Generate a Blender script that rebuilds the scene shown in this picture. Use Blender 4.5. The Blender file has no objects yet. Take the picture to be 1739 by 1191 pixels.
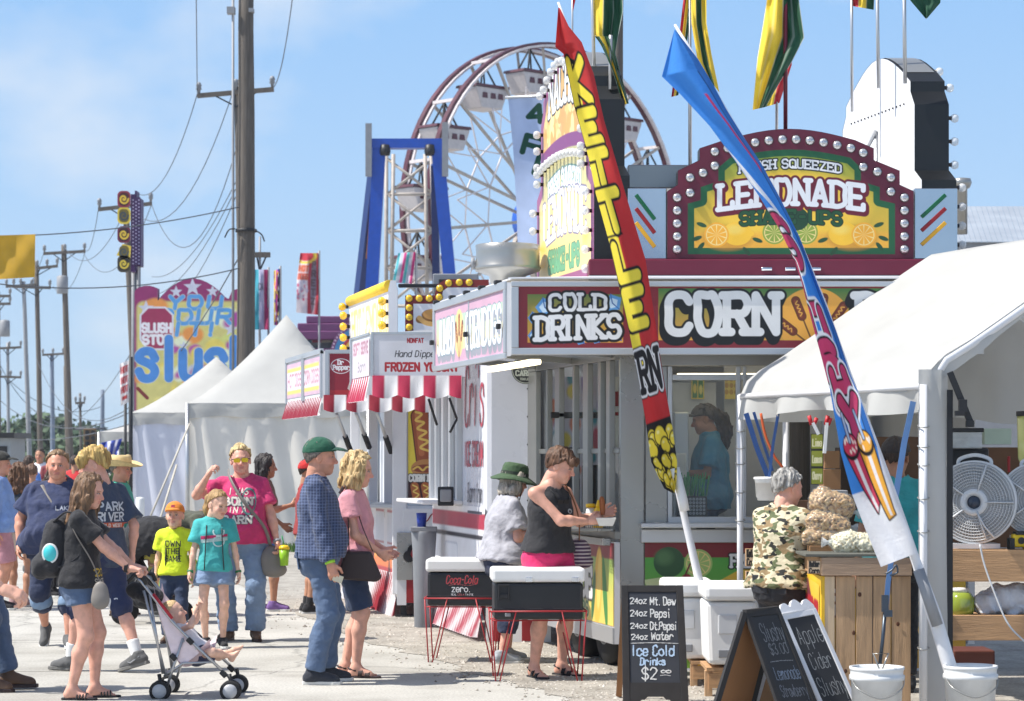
import bpy, bmesh, math, random
import numpy as np
from mathutils import Vector, Matrix
from mathutils.bvhtree import BVHTree
R = math.radians
random.seed(7); rng = np.random.default_rng(7)
scn = bpy.context.scene
COLL = scn.collection
# ------------------------------------------------------------------ camera
F = 4106.0; CX = 869.5; HY = 775.0; CH = 1.6      # focal length in photo pixels, image centre, horizon, eye height
cam = bpy.data.cameras.new('camera'); camo = bpy.data.objects.new('camera', cam); COLL.objects.link(camo)
camo.location = (0, 0, CH); camo.rotation_euler = (R(90), 0, 0)
cam.sensor_width = 36; cam.lens = F / 1739 * 36; cam.shift_y = (HY - 595.5) / 1739
cam.clip_start = .5; cam.clip_end = 3000
cam.dof.use_dof = True; cam.dof.focus_distance = 17.6; cam.dof.aperture_fstop = 6.3
scn.camera = camo
# ------------------------------------------------------------------ sky and sun
SUN_EL, SUN_AZ = 56.0, -9.0          # azimuth: degrees beyond "exactly left", towards the far side
sd = Vector((-math.cos(R(SUN_EL)) * math.cos(R(SUN_AZ)), math.cos(R(SUN_EL)) * math.sin(R(SUN_AZ)), math.sin(R(SUN_EL))))
w = bpy.data.worlds.new('World'); scn.world = w; w.use_nodes = True
nt = w.node_tree; nt.nodes.clear(); N = nt.nodes.new; L = nt.links.new
out = N('ShaderNodeOutputWorld'); bg = N('ShaderNodeBackground'); bg.inputs[1].default_value = .115
sky = N('ShaderNodeTexSky'); sky.sky_type = 'NISHITA'; sky.sun_disc = False
sky.sun_elevation = R(SUN_EL); sky.sun_rotation = math.atan2(sd.x, sd.y)
sky.air_density = 1.0; sky.dust_density = .6; sky.ozone_density = 2.2; sky.altitude = 200
tc = N('ShaderNodeTexCoord'); mp = N('ShaderNodeMapping'); mp.inputs['Scale'].default_value = (1, 1, 1.7)
mp.inputs['Location'].default_value = (3.35, .2, .9)
ns = N('ShaderNodeTexNoise'); ns.inputs['Scale'].default_value = 5.5; ns.inputs['Detail'].default_value = 9; ns.inputs['Roughness'].default_value = .52
cr = N('ShaderNodeValToRGB'); cr.color_ramp.elements[0].position = .55; cr.color_ramp.elements[1].position = .80
mx = N('ShaderNodeMix'); mx.data_type = 'RGBA'
mu = N('ShaderNodeMath'); mu.operation = 'MULTIPLY'; mu.inputs[1].default_value = .9
L(tc.outputs['Generated'], mp.inputs[0]); L(mp.outputs[0], ns.inputs['Vector']); L(ns.outputs[0], cr.inputs[0]); L(cr.outputs[0], mu.inputs[0])
hsv = N('ShaderNodeHueSaturation'); hsv.inputs['Saturation'].default_value = .78; hsv.inputs['Value'].default_value = 1.0
L(sky.outputs[0], hsv.inputs['Color'])
# low sky: the pale blue gradient of the day; overhead: the physical sky
sp_ = N('ShaderNodeSeparateXYZ'); L(tc.outputs['Generated'], sp_.inputs[0])
gr = N('ShaderNodeValToRGB'); el_ = gr.color_ramp.elements; el_[0].position = 0; el_[1].position = .30
el_[0].color = (.50, .665, .84, 1); el_[1].color = (.24, .47, .86, 1); e2 = el_.new(.11); e2.color = (.40, .615, .895, 1); e3 = el_.new(.19); e3.color = (.31, .555, .90, 1)
L(sp_.outputs['Z'], gr.inputs[0])
gs = N('ShaderNodeMix'); gs.data_type = 'RGBA'; gs.blend_type = 'MULTIPLY'; gs.inputs['Factor'].default_value = 1; gs.inputs[7].default_value = (5.6, 5.75, 5.9, 1); L(gr.outputs[0], gs.inputs[6])
up = N('ShaderNodeMapRange'); up.inputs['From Min'].default_value = .22; up.inputs['From Max'].default_value = .5; up.inputs['To Min'].default_value = .12; L(sp_.outputs['Z'], up.inputs[0])
bl = N('ShaderNodeMix'); bl.data_type = 'RGBA'; L(up.outputs[0], bl.inputs['Factor']); L(gs.outputs[2], bl.inputs[6]); L(hsv.outputs[0], bl.inputs[7])
L(mu.outputs[0], mx.inputs['Factor']); L(bl.outputs[2], mx.inputs[6]); mx.inputs[7].default_value = (5.0, 5.15, 5.3, 1)
L(mx.outputs[2], bg.inputs[0]); L(bg.outputs[0], out.inputs[0])
sl = bpy.data.lights.new('sun', 'SUN'); sl.energy = 4.2; sl.angle = R(.5); sl.color = (1, .955, .88)
so = bpy.data.objects.new('sun', sl); COLL.objects.link(so); so.rotation_euler = sd.to_track_quat('Z', 'Y').to_euler()
vs = scn.view_settings; vs.view_transform = 'Standard'; vs.look = 'None'; vs.gamma = 1; vs.use_curve_mapping = False
vs.exposure = .66
scn.cycles.use_denoising = True; scn.cycles.max_bounces = 7; scn.cycles.transparent_max_bounces = 12

# ------------------------------------------------------------------ pixels to places
def P(px, py, Y): return Vector(((px - CX) / F * Y, Y, CH - (py - HY) / F * Y))
def G(px, py):
 Y = CH * F / (py - HY); v = P(px, py, Y); v.z = 0; return v
def GX(px, Y): return Vector(((px - CX) / F * Y, Y, 0))
SIDE = Vector((-.2264, 1, 0))            # the way the trailer row runs
# ------------------------------------------------------------------ colour
def lin(c): 
 c = np.asarray(c, float) / 255.0
 return np.where(c <= .04045, c / 12.92, ((c + .055) / 1.055) ** 2.4)
def L4(c): return tuple(lin(c)) + (1,)
# ------------------------------------------------------------------ materials
MATS = {}
def mat(name, col=None, rough=.6, metal=0, vary=.12, vscale=6, bump=0, bscale=40, attr=False, stretch=None, alpha=None, trans=0, sheen=0, spec=None, coords='Object', coat=0):
 if name in MATS: return MATS[name]
 m = bpy.data.materials.new(name); m.use_nodes = True; t = m.node_tree; b = t.nodes['Principled BSDF']
 b.inputs['Roughness'].default_value = rough; b.inputs['Metallic'].default_value = metal
 if spec is not None: b.inputs['Specular IOR Level'].default_value = spec
 if coat: b.inputs['Coat Weight'].default_value = coat
 if sheen: b.inputs['Sheen Weight'].default_value = sheen
 if alpha is not None: b.inputs['Alpha'].default_value = alpha
 if trans: b.inputs['Transmission Weight'].default_value = trans
 n = t.nodes.new; k = t.links.new
 tcn = n('ShaderNodeTexCoord'); src = tcn.outputs[coords]
 if stretch:
  mpn = n('ShaderNodeMapping'); mpn.inputs['Scale'].default_value = stretch; k(src, mpn.inputs[0]); src = mpn.outputs[0]
 no = n('ShaderNodeTexNoise'); no.inputs['Scale'].default_value = vscale; no.inputs['Detail'].default_value = 6; k(src, no.inputs['Vector'])
 mr = n('ShaderNodeMapRange'); mr.inputs['From Min'].default_value = .25; mr.inputs['From Max'].default_value = .75
 mr.inputs['To Min'].default_value = 1 - vary; mr.inputs['To Max'].default_value = 1 + vary * .6; k(no.outputs[0], mr.inputs[0])
 mi = n('ShaderNodeMix'); mi.data_type = 'RGBA'; mi.blend_type = 'MULTIPLY'; mi.inputs['Factor'].default_value = 1
 if attr:
  at = n('ShaderNodeAttribute'); at.attribute_name = 'Col'; k(at.outputs['Color'], mi.inputs[6])
 else: mi.inputs[6].default_value = L4(col)
 k(mr.outputs[0], mi.inputs[7]); k(mi.outputs[2], b.inputs['Base Color'])
 r2 = n('ShaderNodeMapRange'); r2.inputs['To Min'].default_value = max(.03, rough - .12); r2.inputs['To Max'].default_value = min(1, rough + .12); k(no.outputs[0], r2.inputs[0]); k(r2.outputs[0], b.inputs['Roughness'])
 if bump:
  nb = n('ShaderNodeTexNoise'); nb.inputs['Scale'].default_value = bscale; nb.inputs['Detail'].default_value = 5; k(src, nb.inputs['Vector'])
  bp = n('ShaderNodeBump'); bp.inputs['Strength'].default_value = bump; bp.inputs['Distance'].default_value = .02; k(nb.outputs[0], bp.inputs['Height']); k(bp.outputs[0], b.inputs['Normal'])
 MATS[name] = m; return m
def glass(name, col=(235, 240, 240), a=.22, rough=.04):
 if name in MATS: return MATS[name]
 m = bpy.data.materials.new(name); m.use_nodes = True; t = m.node_tree; t.nodes.clear(); n = t.nodes.new; k = t.links.new
 o = n('ShaderNodeOutputMaterial'); tr = n('ShaderNodeBsdfTransparent'); g = n('ShaderNodeBsdfPrincipled'); mi = n('ShaderNodeMixShader')
 g.inputs['Base Color'].default_value = L4(col); g.inputs['Roughness'].default_value = rough
 tr.inputs[0].default_value = (.93, .95, .95, 1)
 no = n('ShaderNodeTexNoise'); no.inputs['Scale'].default_value = 3; mr = n('ShaderNodeMapRange'); mr.inputs['To Min'].default_value = a * .6; mr.inputs['To Max'].default_value = a * 1.4
 k(no.outputs[0], mr.inputs[0]); k(mr.outputs[0], mi.inputs[0]); k(tr.outputs[0], mi.inputs[1]); k(g.outputs[0], mi.inputs[2]); k(mi.outputs[0], o.inputs[0])
 MATS[name] = m; return m
PAINT = mat('painted_sign', rough=.42, attr=True, vary=.13, vscale=4)
CLOTHP = mat('printed_cloth', rough=.8, attr=True, vary=.1, vscale=5, bump=.15, bscale=60)
def cloth(col, name=None): return mat(name or 'cloth_%d_%d_%d' % tuple(col), col, rough=.85, vary=.2, vscale=12, bump=.55, bscale=24, sheen=.1)
WHITE = mat('white_paint', (226, 226, 228), rough=.35, vary=.09, vscale=2.5)
WHITEP = mat('white_plastic', (232, 232, 230), rough=.45, vary=.05, vscale=8)
ALU = mat('brushed_aluminium', (196, 198, 200), rough=.4, metal=.7, vary=.06, vscale=2)
STEEL = mat('stainless_steel', (160, 160, 157), rough=.3, metal=.6, vary=.05, vscale=1.2)
CHROME = mat('chrome', (215, 216, 220), rough=.15, metal=1, vary=.05)
BLACK = mat('black_plastic', (28, 28, 31), rough=.5, vary=.2)
RUBBER = mat('rubber', (32, 32, 33), rough=.8, vary=.2)
DARK = mat('dark_metal', (46, 47, 50), rough=.55, metal=.3, vary=.2)
MAROON = mat('maroon_paint', (104, 26, 50), rough=.4, vary=.08)
REDP = mat('red_paint', (150, 28, 34), rough=.45, vary=.12)
GREYP = mat('grey_paint', (142, 144, 148), rough=.5, vary=.12)
WOODP = mat('weathered_pole_wood', (104, 97, 90), rough=.9, vary=.4, vscale=5, bump=.5, bscale=14, stretch=(6, 6, .35))
PINE = mat('pine_board', (196, 160, 122), rough=.7, vary=.28, vscale=4, bump=.2, bscale=20, stretch=(9, 9, .7))
PINEH = mat('pine_board_flat', (186, 146, 106), rough=.7, vary=.28, vscale=4, bump=.2, bscale=20, stretch=(.7, 9, 9))
TENTW = mat('tent_fabric', (198, 198, 195), rough=.7, vary=.09, vscale=2.2, bump=.3, bscale=4)
def translucent(m, f):
 t = m.node_tree; b = t.nodes['Principled BSDF']; o = [n for n in t.nodes if n.type == 'OUTPUT_MATERIAL'][0]; tl = t.nodes.new('ShaderNodeBsdfTranslucent'); mi = t.nodes.new('ShaderNodeMixShader'); mi.inputs[0].default_value = f
 src = b.inputs['Base Color'].links[0].from_socket; t.links.new(src, tl.inputs[0]); t.links.new(b.outputs[0], mi.inputs[1]); t.links.new(tl.outputs[0], mi.inputs[2]); t.links.new(mi.outputs[0], o.inputs[0]); return m
translucent(TENTW, .3); translucent(CLOTHP, .22)
STEELD = mat('dull_steel', (138, 138, 134), rough=.35, metal=.6, vary=.1)
WIRE = mat('wire_black', (84, 88, 96), rough=.7, vary=.1)
# ------------------------------------------------------------------ objects
def props(o, label=None, cat=None, group=None, kind=None):
 if label: o['label'] = label
 if cat: o['category'] = cat
 if group: o['group'] = group
 if kind: o['kind'] = kind
 return o
def thing(name, label, cat, loc=(0, 0, 0), rz=0, group=None):
 o = bpy.data.objects.new(name, None); COLL.objects.link(o); o.location = loc; o.rotation_euler = (0, 0, rz); o.empty_display_size = .1
 o['off'] = [float(loc[0]), float(loc[1]), float(loc[2])]
 return props(o, label, cat, group)
def root_off(o):
 while o is not None:
  if 'off' in o.keys(): return Vector(o['off'])
  o = o.parent
 return Vector((0, 0, 0))
def copy_tree(o, parent=None):
 c = o.copy(); COLL.objects.link(c); c.parent = parent
 for ch in o.children: copy_tree(ch, c)
 return c
class MB:
 """collects shapes; build() links them as ONE mesh object"""
 def __init__(s): s.v = []; s.f = []; s.m = []; s.sm = []; s.cur = 0; s.smooth = False
 def add(s, vs, fs, smooth=None):
  o = len(s.v); s.v += [tuple(v) for v in vs]
  for f in fs: s.f.append([i + o for i in f]); s.m.append(s.cur); s.sm.append(s.smooth if smooth is None else smooth)
  return s
 def box(s, c, size, M=None, taper=1):
  x, y, z = [a / 2 for a in size]; c = Vector(c); vs = []
  for k in (-1, 1):
   t = taper if k > 0 else 1
   for i, j in ((-1, -1), (1, -1), (1, 1), (-1, 1)):
    p = Vector((i * x * t, j * y * t, k * z)); vs.append(c + (M @ p if M else p))
  return s.add(vs, [(3, 2, 1, 0), (4, 5, 6, 7), (0, 1, 5, 4), (1, 2, 6, 5), (2, 3, 7, 6), (3, 0, 4, 7)], False)
 def hexa(s, a, b):           # two quads of 4 points
  vs = list(a) + list(b)
  return s.add(vs, [(3, 2, 1, 0), (4, 5, 6, 7), (0, 1, 5, 4), (1, 2, 6, 5), (2, 3, 7, 6), (3, 0, 4, 7)], False)
 def quad(s, *p): return s.add(p, [tuple(range(len(p)))], False)
 def tube(s, pts, r, seg=8, cap=True, flat=1):
  pts = [Vector(p) for p in pts]; n = len(pts); rs = r if isinstance(r, (list, tuple)) else [r] * n; vs = []; fs = []
  up = None
  for i, p in enumerate(pts):
   d = (pts[min(i + 1, n - 1)] - pts[max(i - 1, 0)]).normalized()
   if up is None: up = Vector((0, 0, 1)) if abs(d.z) < .9 else Vector((1, 0, 0))
   a = d.cross(up).normalized(); b = a.cross(d).normalized(); up = b
   for k in range(seg):
    t = 2 * math.pi * k / seg; vs.append(p + (a * math.cos(t) + b * math.sin(t) * flat) * rs[i])
  for i in range(n - 1):
   for k in range(seg): fs.append((i * seg + k, i * seg + (k + 1) % seg, (i + 1) * seg + (k + 1) % seg, (i + 1) * seg + k))
  s.add(vs, fs, True)
  if cap:
   o = len(s.v) - n * seg
   s.f.append([o + k for k in range(seg)][::-1]); s.m.append(s.cur); s.sm.append(False)
   s.f.append([o + (n - 1) * seg + k for k in range(seg)]); s.m.append(s.cur); s.sm.append(False)
  return s
 def bar(s, a, b, r, seg=8): return s.tube([a, b], r, seg)
 def beam(s, a, b, w, h, up=(0, 0, 1)):
  a = Vector(a); b = Vector(b); d = (b - a).normalized(); u = Vector(up)
  if abs(d.dot(u)) > .98: u = Vector((1, 0, 0))
  x = d.cross(u).normalized() * w / 2; y = x.cross(d).normalized() * h / 2
  q = lambda p: [p - x - y, p + x - y, p + x + y, p - x + y]
  return s.hexa(q(a), q(b))
 def lathe(s, prof, c=(0, 0, 0), seg=24, M=None, smooth=True, sx=1):
  c = Vector(c); vs = []; fs = []; n = len(prof)
  for r, z in prof:
   for k in range(seg):
    t = 2 * math.pi * k / seg; p = Vector((r * math.cos(t) * sx, r * math.sin(t), z)); vs.append(c + (M @ p if M else p))
  for i in range(n - 1):
   for k in range(seg): fs.append((i * seg + k, i * seg + (k + 1) % seg, (i + 1) * seg + (k + 1) % seg, (i + 1) * seg + k))
  if prof[0][0] > 1e-4: fs.append(tuple(range(seg))[::-1])
  if prof[-1][0] > 1e-4: fs.append(tuple((n - 1) * seg + k for k in range(seg)))
  return s.add(vs, fs, smooth)
 def sphere(s, c, r, seg=12, rings=8, sc=(1, 1, 1), M=None):
  c = Vector(c); vs = []; fs = []
  for i in range(rings + 1):
   a = math.pi * i / rings
   for k in range(seg):
    t = 2 * math.pi * k / seg
    p = Vector((math.sin(a) * math.cos(t) * r * sc[0], math.sin(a) * math.sin(t) * r * sc[1], math.cos(a) * r * sc[2])); vs.append(c + (M @ p if M else p))
  for i in range(rings):
   for k in range(seg): fs.append((i * seg + k, (i + 1) * seg + k, (i + 1) * seg + (k + 1) % seg, i * seg + (k + 1) % seg))
  return s.add(vs, fs, True)
 def prism(s, poly, o, u, v, w):   # polygon (list of 2-tuples) in plane o + a*u + b*v, extruded by w
  o, u, v, w = Vector(o), Vector(u), Vector(v), Vector(w); n = len(poly)
  a = [o + u * x + v * y for x, y in poly]; b = [p + w for p in a]
  fs = [tuple(range(n))[::-1], tuple(n + i for i in range(n))] + [(i, (i + 1) % n, n + (i + 1) % n, n + i) for i in range(n)]
  return s.add(a + b, fs, False)
 def build(s, name, m, parent=None, bevel=0, world=True, kind=None, sub=0):
  me = bpy.data.meshes.new(name)
  off = root_off(parent) if (parent and world) else Vector((0, 0, 0))
  me.from_pydata([(v[0] - off.x, v[1] - off.y, v[2] - off.z) for v in s.v], [], s.f)
  for mm in (m if isinstance(m, (list, tuple)) else [m]): me.materials.append(mm)
  me.polygons.foreach_set('material_index', s.m); me.polygons.foreach_set('use_smooth', s.sm)
  bmm = bmesh.new(); bmm.from_mesh(me); bmesh.ops.recalc_face_normals(bmm, faces=bmm.faces); bmm.to_mesh(me); bmm.free()
  o = bpy.data.objects.new(name, me); COLL.objects.link(o)
  if parent: o.parent = parent
  if bevel:
   b = o.modifiers.new('bevel', 'BEVEL'); b.width = bevel; b.segments = 2; b.limit_method = 'ANGLE'; b.harden_normals = False
  if sub:
   b = o.modifiers.new('subsurf', 'SUBSURF'); b.levels = b.render_levels = sub
  if kind: o['kind'] = kind
  return o
def raw_mesh(name, V, Fq, m, parent=None, col=None, smooth=True, world=True):
 """numpy verts and quads (or tris) to an object, with an optional per-vertex albedo"""
 V = np.asarray(V, np.float32); Fq = np.asarray(Fq, np.int32)
 if parent and world: V = V - np.asarray(root_off(parent), np.float32)
 me = bpy.data.meshes.new(name); nf, k = Fq.shape
 me.vertices.add(len(V)); me.vertices.foreach_set('co', V.ravel())
 me.loops.add(nf * k); me.loops.foreach_set('vertex_index', Fq.ravel())
 me.polygons.add(nf); me.polygons.foreach_set('loop_start', np.arange(0, nf * k, k, dtype=np.int32))
 me.polygons.foreach_set('use_smooth', np.full(nf, smooth)); me.update(calc_edges=True); me.validate()
 me.materials.append(m)
 if col is not None:
  a = me.color_attributes.new('Col', 'FLOAT_COLOR', 'POINT'); c = np.ones((len(V), 4), np.float32); c[:, :3] = col; a.data.foreach_set('color', c.ravel())
 o = bpy.data.objects.new(name, me); COLL.objects.link(o)
 if parent: o.parent = parent
 return o
def grid_faces(nx, ny):
 i = np.arange(nx * ny).reshape(ny, nx); return np.stack([i[:-1, :-1], i[:-1, 1:], i[1:, 1:], i[1:, :-1]], -1).reshape(-1, 4)

# ------------------------------------------------------------------ lettering and sign painting (colour per vertex of a fine grid)
GL = {'A': "00 26 40|12 32", 'B': "00 06|~06 26 35 34 23 03|~03 23 42 41 20 00", 'C': "~45 36 16 05 03 01 10 30 41", 'D': "00 06|~06 26 45 43 41 20 00",
 'E': "40 00 06 46|03 33", 'F': "00 06 46|03 33", 'G': "~45 36 16 05 03 01 10 30 41 43|43 23", 'H': "00 06|40 46|03 43", 'I': "10 16", 'J': "~46 42 41 30 10 01",
 'K': "00 06|46 03 40", 'L': "06 00 40", 'M': "00 06 22 46 40", 'N': "00 06 40 46", 'O': "~@26 06 04 02 10 30 42 44 36 26", 'P': "00 06|~06 36 45 44 33 03",
 'Q': "~26 05 01 20 41 45 26|21 40", 'R': "00 06|~06 36 45 44 33 03|23 40", 'S': "~45 36 16 05 04 13 33 42 41 30 10 01", 'T': "20 26|06 46", 'U': "~06 02 01 10 30 41 42 46",
 'V': "06 20 46", 'W': "06 10 24 30 46", 'X': "00 46|06 40", 'Y': "06 23 46|23 20", 'Z': "06 46 00 40", '0': "~26 05 01 20 41 45 26", '1': "15 26 20", '2': "~05 16 36 45 44 00|00 40",
 '3': "~05 16 36 45 34 23|~23 33 42 41 30 10 01", '4': "30 36 02 42", '5': "46 06 03|~03 33 42 41 30 10 01", '6': "~36 14 02 10 30 42 33 13 02", '7': "06 46 10", '8': "~23 05 26 45 23 01 20 41 23",
 '9': "~10 32 44 36 16 04 13 33 44", '$': "~45 36 16 05 04 13 33 42 41 30 10 01|27 2a", '-': "13 33", '.': "20 20.2", '!': "26 22|20 20.2", "'": "26 25", '&': "~40 14 16 26 25 03 01 10 20 42",
 'a': "~43 34 14 03 01 10 30 42|44 40", 'b': "06 00|~03 14 34 43 41 30 10 01", 'c': "~43 34 14 03 01 10 30 41", 'd': "46 40|~43 34 14 03 01 10 30 41", 'e': "~02 42 43 34 14 03 01 10 30 41",
 'f': "~36 25 24 20|04 44", 'g': "~43 34 14 03 01 10 30 42|~44 40 3b 1b 0a", 'h': "06 00|~02 14 34 43 40", 'i': "24 20|26 26.2", 'j': "24 2a 1b|26 26.2", 'k': "06 00|44 02 40", 'l': "26 20",
 'm': "04 00|~02 14 23 20|~22 34 43 40", 'n': "04 00|~02 14 34 43 40", 'o': "~24 03 01 20 41 43 24", 'p': "04 0b|~03 14 34 43 41 30 10 01", 'q': "44 4b|~43 34 14 03 01 10 30 41", 'r': "04 00|~02 14 34 43",
 's': "~43 34 14 03 32 41 30 10 01", 't': "~26 21 30 40|04 44", 'u': "04 01|~04 01 10 30 42|44 40", 'v': "04 20 44", 'w': "04 10 23 30 44", 'x': "00 44|04 40", 'y': "04 20|44 1b", 'z': "04 44 00 40",
 '_': "00 40"}
GW = {'I': 2, 'M': 4.6, 'W': 4.6, 'm': 4.6, 'w': 4.6, 'i': 2.2, 'l': 2.2, '.': 1.6, "'": 1.6, '!': 2, '1': 3, 'j': 2.6, 't': 3.4, 'f': 3.2}
def cod(tok):
 ys = tok[1:]; y = {'a': -1, 'b': -2}.get(ys); return float(tok[0]), (float(ys) if y is None else y)
def spline(p, n=6):
 p = np.array(p, float); q = []
 e = np.vstack([2 * p[0] - p[1], p, 2 * p[-1] - p[-2]])
 for i in range(len(p) - 1):
  a, b, c, d = e[i:i + 4]
  for t in np.linspace(0, 1, n, endpoint=False): q.append(.5 * (2 * b + (c - a) * t + (2 * a - 5 * b + 4 * c - d) * t * t + (3 * b - a - 3 * c + d) * t ** 3))
 q.append(p[-1]); return np.array(q)
def glyph(ch, serif):
 st = []
 for s in GL.get(ch, '').split('|'):
  if not s: continue
  sm = s[0] == '~'; pts = [cod(t) for t in s.lstrip('~@').split()]
  st.append(spline(pts) if sm else np.array(pts))
  if serif and not sm:
   for e in (pts[0], pts[-1]) if len(pts) > 1 else ():
    if e[1] in (0., 6.) and ch not in 'EFLTZ.$!-': st.append(np.array([(e[0] - .85, e[1]), (e[0] + .85, e[1])]))
   if ch in 'N': st.append(np.array([(-.8, 0), (.8, 0)]))
   if ch in 'EF': st += [np.array([(-.7, 0), (.5, 0)]), np.array([(-.7, 6), (.3, 6)]), np.array([(4, 6), (4, 4.9)])] + ([np.array([(4, 0), (4, 1.1)])] if ch == 'E' else [])
   if ch == 'L': st += [np.array([(-.7, 6), (.9, 6)]), np.array([(-.6, 0), (0, 0)]), np.array([(4, 0), (4, 1.4)])]
   if ch == 'T': st += [np.array([(1.2, 0), (2.8, 0)]), np.array([(0, 6), (0, 4.9)]), np.array([(4, 6), (4, 4.9)])]
 return st
class Canvas:
 """a picture in its own units (photo pixels or metres); y runs DOWN"""
 def __init__(s, x0, y0, x1, y1, ss, bgc=(255, 255, 255)):
  s.b = (x0, y0, x1, y1); s.nx = max(2, int((x1 - x0) * ss) + 1); s.ny = max(2, int((y1 - y0) * ss) + 1)
  s.xs = np.linspace(x0, x1, s.nx); s.ys = np.linspace(y0, y1, s.ny); s.X, s.Y = np.meshgrid(s.xs, s.ys); s.px = (x1 - x0) / (s.nx - 1)
  s.C = np.zeros((s.ny, s.nx, 3)) + lin(bgc); s.A = np.zeros((s.ny, s.nx))
 def fill(s, d, c, aa=.7, c2=None, a=1.0, clip=None):
  k = np.clip(.5 - d / (s.px * 2 * aa), 0, 1)[..., None] * a
  if clip is not None: k = k * np.clip(.5 - clip / (s.px * 1.4), 0, 1)[..., None]
  col = lin(c)
  if c2 is not None:
   t = ((s.Y - s.b[1]) / (s.b[3] - s.b[1]))[..., None]; col = lin(c) * (1 - t) + lin(c2) * t
  s.C = s.C * (1 - k) + col * k; s.A = np.maximum(s.A, k[..., 0]); return s
 def seg(s, pts, d=None):
  d = np.full(s.X.shape, 1e3) if d is None else d; pts = np.asarray(pts, float); m = (s.b[3] - s.b[1]) * .3 + 1e-9
  for a, b in zip(pts[:-1], pts[1:]):
   ix = slice(max(0, np.searchsorted(s.xs, min(a[0], b[0]) - m)), np.searchsorted(s.xs, max(a[0], b[0]) + m)); iy = slice(max(0, np.searchsorted(s.ys, min(a[1], b[1]) - m)), np.searchsorted(s.ys, max(a[1], b[1]) + m))
   X = s.X[iy, ix]; Y = s.Y[iy, ix]
   if not X.size: continue
   e = b - a; q = e @ e; t = np.clip(((X - a[0]) * e[0] + (Y - a[1]) * e[1]) / (q if q > 0 else 1), 0, 1)
   d[iy, ix] = np.minimum(d[iy, ix], np.hypot(X - a[0] - t * e[0], Y - a[1] - t * e[1]))
  return d
 def ell(s, cx, cy, rx, ry, rot=0):
  c, n = math.cos(R(rot)), math.sin(R(rot)); u = (s.X - cx) * c + (s.Y - cy) * n; v = -(s.X - cx) * n + (s.Y - cy) * c
  return (np.hypot(u / rx, v / ry) - 1) * min(rx, ry)
 def rect(s, x0, y0, x1, y1, r=0):
  qx = abs(s.X - (x0 + x1) / 2) - (x1 - x0) / 2 + r; qy = abs(s.Y - (y0 + y1) / 2) - (y1 - y0) / 2 + r
  return np.hypot(np.maximum(qx, 0), np.maximum(qy, 0)) + np.minimum(np.maximum(qx, qy), 0) - r
 def poly(s, pts):
  pts = np.asarray(pts, float); n = len(pts); d = np.full(s.X.shape, 1e9); ins = np.zeros(s.X.shape, bool)
  for i in range(n):
   a = pts[i]; b = pts[(i + 1) % n]; e = b - a; t = np.clip(((s.X - a[0]) * e[0] + (s.Y - a[1]) * e[1]) / (e @ e + 1e-12), 0, 1)
   d = np.minimum(d, np.hypot(s.X - a[0] - t * e[0], s.Y - a[1] - t * e[1]))
   if a[1] != b[1]:
    cond = (a[1] > s.Y) != (b[1] > s.Y); ins ^= cond & (s.X < (b[0] - a[0]) * (s.Y - a[1]) / (b[1] - a[1]) + a[0])
  return np.where(ins, -d, d)
 def text(s, t, x0, base, x1, h, serif=False, slant=0, arc=None, rough=0, gap=1.7, d=None, warp=None):
  """centre-line distance of a line of text fitted from x0 to x1, cap height h, standing on base"""
  ws = [GW.get(c, 4) if c != ' ' else 2 for c in t]; tot = sum(ws) + gap * (len(t) - 1); sx = (x1 - x0) / tot; x = 0; r = random.Random(t)
  for c, wd in zip(t, ws):
   for st in glyph(c, serif):
    g = st.copy(); off = (4 - wd) / 2 if c in 'Iil.!\'1jtf' else 0; gx = (g[:, 0] - off) * (wd / 4 if c in 'MWmw' else 1) + x; gy = g[:, 1]
    X = x0 + (gx + gy * slant) * sx; Y = base - gy / 6 * h
    if rough: X = X + np.array([r.uniform(-1, 1) for _ in X]) * rough; Y = Y + np.array([r.uniform(-1, 1) for _ in X]) * rough
    if arc: Y = Y + np.array([arc((v - x0) / (x1 - x0)) for v in X])
    if warp: X, Y = warp(X, Y)
    if len(X) == 1: X = np.array([X[0], X[0]]); Y = np.array([Y[0], Y[0]])
    d = s.seg(np.stack([X, Y], 1), d)
   x += wd + gap
  return d if d is not None else np.full(s.X.shape, 1e3)
 def write(s, t, x0, base, x1, h, sw, c, outline=None, oc=(20, 20, 20), shadow=None, sc=None, **k):
  d = s.text(t, x0, base, x1, h, **k)
  if shadow is not None:
   for q in np.linspace(1, .2, 5): s.fill(s.text(t, x0 + shadow[0] * q, base + shadow[1] * q, x1 + shadow[0] * q, h, **k) - sw - (outline or 0), sc or oc)
  if outline: s.fill(d - sw - outline, oc)
  s.fill(d - sw, c); return d
 def mesh(s, name, fn, m=None, parent=None, mask=False, smooth=False):
  V = fn(s.X.ravel(), s.Y.ravel()); Fq = grid_faces(s.nx, s.ny)
  col = s.C.reshape(-1, 3); col = col * .93 + col.mean(1, keepdims=True) * .07
  if mask:
   a = s.A.ravel() > .5; keep = a[Fq].all(1); Fq = Fq[keep]; u, inv = np.unique(Fq, return_inverse=True); V = V[u]; col = col[u]; Fq = inv.reshape(-1, 4)
  return raw_mesh(name, V, Fq, m or PAINT, parent, col, smooth)
def front(Y):                      # photo-pixel canvas onto the plane at depth Y
 return lambda x, y: np.stack([(x - CX) / F * Y, np.full(x.shape, float(Y)), CH - (y - HY) / F * Y], 1)
def plane(o, u, v):                # canvas units along u (x) and v (y, downwards) from o
 o, u, v = np.array(o), np.array(u), np.array(v)
 return lambda x, y: o + x[:, None] * u + y[:, None] * v
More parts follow.
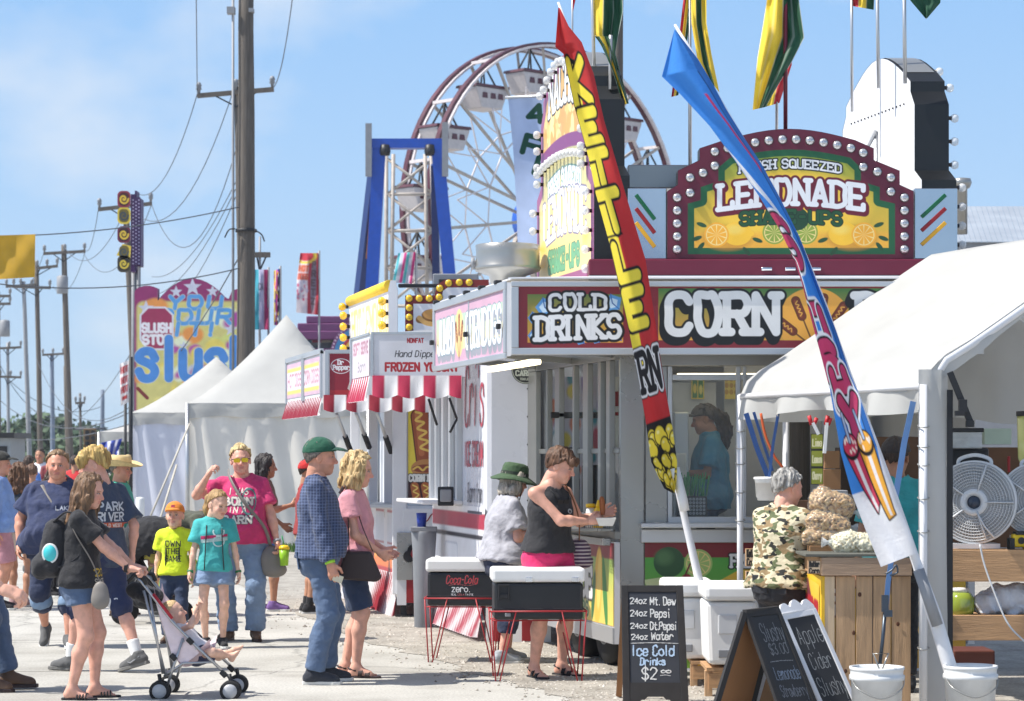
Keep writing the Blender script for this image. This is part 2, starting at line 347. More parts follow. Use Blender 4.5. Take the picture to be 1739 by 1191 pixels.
# ------------------------------------------------------------------ solid modelling for bodies and clothes
_H = rng.random(65536).astype(np.float32)
def vnoise(p):
 p = np.asarray(p, np.float32); i = np.floor(p).astype(np.int64); f = p - i; f = f * f * (3 - 2 * f); r = 0
 for a in (0, 1):
  for b in (0, 1):
   for c in (0, 1):
    h = _H[((i[..., 0] + a) * 7349 + (i[..., 1] + b) * 9151 + (i[..., 2] + c) * 3571) & 65535]
    r = r + h * (f[..., 0] if a else 1 - f[..., 0]) * (f[..., 1] if b else 1 - f[..., 1]) * (f[..., 2] if c else 1 - f[..., 2])
 return r
def V3(*a): return np.array(a, float)
def nrm(v): v = np.asarray(v, float); return v / (np.linalg.norm(v) + 1e-12)
def rot(yaw=0, pitch=0, roll=0):     # yaw left, pitch nose-down, roll towards own right
 return np.array(Matrix.Rotation(R(yaw), 3, 'Z') @ Matrix.Rotation(R(pitch), 3, 'Y') @ Matrix.Rotation(R(roll), 3, 'X'))
class Field:
 def __init__(s, lo, hi, h):
  s.lo = np.asarray(lo, float); s.h = h; s.n = np.maximum(3, np.ceil((np.asarray(hi, float) - s.lo) / h).astype(int) + 1)
  s.d = np.full(s.n, .3, np.float32); s.ax = [s.lo[i] + h * np.arange(s.n[i]) for i in range(3)]
 def win(s, lo, hi):
  sl = []
  for i in range(3):
   a = int(np.clip(np.floor((lo[i] - s.lo[i]) / s.h), 0, s.n[i] - 1)); b = int(np.clip(np.ceil((hi[i] - s.lo[i]) / s.h) + 1, a + 1, s.n[i])); sl.append(slice(a, b))
  g = np.meshgrid(*[s.ax[i][sl[i]] for i in range(3)], indexing='ij'); return tuple(sl), np.stack(g, -1)
 def put(s, sl, d, k=.02, op='u'):
  a = s.d[sl]
  if op == 'u':
   if k > 0: h = np.clip(.5 + .5 * (d - a) / k, 0, 1); s.d[sl] = d * (1 - h) + a * h - k * h * (1 - h)
   else: s.d[sl] = np.minimum(a, d)
  else: # subtract
   if k > 0: h = np.clip(.5 - .5 * (a + d) / k, 0, 1); s.d[sl] = a * (1 - h) - d * h + k * h * (1 - h)
   else: s.d[sl] = np.maximum(a, -d)
 def cap(s, a, b, ra, rb=None, k=.02, op='u', cut=False, flat=None):
  a = np.asarray(a, float); b = np.asarray(b, float); rb = ra if rb is None else rb; m = max(ra, rb) + .06 + k
  sl, p = s.win(np.minimum(a, b) - m, np.maximum(a, b) + m); e = b - a; q = e @ e + 1e-12
  tt = ((p - a) @ e) / q; t = np.clip(tt, 0, 1); v = p - a - t[..., None] * e
  if flat is not None:      # (direction, factor): squash along a direction
   dn = flat[0]; v = v + ((v @ dn) * (1 / flat[1] - 1))[..., None] * dn
  d = np.linalg.norm(v, axis=-1) - (ra + (rb - ra) * t)
  if cut: d = np.maximum(d, (tt - 1) * math.sqrt(q))
  s.put(sl, d.astype(np.float32), k, op); return s
 def chain(s, pts, rs, k=.02, **o):
  for i in range(len(pts) - 1): s.cap(pts[i], pts[i + 1], rs[i], rs[i + 1], k, **o)
  return s
 def ell(s, c, r, M=None, k=.02, op='u', cut=None):
  c = np.asarray(c, float); r = np.asarray(r, float); m = r.max() + .05 + k; sl, p = s.win(c - m, c + m); q = p - c
  if M is not None: q = q @ M
  if cut is not None: cd = cut(q)
  rr = np.linalg.norm(q / r, axis=-1); g = np.linalg.norm(q / (r * r), axis=-1) + 1e-9; d = rr * (rr - 1) / g
  d = np.where(rr < 1e-3, -r.min(), d)
  if cut is not None: d = np.maximum(d, cd)
  s.put(sl, d.astype(np.float32), k, op); return s
 def fn(s, lo, hi, f, k=.02, op='u'):
  sl, p = s.win(lo, hi); s.put(sl, f(p).astype(np.float32), k, op); return s
 def wrinkle(s, amp, sc, st=(1, 1, 1)):
  band = np.abs(s.d) < .03; ii = np.argwhere(band); p = s.lo + ii * s.h
  q = p * np.array(st) * sc; wq = q + 1.2 * vnoise(q * .8 + 3.1)[:, None]; s.d[band] += amp * ((vnoise(wq + 11.3) - .5) * 1.6 + (.5 - np.abs(vnoise(wq * 1.5 + 7) - .5) * 3.2) * .9 + (vnoise(q * 2.3) - .5) * .6).astype(np.float32); return s
 def mesh(s):
  d = s.d; d[0] = d[-1] = .3; d[:, 0] = d[:, -1] = .3; d[:, :, 0] = d[:, :, -1] = .3
  ins = d < 0; n = np.array(d.shape)
  cs = np.zeros(n - 1, np.int8)
  for a in (0, 1):
   for b in (0, 1):
    for c in (0, 1): cs += ins[a:n[0] - 1 + a, b:n[1] - 1 + b, c:n[2] - 1 + c]
  act = np.argwhere((cs > 0) & (cs < 8))
  if not len(act): return np.zeros((0, 3)), np.zeros((0, 4), int)
  idx = -np.ones(n - 1, np.int64); idx[tuple(act.T)] = np.arange(len(act))
  acc = np.zeros((len(act), 3)); cnt = np.zeros(len(act))
  co = [(a, b, c) for a in (0, 1) for b in (0, 1) for c in (0, 1)]
  for u in co:
   for ax in range(3):
    if u[ax]: continue
    v = list(u); v[ax] = 1
    A = d[tuple((act + u).T)]; B = d[tuple((act + v).T)]; m = (A < 0) != (B < 0)
    t = np.where(m, A / np.where(m, A - B, 1), 0); p = np.tile(np.array(u, float), (len(act), 1)); p[:, ax] = t
    acc[m] += p[m]; cnt[m] += 1
  V = s.lo + (act + acc / cnt[:, None]) * s.h; Q = []
  for ax in range(3):
   o1, o2 = [(1, 2), (2, 0), (0, 1)][ax]
   sl0 = [slice(None)] * 3; sl1 = [slice(None)] * 3; sl0[ax] = slice(0, -1); sl1[ax] = slice(1, None)
   A = ins[tuple(sl0)]; B = ins[tuple(sl1)]; e = np.argwhere(A != B)
   e = e[(e[:, o1] > 0) & (e[:, o2] > 0)]
   if not len(e): continue
   f = A[tuple(e.T)]; d1 = np.zeros(3, int); d1[o1] = 1; d2 = np.zeros(3, int); d2[o2] = 1
   q = np.stack([idx[tuple((e - d1 - d2).T)], idx[tuple((e - d2).T)], idx[tuple(e.T)], idx[tuple((e - d1).T)]], 1)
   q[~f] = q[~f][:, ::-1]; Q.append(q)
  Q = np.concatenate(Q); return V, Q[(Q >= 0).all(1)]
def join(parts):
 V = []; Fq = []; C = []; o = 0
 for v, f, c in parts: V.append(v); Fq.append(f + o); C.append(np.broadcast_to(c, (len(v), 3))); o += len(v)
 return np.concatenate(V), np.concatenate(Fq), np.concatenate(C)
SKIN = mat('skin', attr=True, rough=.5, vary=.2, vscale=22, bump=.12, bscale=120)
HAIRM = mat('hair', attr=True, rough=.55, vary=.6, vscale=100, stretch=(1, 1, .15), bump=.5, bscale=110)
ZK = np.array([-.12, -.03, .05, .14, .24, .34, .42, .475, .545]); AK = np.array([.140, .170, .160, .145, .148, .156, .140, .088, .052]); BK = np.array([.09, .118, .112, .102, .106, .114, .098, .074, .052])
def ik(a, c, l1, l2, pole):
 v = c - a; D = np.linalg.norm(v)
 if D > (l1 + l2) * .998: c = a + v / D * (l1 + l2) * .998; v = c - a; D = np.linalg.norm(v)
 u = v / D; x = (l1 * l1 - l2 * l2 + D * D) / (2 * D); y = math.sqrt(max(0, l1 * l1 - x * x)); p = np.asarray(pole, float); p = nrm(p - u * (p @ u)); return a + u * x + p * y, c
def hand(w, d, n, left, k, curl=.55, thumb=.6):
 d = nrm(d); n = nrm(n - d * (n @ d)); t = np.cross(d, n) * (-1 if left else 1); f = Field(w - .2 * k, w + .2 * k, .0052)
 for o in (-.022, 0, .022): f.cap(w + (d * .018 + t * o * .7) * k, w + (d * .082 + t * o) * k, .0145 * k, .0145 * k, .014)
 f.cap(w - d * .03 * k, w + d * .03 * k, .024 * k, .021 * k, .02)
 cu = curl if isinstance(curl, (list, tuple)) else [curl * .85, curl, curl * 1.05, curl * 1.15]
 for i, ln in enumerate((.070, .078, .073, .056)):
  p = w + (d * (.086 - .006 * abs(i - 1.2)) + t * (.031 - .0205 * i)) * k; a = 0
  for j, fr in enumerate((.45, .32, .23)):
   a += cu[i] * (.7, 1.0, .7)[j]; q = p + (d * math.cos(a) + n * math.sin(a)) * ln * fr * k; f.cap(p, q, (.0092 - .0008 * j) * k, (.0086 - .0008 * j) * k, .003); p = q
 p = w + (d * .022 + t * .026) * k; q = p + nrm(d * .75 + t * .62 + n * .3) * .045 * k; f.cap(p, q, .0125 * k, .0105 * k, .012)
 f.cap(q, q + nrm(d * .9 + t * .1 + n * thumb) * .034 * k, .0105 * k, .009 * k, .006)
 v, q = f.mesh(); return v, q
SKINS = {'fair': (226, 172, 148), 'pink': (224, 168, 146), 'tan': (184, 134, 106), 'ruddy': (208, 148, 122), 'light': (228, 182, 158)}
def head_mesh(skin, brow, k, M, c, female=False, stubble=None, wide=1):
 f = Field((-.15, -.13, -.20), (.16, .13, .16), .0062); wd = wide
 f.ell((-.012, 0, .033), (.099, .077 * wd, .090), k=0); f.ell((.028, 0, -.04), (.060, .059 * wd, .078), k=.03); f.ell((.058, 0, -.095), (.024, .026 * wd, .020), k=.03)
 f.ell((-.0, 0, -.055), (.058, .060 * wd, .055), k=.03); f.cap((-.035, 0, -.09), (-.05, 0, -.2), .055 * wd, .058 * wd, .03)
 f.cap((.078, -.026, .022), (.078, .026, .022), .014, .014, .02)
 for s in (-1, 1):
  f.ell((.064, s * .036 * wd, -.032), (.022, .024, .026), k=.025); f.ell((.098, s * .031, .001), (.017, .016, .012), k=.012, op='s')
  f.ell((.0745, s * .031, .001), (.0135, .0135, .0125), k=.003); f.ell((-.008, s * .079 * wd, -.008), (.021, .009, .032), k=.006, M=rot(s * -18, 0, 0)); f.ell((-.002, s * .089 * wd, -.006), (.011, .006, .017), k=.006, op='s')
  f.cap((.080, s * .014, .017 if female else .02), (.071, s * .043, .019 if female else .022), .006, .004, .006)
  f.ell((.093, s * .011, -.036), (.011, .009, .008), k=.008)
 f.cap((.086, 0, .006), (.108, 0, -.031), .009, .0125, .012)
 f.cap((.083, -.017, -.060), (.083, .017, -.060), .0075, .0075, .008); f.cap((.081, -.015, -.0705), (.081, .015, -.0705), .0085, .0085, .008)
 f.cap((.098, -.02, -.0655), (.098, .02, -.0655), .0035, .0035, .003, op='s')
 v, q = f.mesh(); x, y, z = v.T; ay = abs(y); col = np.tile(lin(skin), (len(v), 1))
 def paint(m, c, a=1.):
  m = np.clip(m, 0, 1)[:, None] * a; col[:] = col * (1 - m) + lin(c) * m
 paint(np.exp(-((ay - .038) ** 2 + (z + .03) ** 2) / .0005) * (x > .02), (205, 110, 100), .4); paint(np.exp(-(y ** 2 + (z + .032) ** 2) / .0003) * (x > .08), (205, 110, 100), .4)
 if stubble: paint((z < -.045) * (x > -.01) * 1., stubble, .35)
 paint((abs(z + .065) < .0115) * (ay < .022) * (x > .07) * 1., (186, 104, 98), .6)
 paint((abs(z - (.0185 if female else .0215) + (ay - .03) * .1) < .0052) * (ay > .013) * (ay < .046) * (x > .05) * 1., brow, .55)
 e = np.hypot((ay - .031) / .0125, (z - .001) / .0072); paint((e < 1) * (x > .06) * 1., (215, 205, 200)); paint((np.hypot(ay - .031, z - .001) < .006) * (x > .06) * 1., (52, 40, 34)); paint((e > .8) * (e < 1.35) * (z > -.002) * (x > .055) * 1., (70, 50, 44), .75)
 return (v * k) @ M.T + c, q, col
class Person: pass
def person(label, at, heading, h=1.7, skin='fair', w=1., belly=0, bust=0, hipw=1., limb=1., sh=1., lean=0, side=0, twist=0, hip=(0, 0, 0), LA=None, RA=None, LF=8, RF=-8, LP=0, RP=0, LH=None, RH=None, LE=None, RE=None,
   Ld=None, Rd=None, Ln=None, Rn=None, curl=.55, Lc=None, Rc=None, head=(0, 0, 0), female=False, hair=None, haircol=(90, 66, 46), brow=None, shirt=None, pants=None, shoes=None, hat=None, glasses=None, bare_legs=True, group=None, res=.0115, hs=1., wide=1., stubble=None, nofeet=False, sit=None, cat='person'):
 P_ = Person(); k = h / 1.75; root = thing('person', label, cat, (at[0], at[1], at[2] if len(at) > 2 else 0), R(heading), group); P_.root = root
 Mw = Matrix.Translation(Vector((at[0], at[1], at[2] if len(at) > 2 else 0))) @ Matrix.Rotation(R(heading), 4, 'Z'); P_.W = lambda p: Mw @ Vector(p); P_.M = Mw
 sk = SKINS[skin] if isinstance(skin, str) else skin; brow = brow or tuple(int(c * .75) for c in haircol)
 hip = np.array(hip, float); pv = (V3(0, 0, .93) + hip) * k; T = rot(twist, lean, side); Tp = rot(twist * .4, lean * .25, 0)
 tp = lambda x, y, z: pv + T @ (V3(x, y, z) * k)
 leg = {}; arm = {}
 for s, A, fy, fp in ((1, LA, LF, LP), (-1, RA, RF, RP)):
  a = V3(0, s * .095 * hipw, .085) if A is None else np.array(A, float); a = a * k; hj = pv + Tp @ (V3(0, s * .088 * hipw, -.02) * k)
  fd = rot(fy, 0, 0) @ V3(1, 0, 0); kn, a = ik(hj, a, .425 * k, .42 * k, fd + V3(0, s * .06, 0)); leg[s] = (hj, kn, a, fy, fp)
 for s, Hn, E, dd, nn in ((1, LH, LE, Ld, Ln), (-1, RH, RE, Rd, Rn)):
  sj = tp(-.012, s * .172 * sh, .450); wr = V3(.03, s * (.255 + .05 * (w - 1)), .83) if Hn is None else np.array(Hn, float); wr = wr * k
  el, wr = ik(sj, wr, .285 * k, .25 * k, V3(-1, s * .35, -.25) if E is None else E)
  d = nrm(wr - el) if dd is None else nrm(dd); n = V3(.15, -s, .1) if nn is None else V3(*nn); arm[s] = (sj, el, wr, d, n)
 P_.leg, P_.arm, P_.pv, P_.T, P_.k, P_.tp = leg, arm, pv, T, k, tp
 allp = np.array([p for s in (1, -1) for p in (*leg[s][:3], *arm[s][:3])] + [tp(0, 0, .6), tp(.1, 0, .2)]); lo = allp.min(0) - .26 * k; hi = allp.max(0) + .26 * k; lo[2] = max(lo[2], -.02)
 ak, bk = AK * (1 + (w - 1) * np.array([1, 1, 1, 1.15, 1.1, .9, .6, .3, .1])), BK * (1 + (w - 1) * np.array([1, 1, 1, 1.1, 1.1, 1, .6, .3, .1]))
 ak = ak * np.where(ZK < .1, hipw, 1) * np.where((ZK > .3) & (ZK < .46), sh, 1)
 def torso(p, inf=0., zlo=-.13, zhi=.55, flare=0, fr=None):
  q = ((p - pv) @ (T if fr is None else fr)) / k; z = q[..., 2]; a = np.interp(z, ZK, ak); b = np.interp(z, ZK, bk); bl = belly * np.exp(-((z - .12) / .13) ** 2)
  x = q[..., 0] - bl * .6; b = b + bl * .6; fl = inf + flare * np.clip((.2 - z) / (.2 - zlo + 1e-6), 0, 1); a = a + fl / k; b = b + fl / k
  r = ((np.abs(q[..., 1]) / a) ** 2.4 + (np.abs(x) / b) ** 2.4) ** (1 / 2.4); return np.maximum((r - 1) * np.minimum(a, b), np.maximum(zlo - z, z - zhi)) * k
 blo = pv - .62 * k; bhi = pv + .66 * k
 def limbs_arm(f, s, inf, frac, kk=.02, grow=0.):
  sj, el, wr = arm[s][:3]; g = limb
  f.cap(tp(-.01, s * .045, .495), sj, .042 * k + inf * .7, (.047 * g) * k + inf, .05)
  r0, r1, r2, r3 = .047 * g * k, .041 * g * k, .040 * g * k, .026 * (g * .5 + .5) * k
  if frac <= 1: e = sj + (el - sj) * frac; f.cap(sj, e, r0 + inf, r0 + (r1 - r0) * frac + inf + grow, kk, cut=frac < .999)
  else:
   f.cap(sj, el, r0 + inf, r1 + inf, kk); fr = frac - 1; e = el + (wr - el) * fr; m = el + (wr - el) * min(.3, fr)
   f.cap(el, m, r1 + inf, (r2 + .002) + inf, kk); f.cap(m, e, (r2 + .002) + inf, r2 + (r3 - r2) * fr + inf + grow, kk, cut=frac < 1.98)
 def limbs_leg(f, s, inf, frac, kk=.03, grow=0.):
  hj, kn, an = leg[s][:3]; g = limb; r = [.084 * g * (.6 + .4 * hipw) * k, .058 * g * k, .055 * g * k, .036 * (g * .4 + .6) * k]; back = nrm(kn - (hj + an) / 2 + V3(1e-3, 0, 0)) if np.linalg.norm(kn - (hj + an) / 2) > .03 else V3(1, 0, 0)
  if frac <= 1: e = hj + (kn - hj) * frac; f.cap(hj, e, r[0] + inf, r[0] + (r[1] - r[0]) * frac + inf + grow, kk, cut=True)
  else:
   f.cap(hj, kn, r[0] + inf, r[1] + inf, kk); fr = frac - 1; e = kn + (an - kn) * fr; m = kn + (an - kn) * min(.33, fr) - back * .012 * k
   f.cap(kn, m, r[1] * .98 + inf, r[2] * 1.03 + inf, kk); f.cap(m, e, r[2] * 1.03 + inf, r[2] + (r[3] - r[2]) * fr + inf + grow, kk, cut=frac < 1.98)
 # ---- body
 f = Field(lo, hi, res); slim = -.012 if shirt else 0
 f.fn(blo, bhi, lambda p: torso(p, slim), k=.0)
 f.cap(tp(-.005, 0, .50), tp(.0, 0, .50) + (T @ rot(*head[:1], 0, 0)) @ V3(.02, 0, .10) * k, .056 * k * (1 + (w - 1) * .5), .054 * k * (1 + (w - 1) * .5), .03)
 for s in (1, -1):
  limbs_arm(f, s, slim * .4, 2); limbs_leg(f, s, -.010 if (pants and pants.get('len', 2) > 1.2) else -.004, 2)
  hj, kn, an, fy, fp = leg[s]; Fm = rot(fy, fp, 0); P_.__dict__['foot%d' % s] = Fm
  if shoes is None or shoes.get('kind') in ('sandal', 'slide'):
   q = lambda x, y, z: an + Fm @ (V3(x, y, z) * k)
   f.cap(q(0, 0, 0), q(-.03, 0, -.042), .036 * k, .034 * k, .02); f.cap(q(0, 0, -.01), q(.10, 0, -.052), .034 * k, .024 * k, .03); f.cap(q(-.03, 0, -.048), q(.11, 0, -.056), .03 * k, .024 * k, .02)
   for j in range(5): f.cap(q(.10, s * (.024 - .0125 * j) * -1, -.06), q(.155 - .008 * j, s * (.03 - .0145 * j) * -1, -.064), .013 * k, (.0115 if j == 0 else .009) * k, .006)
 if sit: sit(f, P_)
 hM = T @ rot(*head) if not isinstance(head, np.ndarray) else head; hs *= 1.05; hc = tp(-.002, 0, .520) + hM @ (V3(.022, 0, .146) * k * (.35 + .65 * hs)); P_.hc, P_.hM, P_.hk = hc, hM, k * hs
 v, q = f.mesh(); parts = [(v, q, lin(sk))]
 hv, hq, hcol = head_mesh(sk, brow, k * hs, hM, hc, female, stubble, wide); parts.append((hv, hq, hcol))
 for s, cc in ((1, Lc), (-1, Rc)):
  sj, el, wr, d, n = arm[s]; hv, hq = hand(wr, d, n, s > 0, k * 1.02, curl if cc is None else cc); parts.append((hv, hq, lin(sk)))
 V, Q, C = join(parts); P_.body = raw_mesh('body', V, Q, SKIN, root, C, world=False)
 # ---- clothes
 if pants:
  f = Field(lo, hi, res); i = pants.get('inf', .012); fl = pants.get('len', 1.94)
  f.fn(blo, bhi, lambda p: torso(p, i * .7, -.14, pants.get('top', .07), fr=Tp), k=0)
  f.ell(pv + Tp @ (V3(-.01, 0, -.11) * k), np.array((.095 * (.4 + .6 * w), .075, .075)) * k + i * .5, k=.05)
  for s in (1, -1):
   f.ell(pv + Tp @ (V3(-.055, s * .07, -.06) * k), (np.array((.078, .086, .095)) * (.55 + .45 * w * hipw) * k + i * .5), k=.04)
   limbs_leg(f, s, i, fl, grow=pants.get('flare', .008))
  f.wrinkle(pants.get('wr', .006), 11, (1, 1, 1.9)); v, q = f.mesh(); P_.pants = raw_mesh(pants.get('name', 'trousers'), v, q, pants['m'], root, world=False)
  if pants.get('cuff'):
   f = Field(lo, hi, res)
   for s in (1, -1):
    hj, kn, an = leg[s][:3]; a, b = (hj, kn) if fl <= 1 else (kn, an); fr = fl if fl <= 1 else fl - 1; e = a + (b - a) * fr; g = limb; rr = (.084 + (.058 - .084) * fl if fl <= 1 else .056) * g * k + i + .010
    f.cap(e - (b - a) * .085, e, rr, rr, 0, cut=True); f.fn(e - .3, e + .3, lambda p: ((p - (e - (b - a) * .09)) @ nrm(b - a)), k=0, op='s') if False else None
   v, q = f.mesh(); raw_mesh('cuff', v, q, pants['cuff'], P_.pants, world=False)
 if shirt:
  f = Field(lo, hi, res); i = shirt.get('inf', .014); hem = shirt.get('hem', -.04)
  f.fn(blo, bhi, lambda p: torso(p, i, hem, .535, shirt.get('flare', .02)), k=0)
  if bust:
   for s in (1, -1): f.ell(tp(.075 + .02 * bust, s * .068, .285 - .01 * bust), np.array((.062, .068, .066)) * (.7 + .3 * bust) * k, k=.05)
  if shirt.get('sl', .6) > 0:
   for s in (1, -1): limbs_arm(f, s, shirt.get('si', i * .8), shirt.get('sl', .6), grow=shirt.get('sg', .012))
  else:
   for s in (1, -1): f.cap(tp(0, s * .05, .45), tp(-.005, s * .105, .475), .045 * k + .006, .028 * k + .006, .03)
  nb = tp(-.004, 0, .50); nt_ = nb + T @ V3(.03, 0, .16) * k; nr = shirt.get('neck', .068) * k * (1 + (w - 1) * .35); f.cap(nb + T @ V3(.0, 0, .028) * k, nt_, nr, nr * 1.6, .01, op='s')
  if shirt.get('v'): f.cap(tp(.13, 0, .535), tp(.16, 0, .535 - shirt['v']), .06 * k, .008 * k, .006, op='s')
  f.wrinkle(shirt.get('wr', .006), 9, (1, 1, .8)); v, q = f.mesh(); P_.shirt = raw_mesh(shirt.get('name', 'shirt'), v, q, shirt['m'], root, world=False)
  P_.shirtV = v; P_.shirtQ = q
  if shirt.get('collar'):
   f = Field(nb - .25, nb + .3, .008); f.cap(nb + T @ V3(.0, 0, .0) * k, nb + T @ V3(.006, 0, .045) * k, nr * 1.14, nr * 1.0, 0, cut=True); f.cap(nb, nb + T @ V3(.03, 0, .12) * k, nr * .9, nr * .85, 0, op='s')
   v, q = f.mesh(); raw_mesh('collar', v, q, shirt['collar'] if shirt['collar'] is not True else shirt['m'], P_.shirt, world=False)
 if shoes and not nofeet:
  for s in (1, -1):
   hj, kn, an, fy, fp = leg[s]; Fm = P_.__dict__['foot%d' % s]; q = lambda x, y, z: an + Fm @ (V3(x, y, z) * k); kd = shoes.get('kind', 'sneaker')
   b = shoes.get('big', 1.); pl = [(-.075, .028), (-.085, 0), (-.075, -.028), (0, -.035), (.08, -.042), (.14, -.046), (.185, -.034), (.203, 0), (.188, .032), (.14, .043), (.08, .036), (0, .033)]
   if kd in ('sneaker', 'boot'):
    f = Field(an - .3 * k, an + .3 * k, .0085)
    f.cap(q(-.038, 0, -.038), q(.0, 0, -.035), .042 * b * k, .042 * b * k, .02); f.cap(q(0, 0, -.01), q(.13, 0, -.05), .043 * b * k, .034 * b * k, .03); f.cap(q(.06, .01, -.05), q(.15, -.004, -.053), .034 * b * k, .033 * b * k, .02)
    f.cap(q(-.01, 0, -.02), q(-.012, 0, .03 if kd == 'sneaker' else .10), .044 * k, .045 * k, .02, cut=True); f.fn(an - .3 * k, an + .3 * k, lambda p: ((p - an) @ Fm)[..., 2] + .066 * k, k=0, op='s')
    v, qq = f.mesh(); so_ = raw_mesh('shoe', v, qq, shoes['m'], root, world=False); z0, z1 = -.085, -.060
    if shoes.get('logo') is not None:
     m = MB()
     m.tube([q(.075, -s * .047, -.03), q(.05, -s * .050, -.045), q(.0, -s * .047, -.028), q(-.04, -s * .046, -.012)], [.002, .006, .005, .002], 5); m.build('shoe_mark', shoes['logo'], so_, world=False)
    m = MB()
    for t in range(4): m.tube([q(.045 + .02 * t, .016, .012 - .012 * t), q(.045 + .02 * t, -.016, .012 - .012 * t)], .0035, 5)
    m.build('lace', shoes.get('lace', BLACK), so_, world=False)
   else:
    so_ = None; z0, z1 = -.085, -.068; m = MB()
    def strap(x0, z, wd, hgt):
     for o in np.linspace(-wd / 2, wd / 2, 4): m.tube([q(x0 + o, .046 * math.cos(t), z - hgt + (hgt + .012) * math.sin(t)) for t in np.linspace(0, math.pi, 9)], .005, 5)
    if kd == 'slide': strap(.085, -.045, .07, .032)
    else: strap(.1, -.05, .03, .028); strap(.045, -.03, .025, .036); m.tube([q(.01, .04, -.03), q(-.05, .03, -.01), q(-.062, 0, -.008), q(-.05, -.03, -.01), q(.01, -.04, -.03)], .007, 5)
    so_ = m.build('sandal', shoes['m'], root, world=False)
   m = MB(); pa = [q(x * (1 if kd != 'slide' else .97), y * b * (-s) * -1, z0 / 1) for x, y in pl]; pb = [q(x, y * b * s, z1) for x, y in pl]; n = len(pl); pa = [q(x, y * b * s, z0) for x, y in pl]
   m.add(pa + pb, [tuple(range(n)), tuple(n + i for i in range(n))[::-1]] + [(i, (i + 1) % n, n + (i + 1) % n, n + i) for i in range(n)], False); m.build('sole', shoes.get('sole', WHITEP), so_, bevel=.004, world=False)
   if shoes.get('sock'):
    f = Field(an - .2 * k, an + .35 * k, .009); e = an + (kn - an) * shoes.get('sockh', .25); f.cap(an + V3(0, 0, -.02), e, .042 * k * limb, (.042 + .01) * k * limb, 0, cut=True); v, qq = f.mesh(); raw_mesh('sock', v, qq, shoes['sock'], root, world=False)
 # ---- hair, hat, glasses (head frame, unit size)
 hk = k * hs; HW = lambda v: (np.asarray(v) * hk) @ hM.T + hc
 P_.HW = HW
 if hair:
  f = Field((-.26, -.19, -.55), (.15, .19, .19), .0078); thick = hair.get('t', .016); slope = hair.get('slope', .8); c0 = hair.get('c', .012); side_ = hair.get('nape', -.085)
  cutp = lambda q: np.minimum(np.maximum((q[..., 0] + .012) * slope - (q[..., 2]) - c0 + .0, side_ - .033 - q[..., 2]), 9)
  f.ell((-.014, 0, .036), (.099 + thick * .7, .078 * wide + thick, .092 + thick), k=0, cut=cutp)
  if hair.get('fringe'): f.cap((.085, -.05, .055), (.085, .05, .055), .022 + thick * .4, .022 + thick * .4, .03)
  for st in hair.get('locks', []): f.chain([np.array(p) for p in st[0]], st[1], .03)
  f.wrinkle(hair.get('wr', .010), hair.get('ws', 55), (1, 1, .22)); v, q = f.mesh(); n = vnoise(v * np.array((140, 140, 14))); n2 = vnoise(v * np.array((50, 50, 8)) + 5); c = lin(haircol)[None] * (.55 + .7 * n + .35 * n2)[:, None]
  if hair.get('hi') is not None: c = c * (1 - n2[:, None]) + lin(hair['hi']) * n2[:, None]
  P_.hair = raw_mesh('hair', HW(v), q, HAIRM, root, np.clip(c, 0, 1), world=False)
 HMx = Matrix(hM.tolist()) * hk; hcv = Vector(hc); H = lambda x, y, z: tuple(hcv + HMx @ Vector((x, y, z)))
 P_.H = H; P_.HMx = HMx; P_.hcv = hcv
 if hat:
  kd = hat['kind']
  if kd in ('cap', 'visor'):
   f = Field((-.16, -.15, -.03), (.25, .15, .19), .0068); rr = np.array((.117, .095, .105)); zc = hat.get('z', .035)
   f.ell((-.008, 0, .036), rr, k=0, cut=lambda q: (zc - .036) - q[..., 2] + q[..., 0] * .08)
   if kd == 'visor': f.ell((-.008, 0, .10), (.13, .1, .085), k=.0, op='s')
   v, q = f.mesh(); ho = raw_mesh('cap', HW(v), q, hat['m'], root, world=False)
   f = Field((.0, -.15, -.05), (.27, .15, .12), .0062); f.ell((.095, 0, zc - .012), (.105, .086, .05), k=0); f.ell((.088, 0, zc - .026), (.13, .11, .05), k=0, op='s'); f.ell((-.008, 0, .036), rr * .97, k=0, op='s')
   v, q = f.mesh(); raw_mesh('cap_brim', HW(v), q, hat.get('m2', hat['m']), ho, world=False)
   if hat.get('badge'): m = MB(); m.box(H(.106, 0, .085), (.004, .036 * hk, .03 * hk), Matrix(hM.tolist()) @ Matrix.Rotation(R(-22), 3, 'Y')); m.build('cap_badge', hat['badge'], ho, bevel=.004, world=False)
  else:
   prof = {'straw': [(.205, .055), (.195, .047), (.14, .036), (.108, .042), (.103, .06), (.102, .12), (.094, .15), (.07, .155), (.03, .145), (.0005, .142)],
     'bucket': [(.178, .0), (.175, .008), (.135, .034), (.106, .05), (.103, .07), (.098, .12), (.088, .145), (.06, .155), (.0005, .156)]}[kd]
   m = MB(); vs = []; fs = []; seg = 36; n = len(prof)
   for r_, z_ in prof + [(a * .985, b - .006) for a, b in prof[::-1]]:
    for t in range(seg):
     an_ = 2 * math.pi * t / seg; x = r_ * math.cos(an_) * 1.14 - .008; y = r_ * math.sin(an_); ex = max(0, r_ - .11)
     z = z_ + (ex * 6 * (math.sin(an_) ** 2) * .09 - ex * .12 * math.cos(an_) if kd == 'straw' else ex * .10 * math.sin(3 * an_ + 1)) + (.02 * max(0, -abs(math.sin(an_)) + .3) if kd == 'straw' and z_ > .14 else 0); vs.append(H(x, y, z))
   n = 2 * len(prof)
   for i_ in range(n - 1):
    for t in range(seg): fs.append((i_ * seg + t, i_ * seg + (t + 1) % seg, (i_ + 1) * seg + (t + 1) % seg, (i_ + 1) * seg + t))
   m.add(vs, fs, True); ho = m.build('hat', hat['m'], root, world=False)
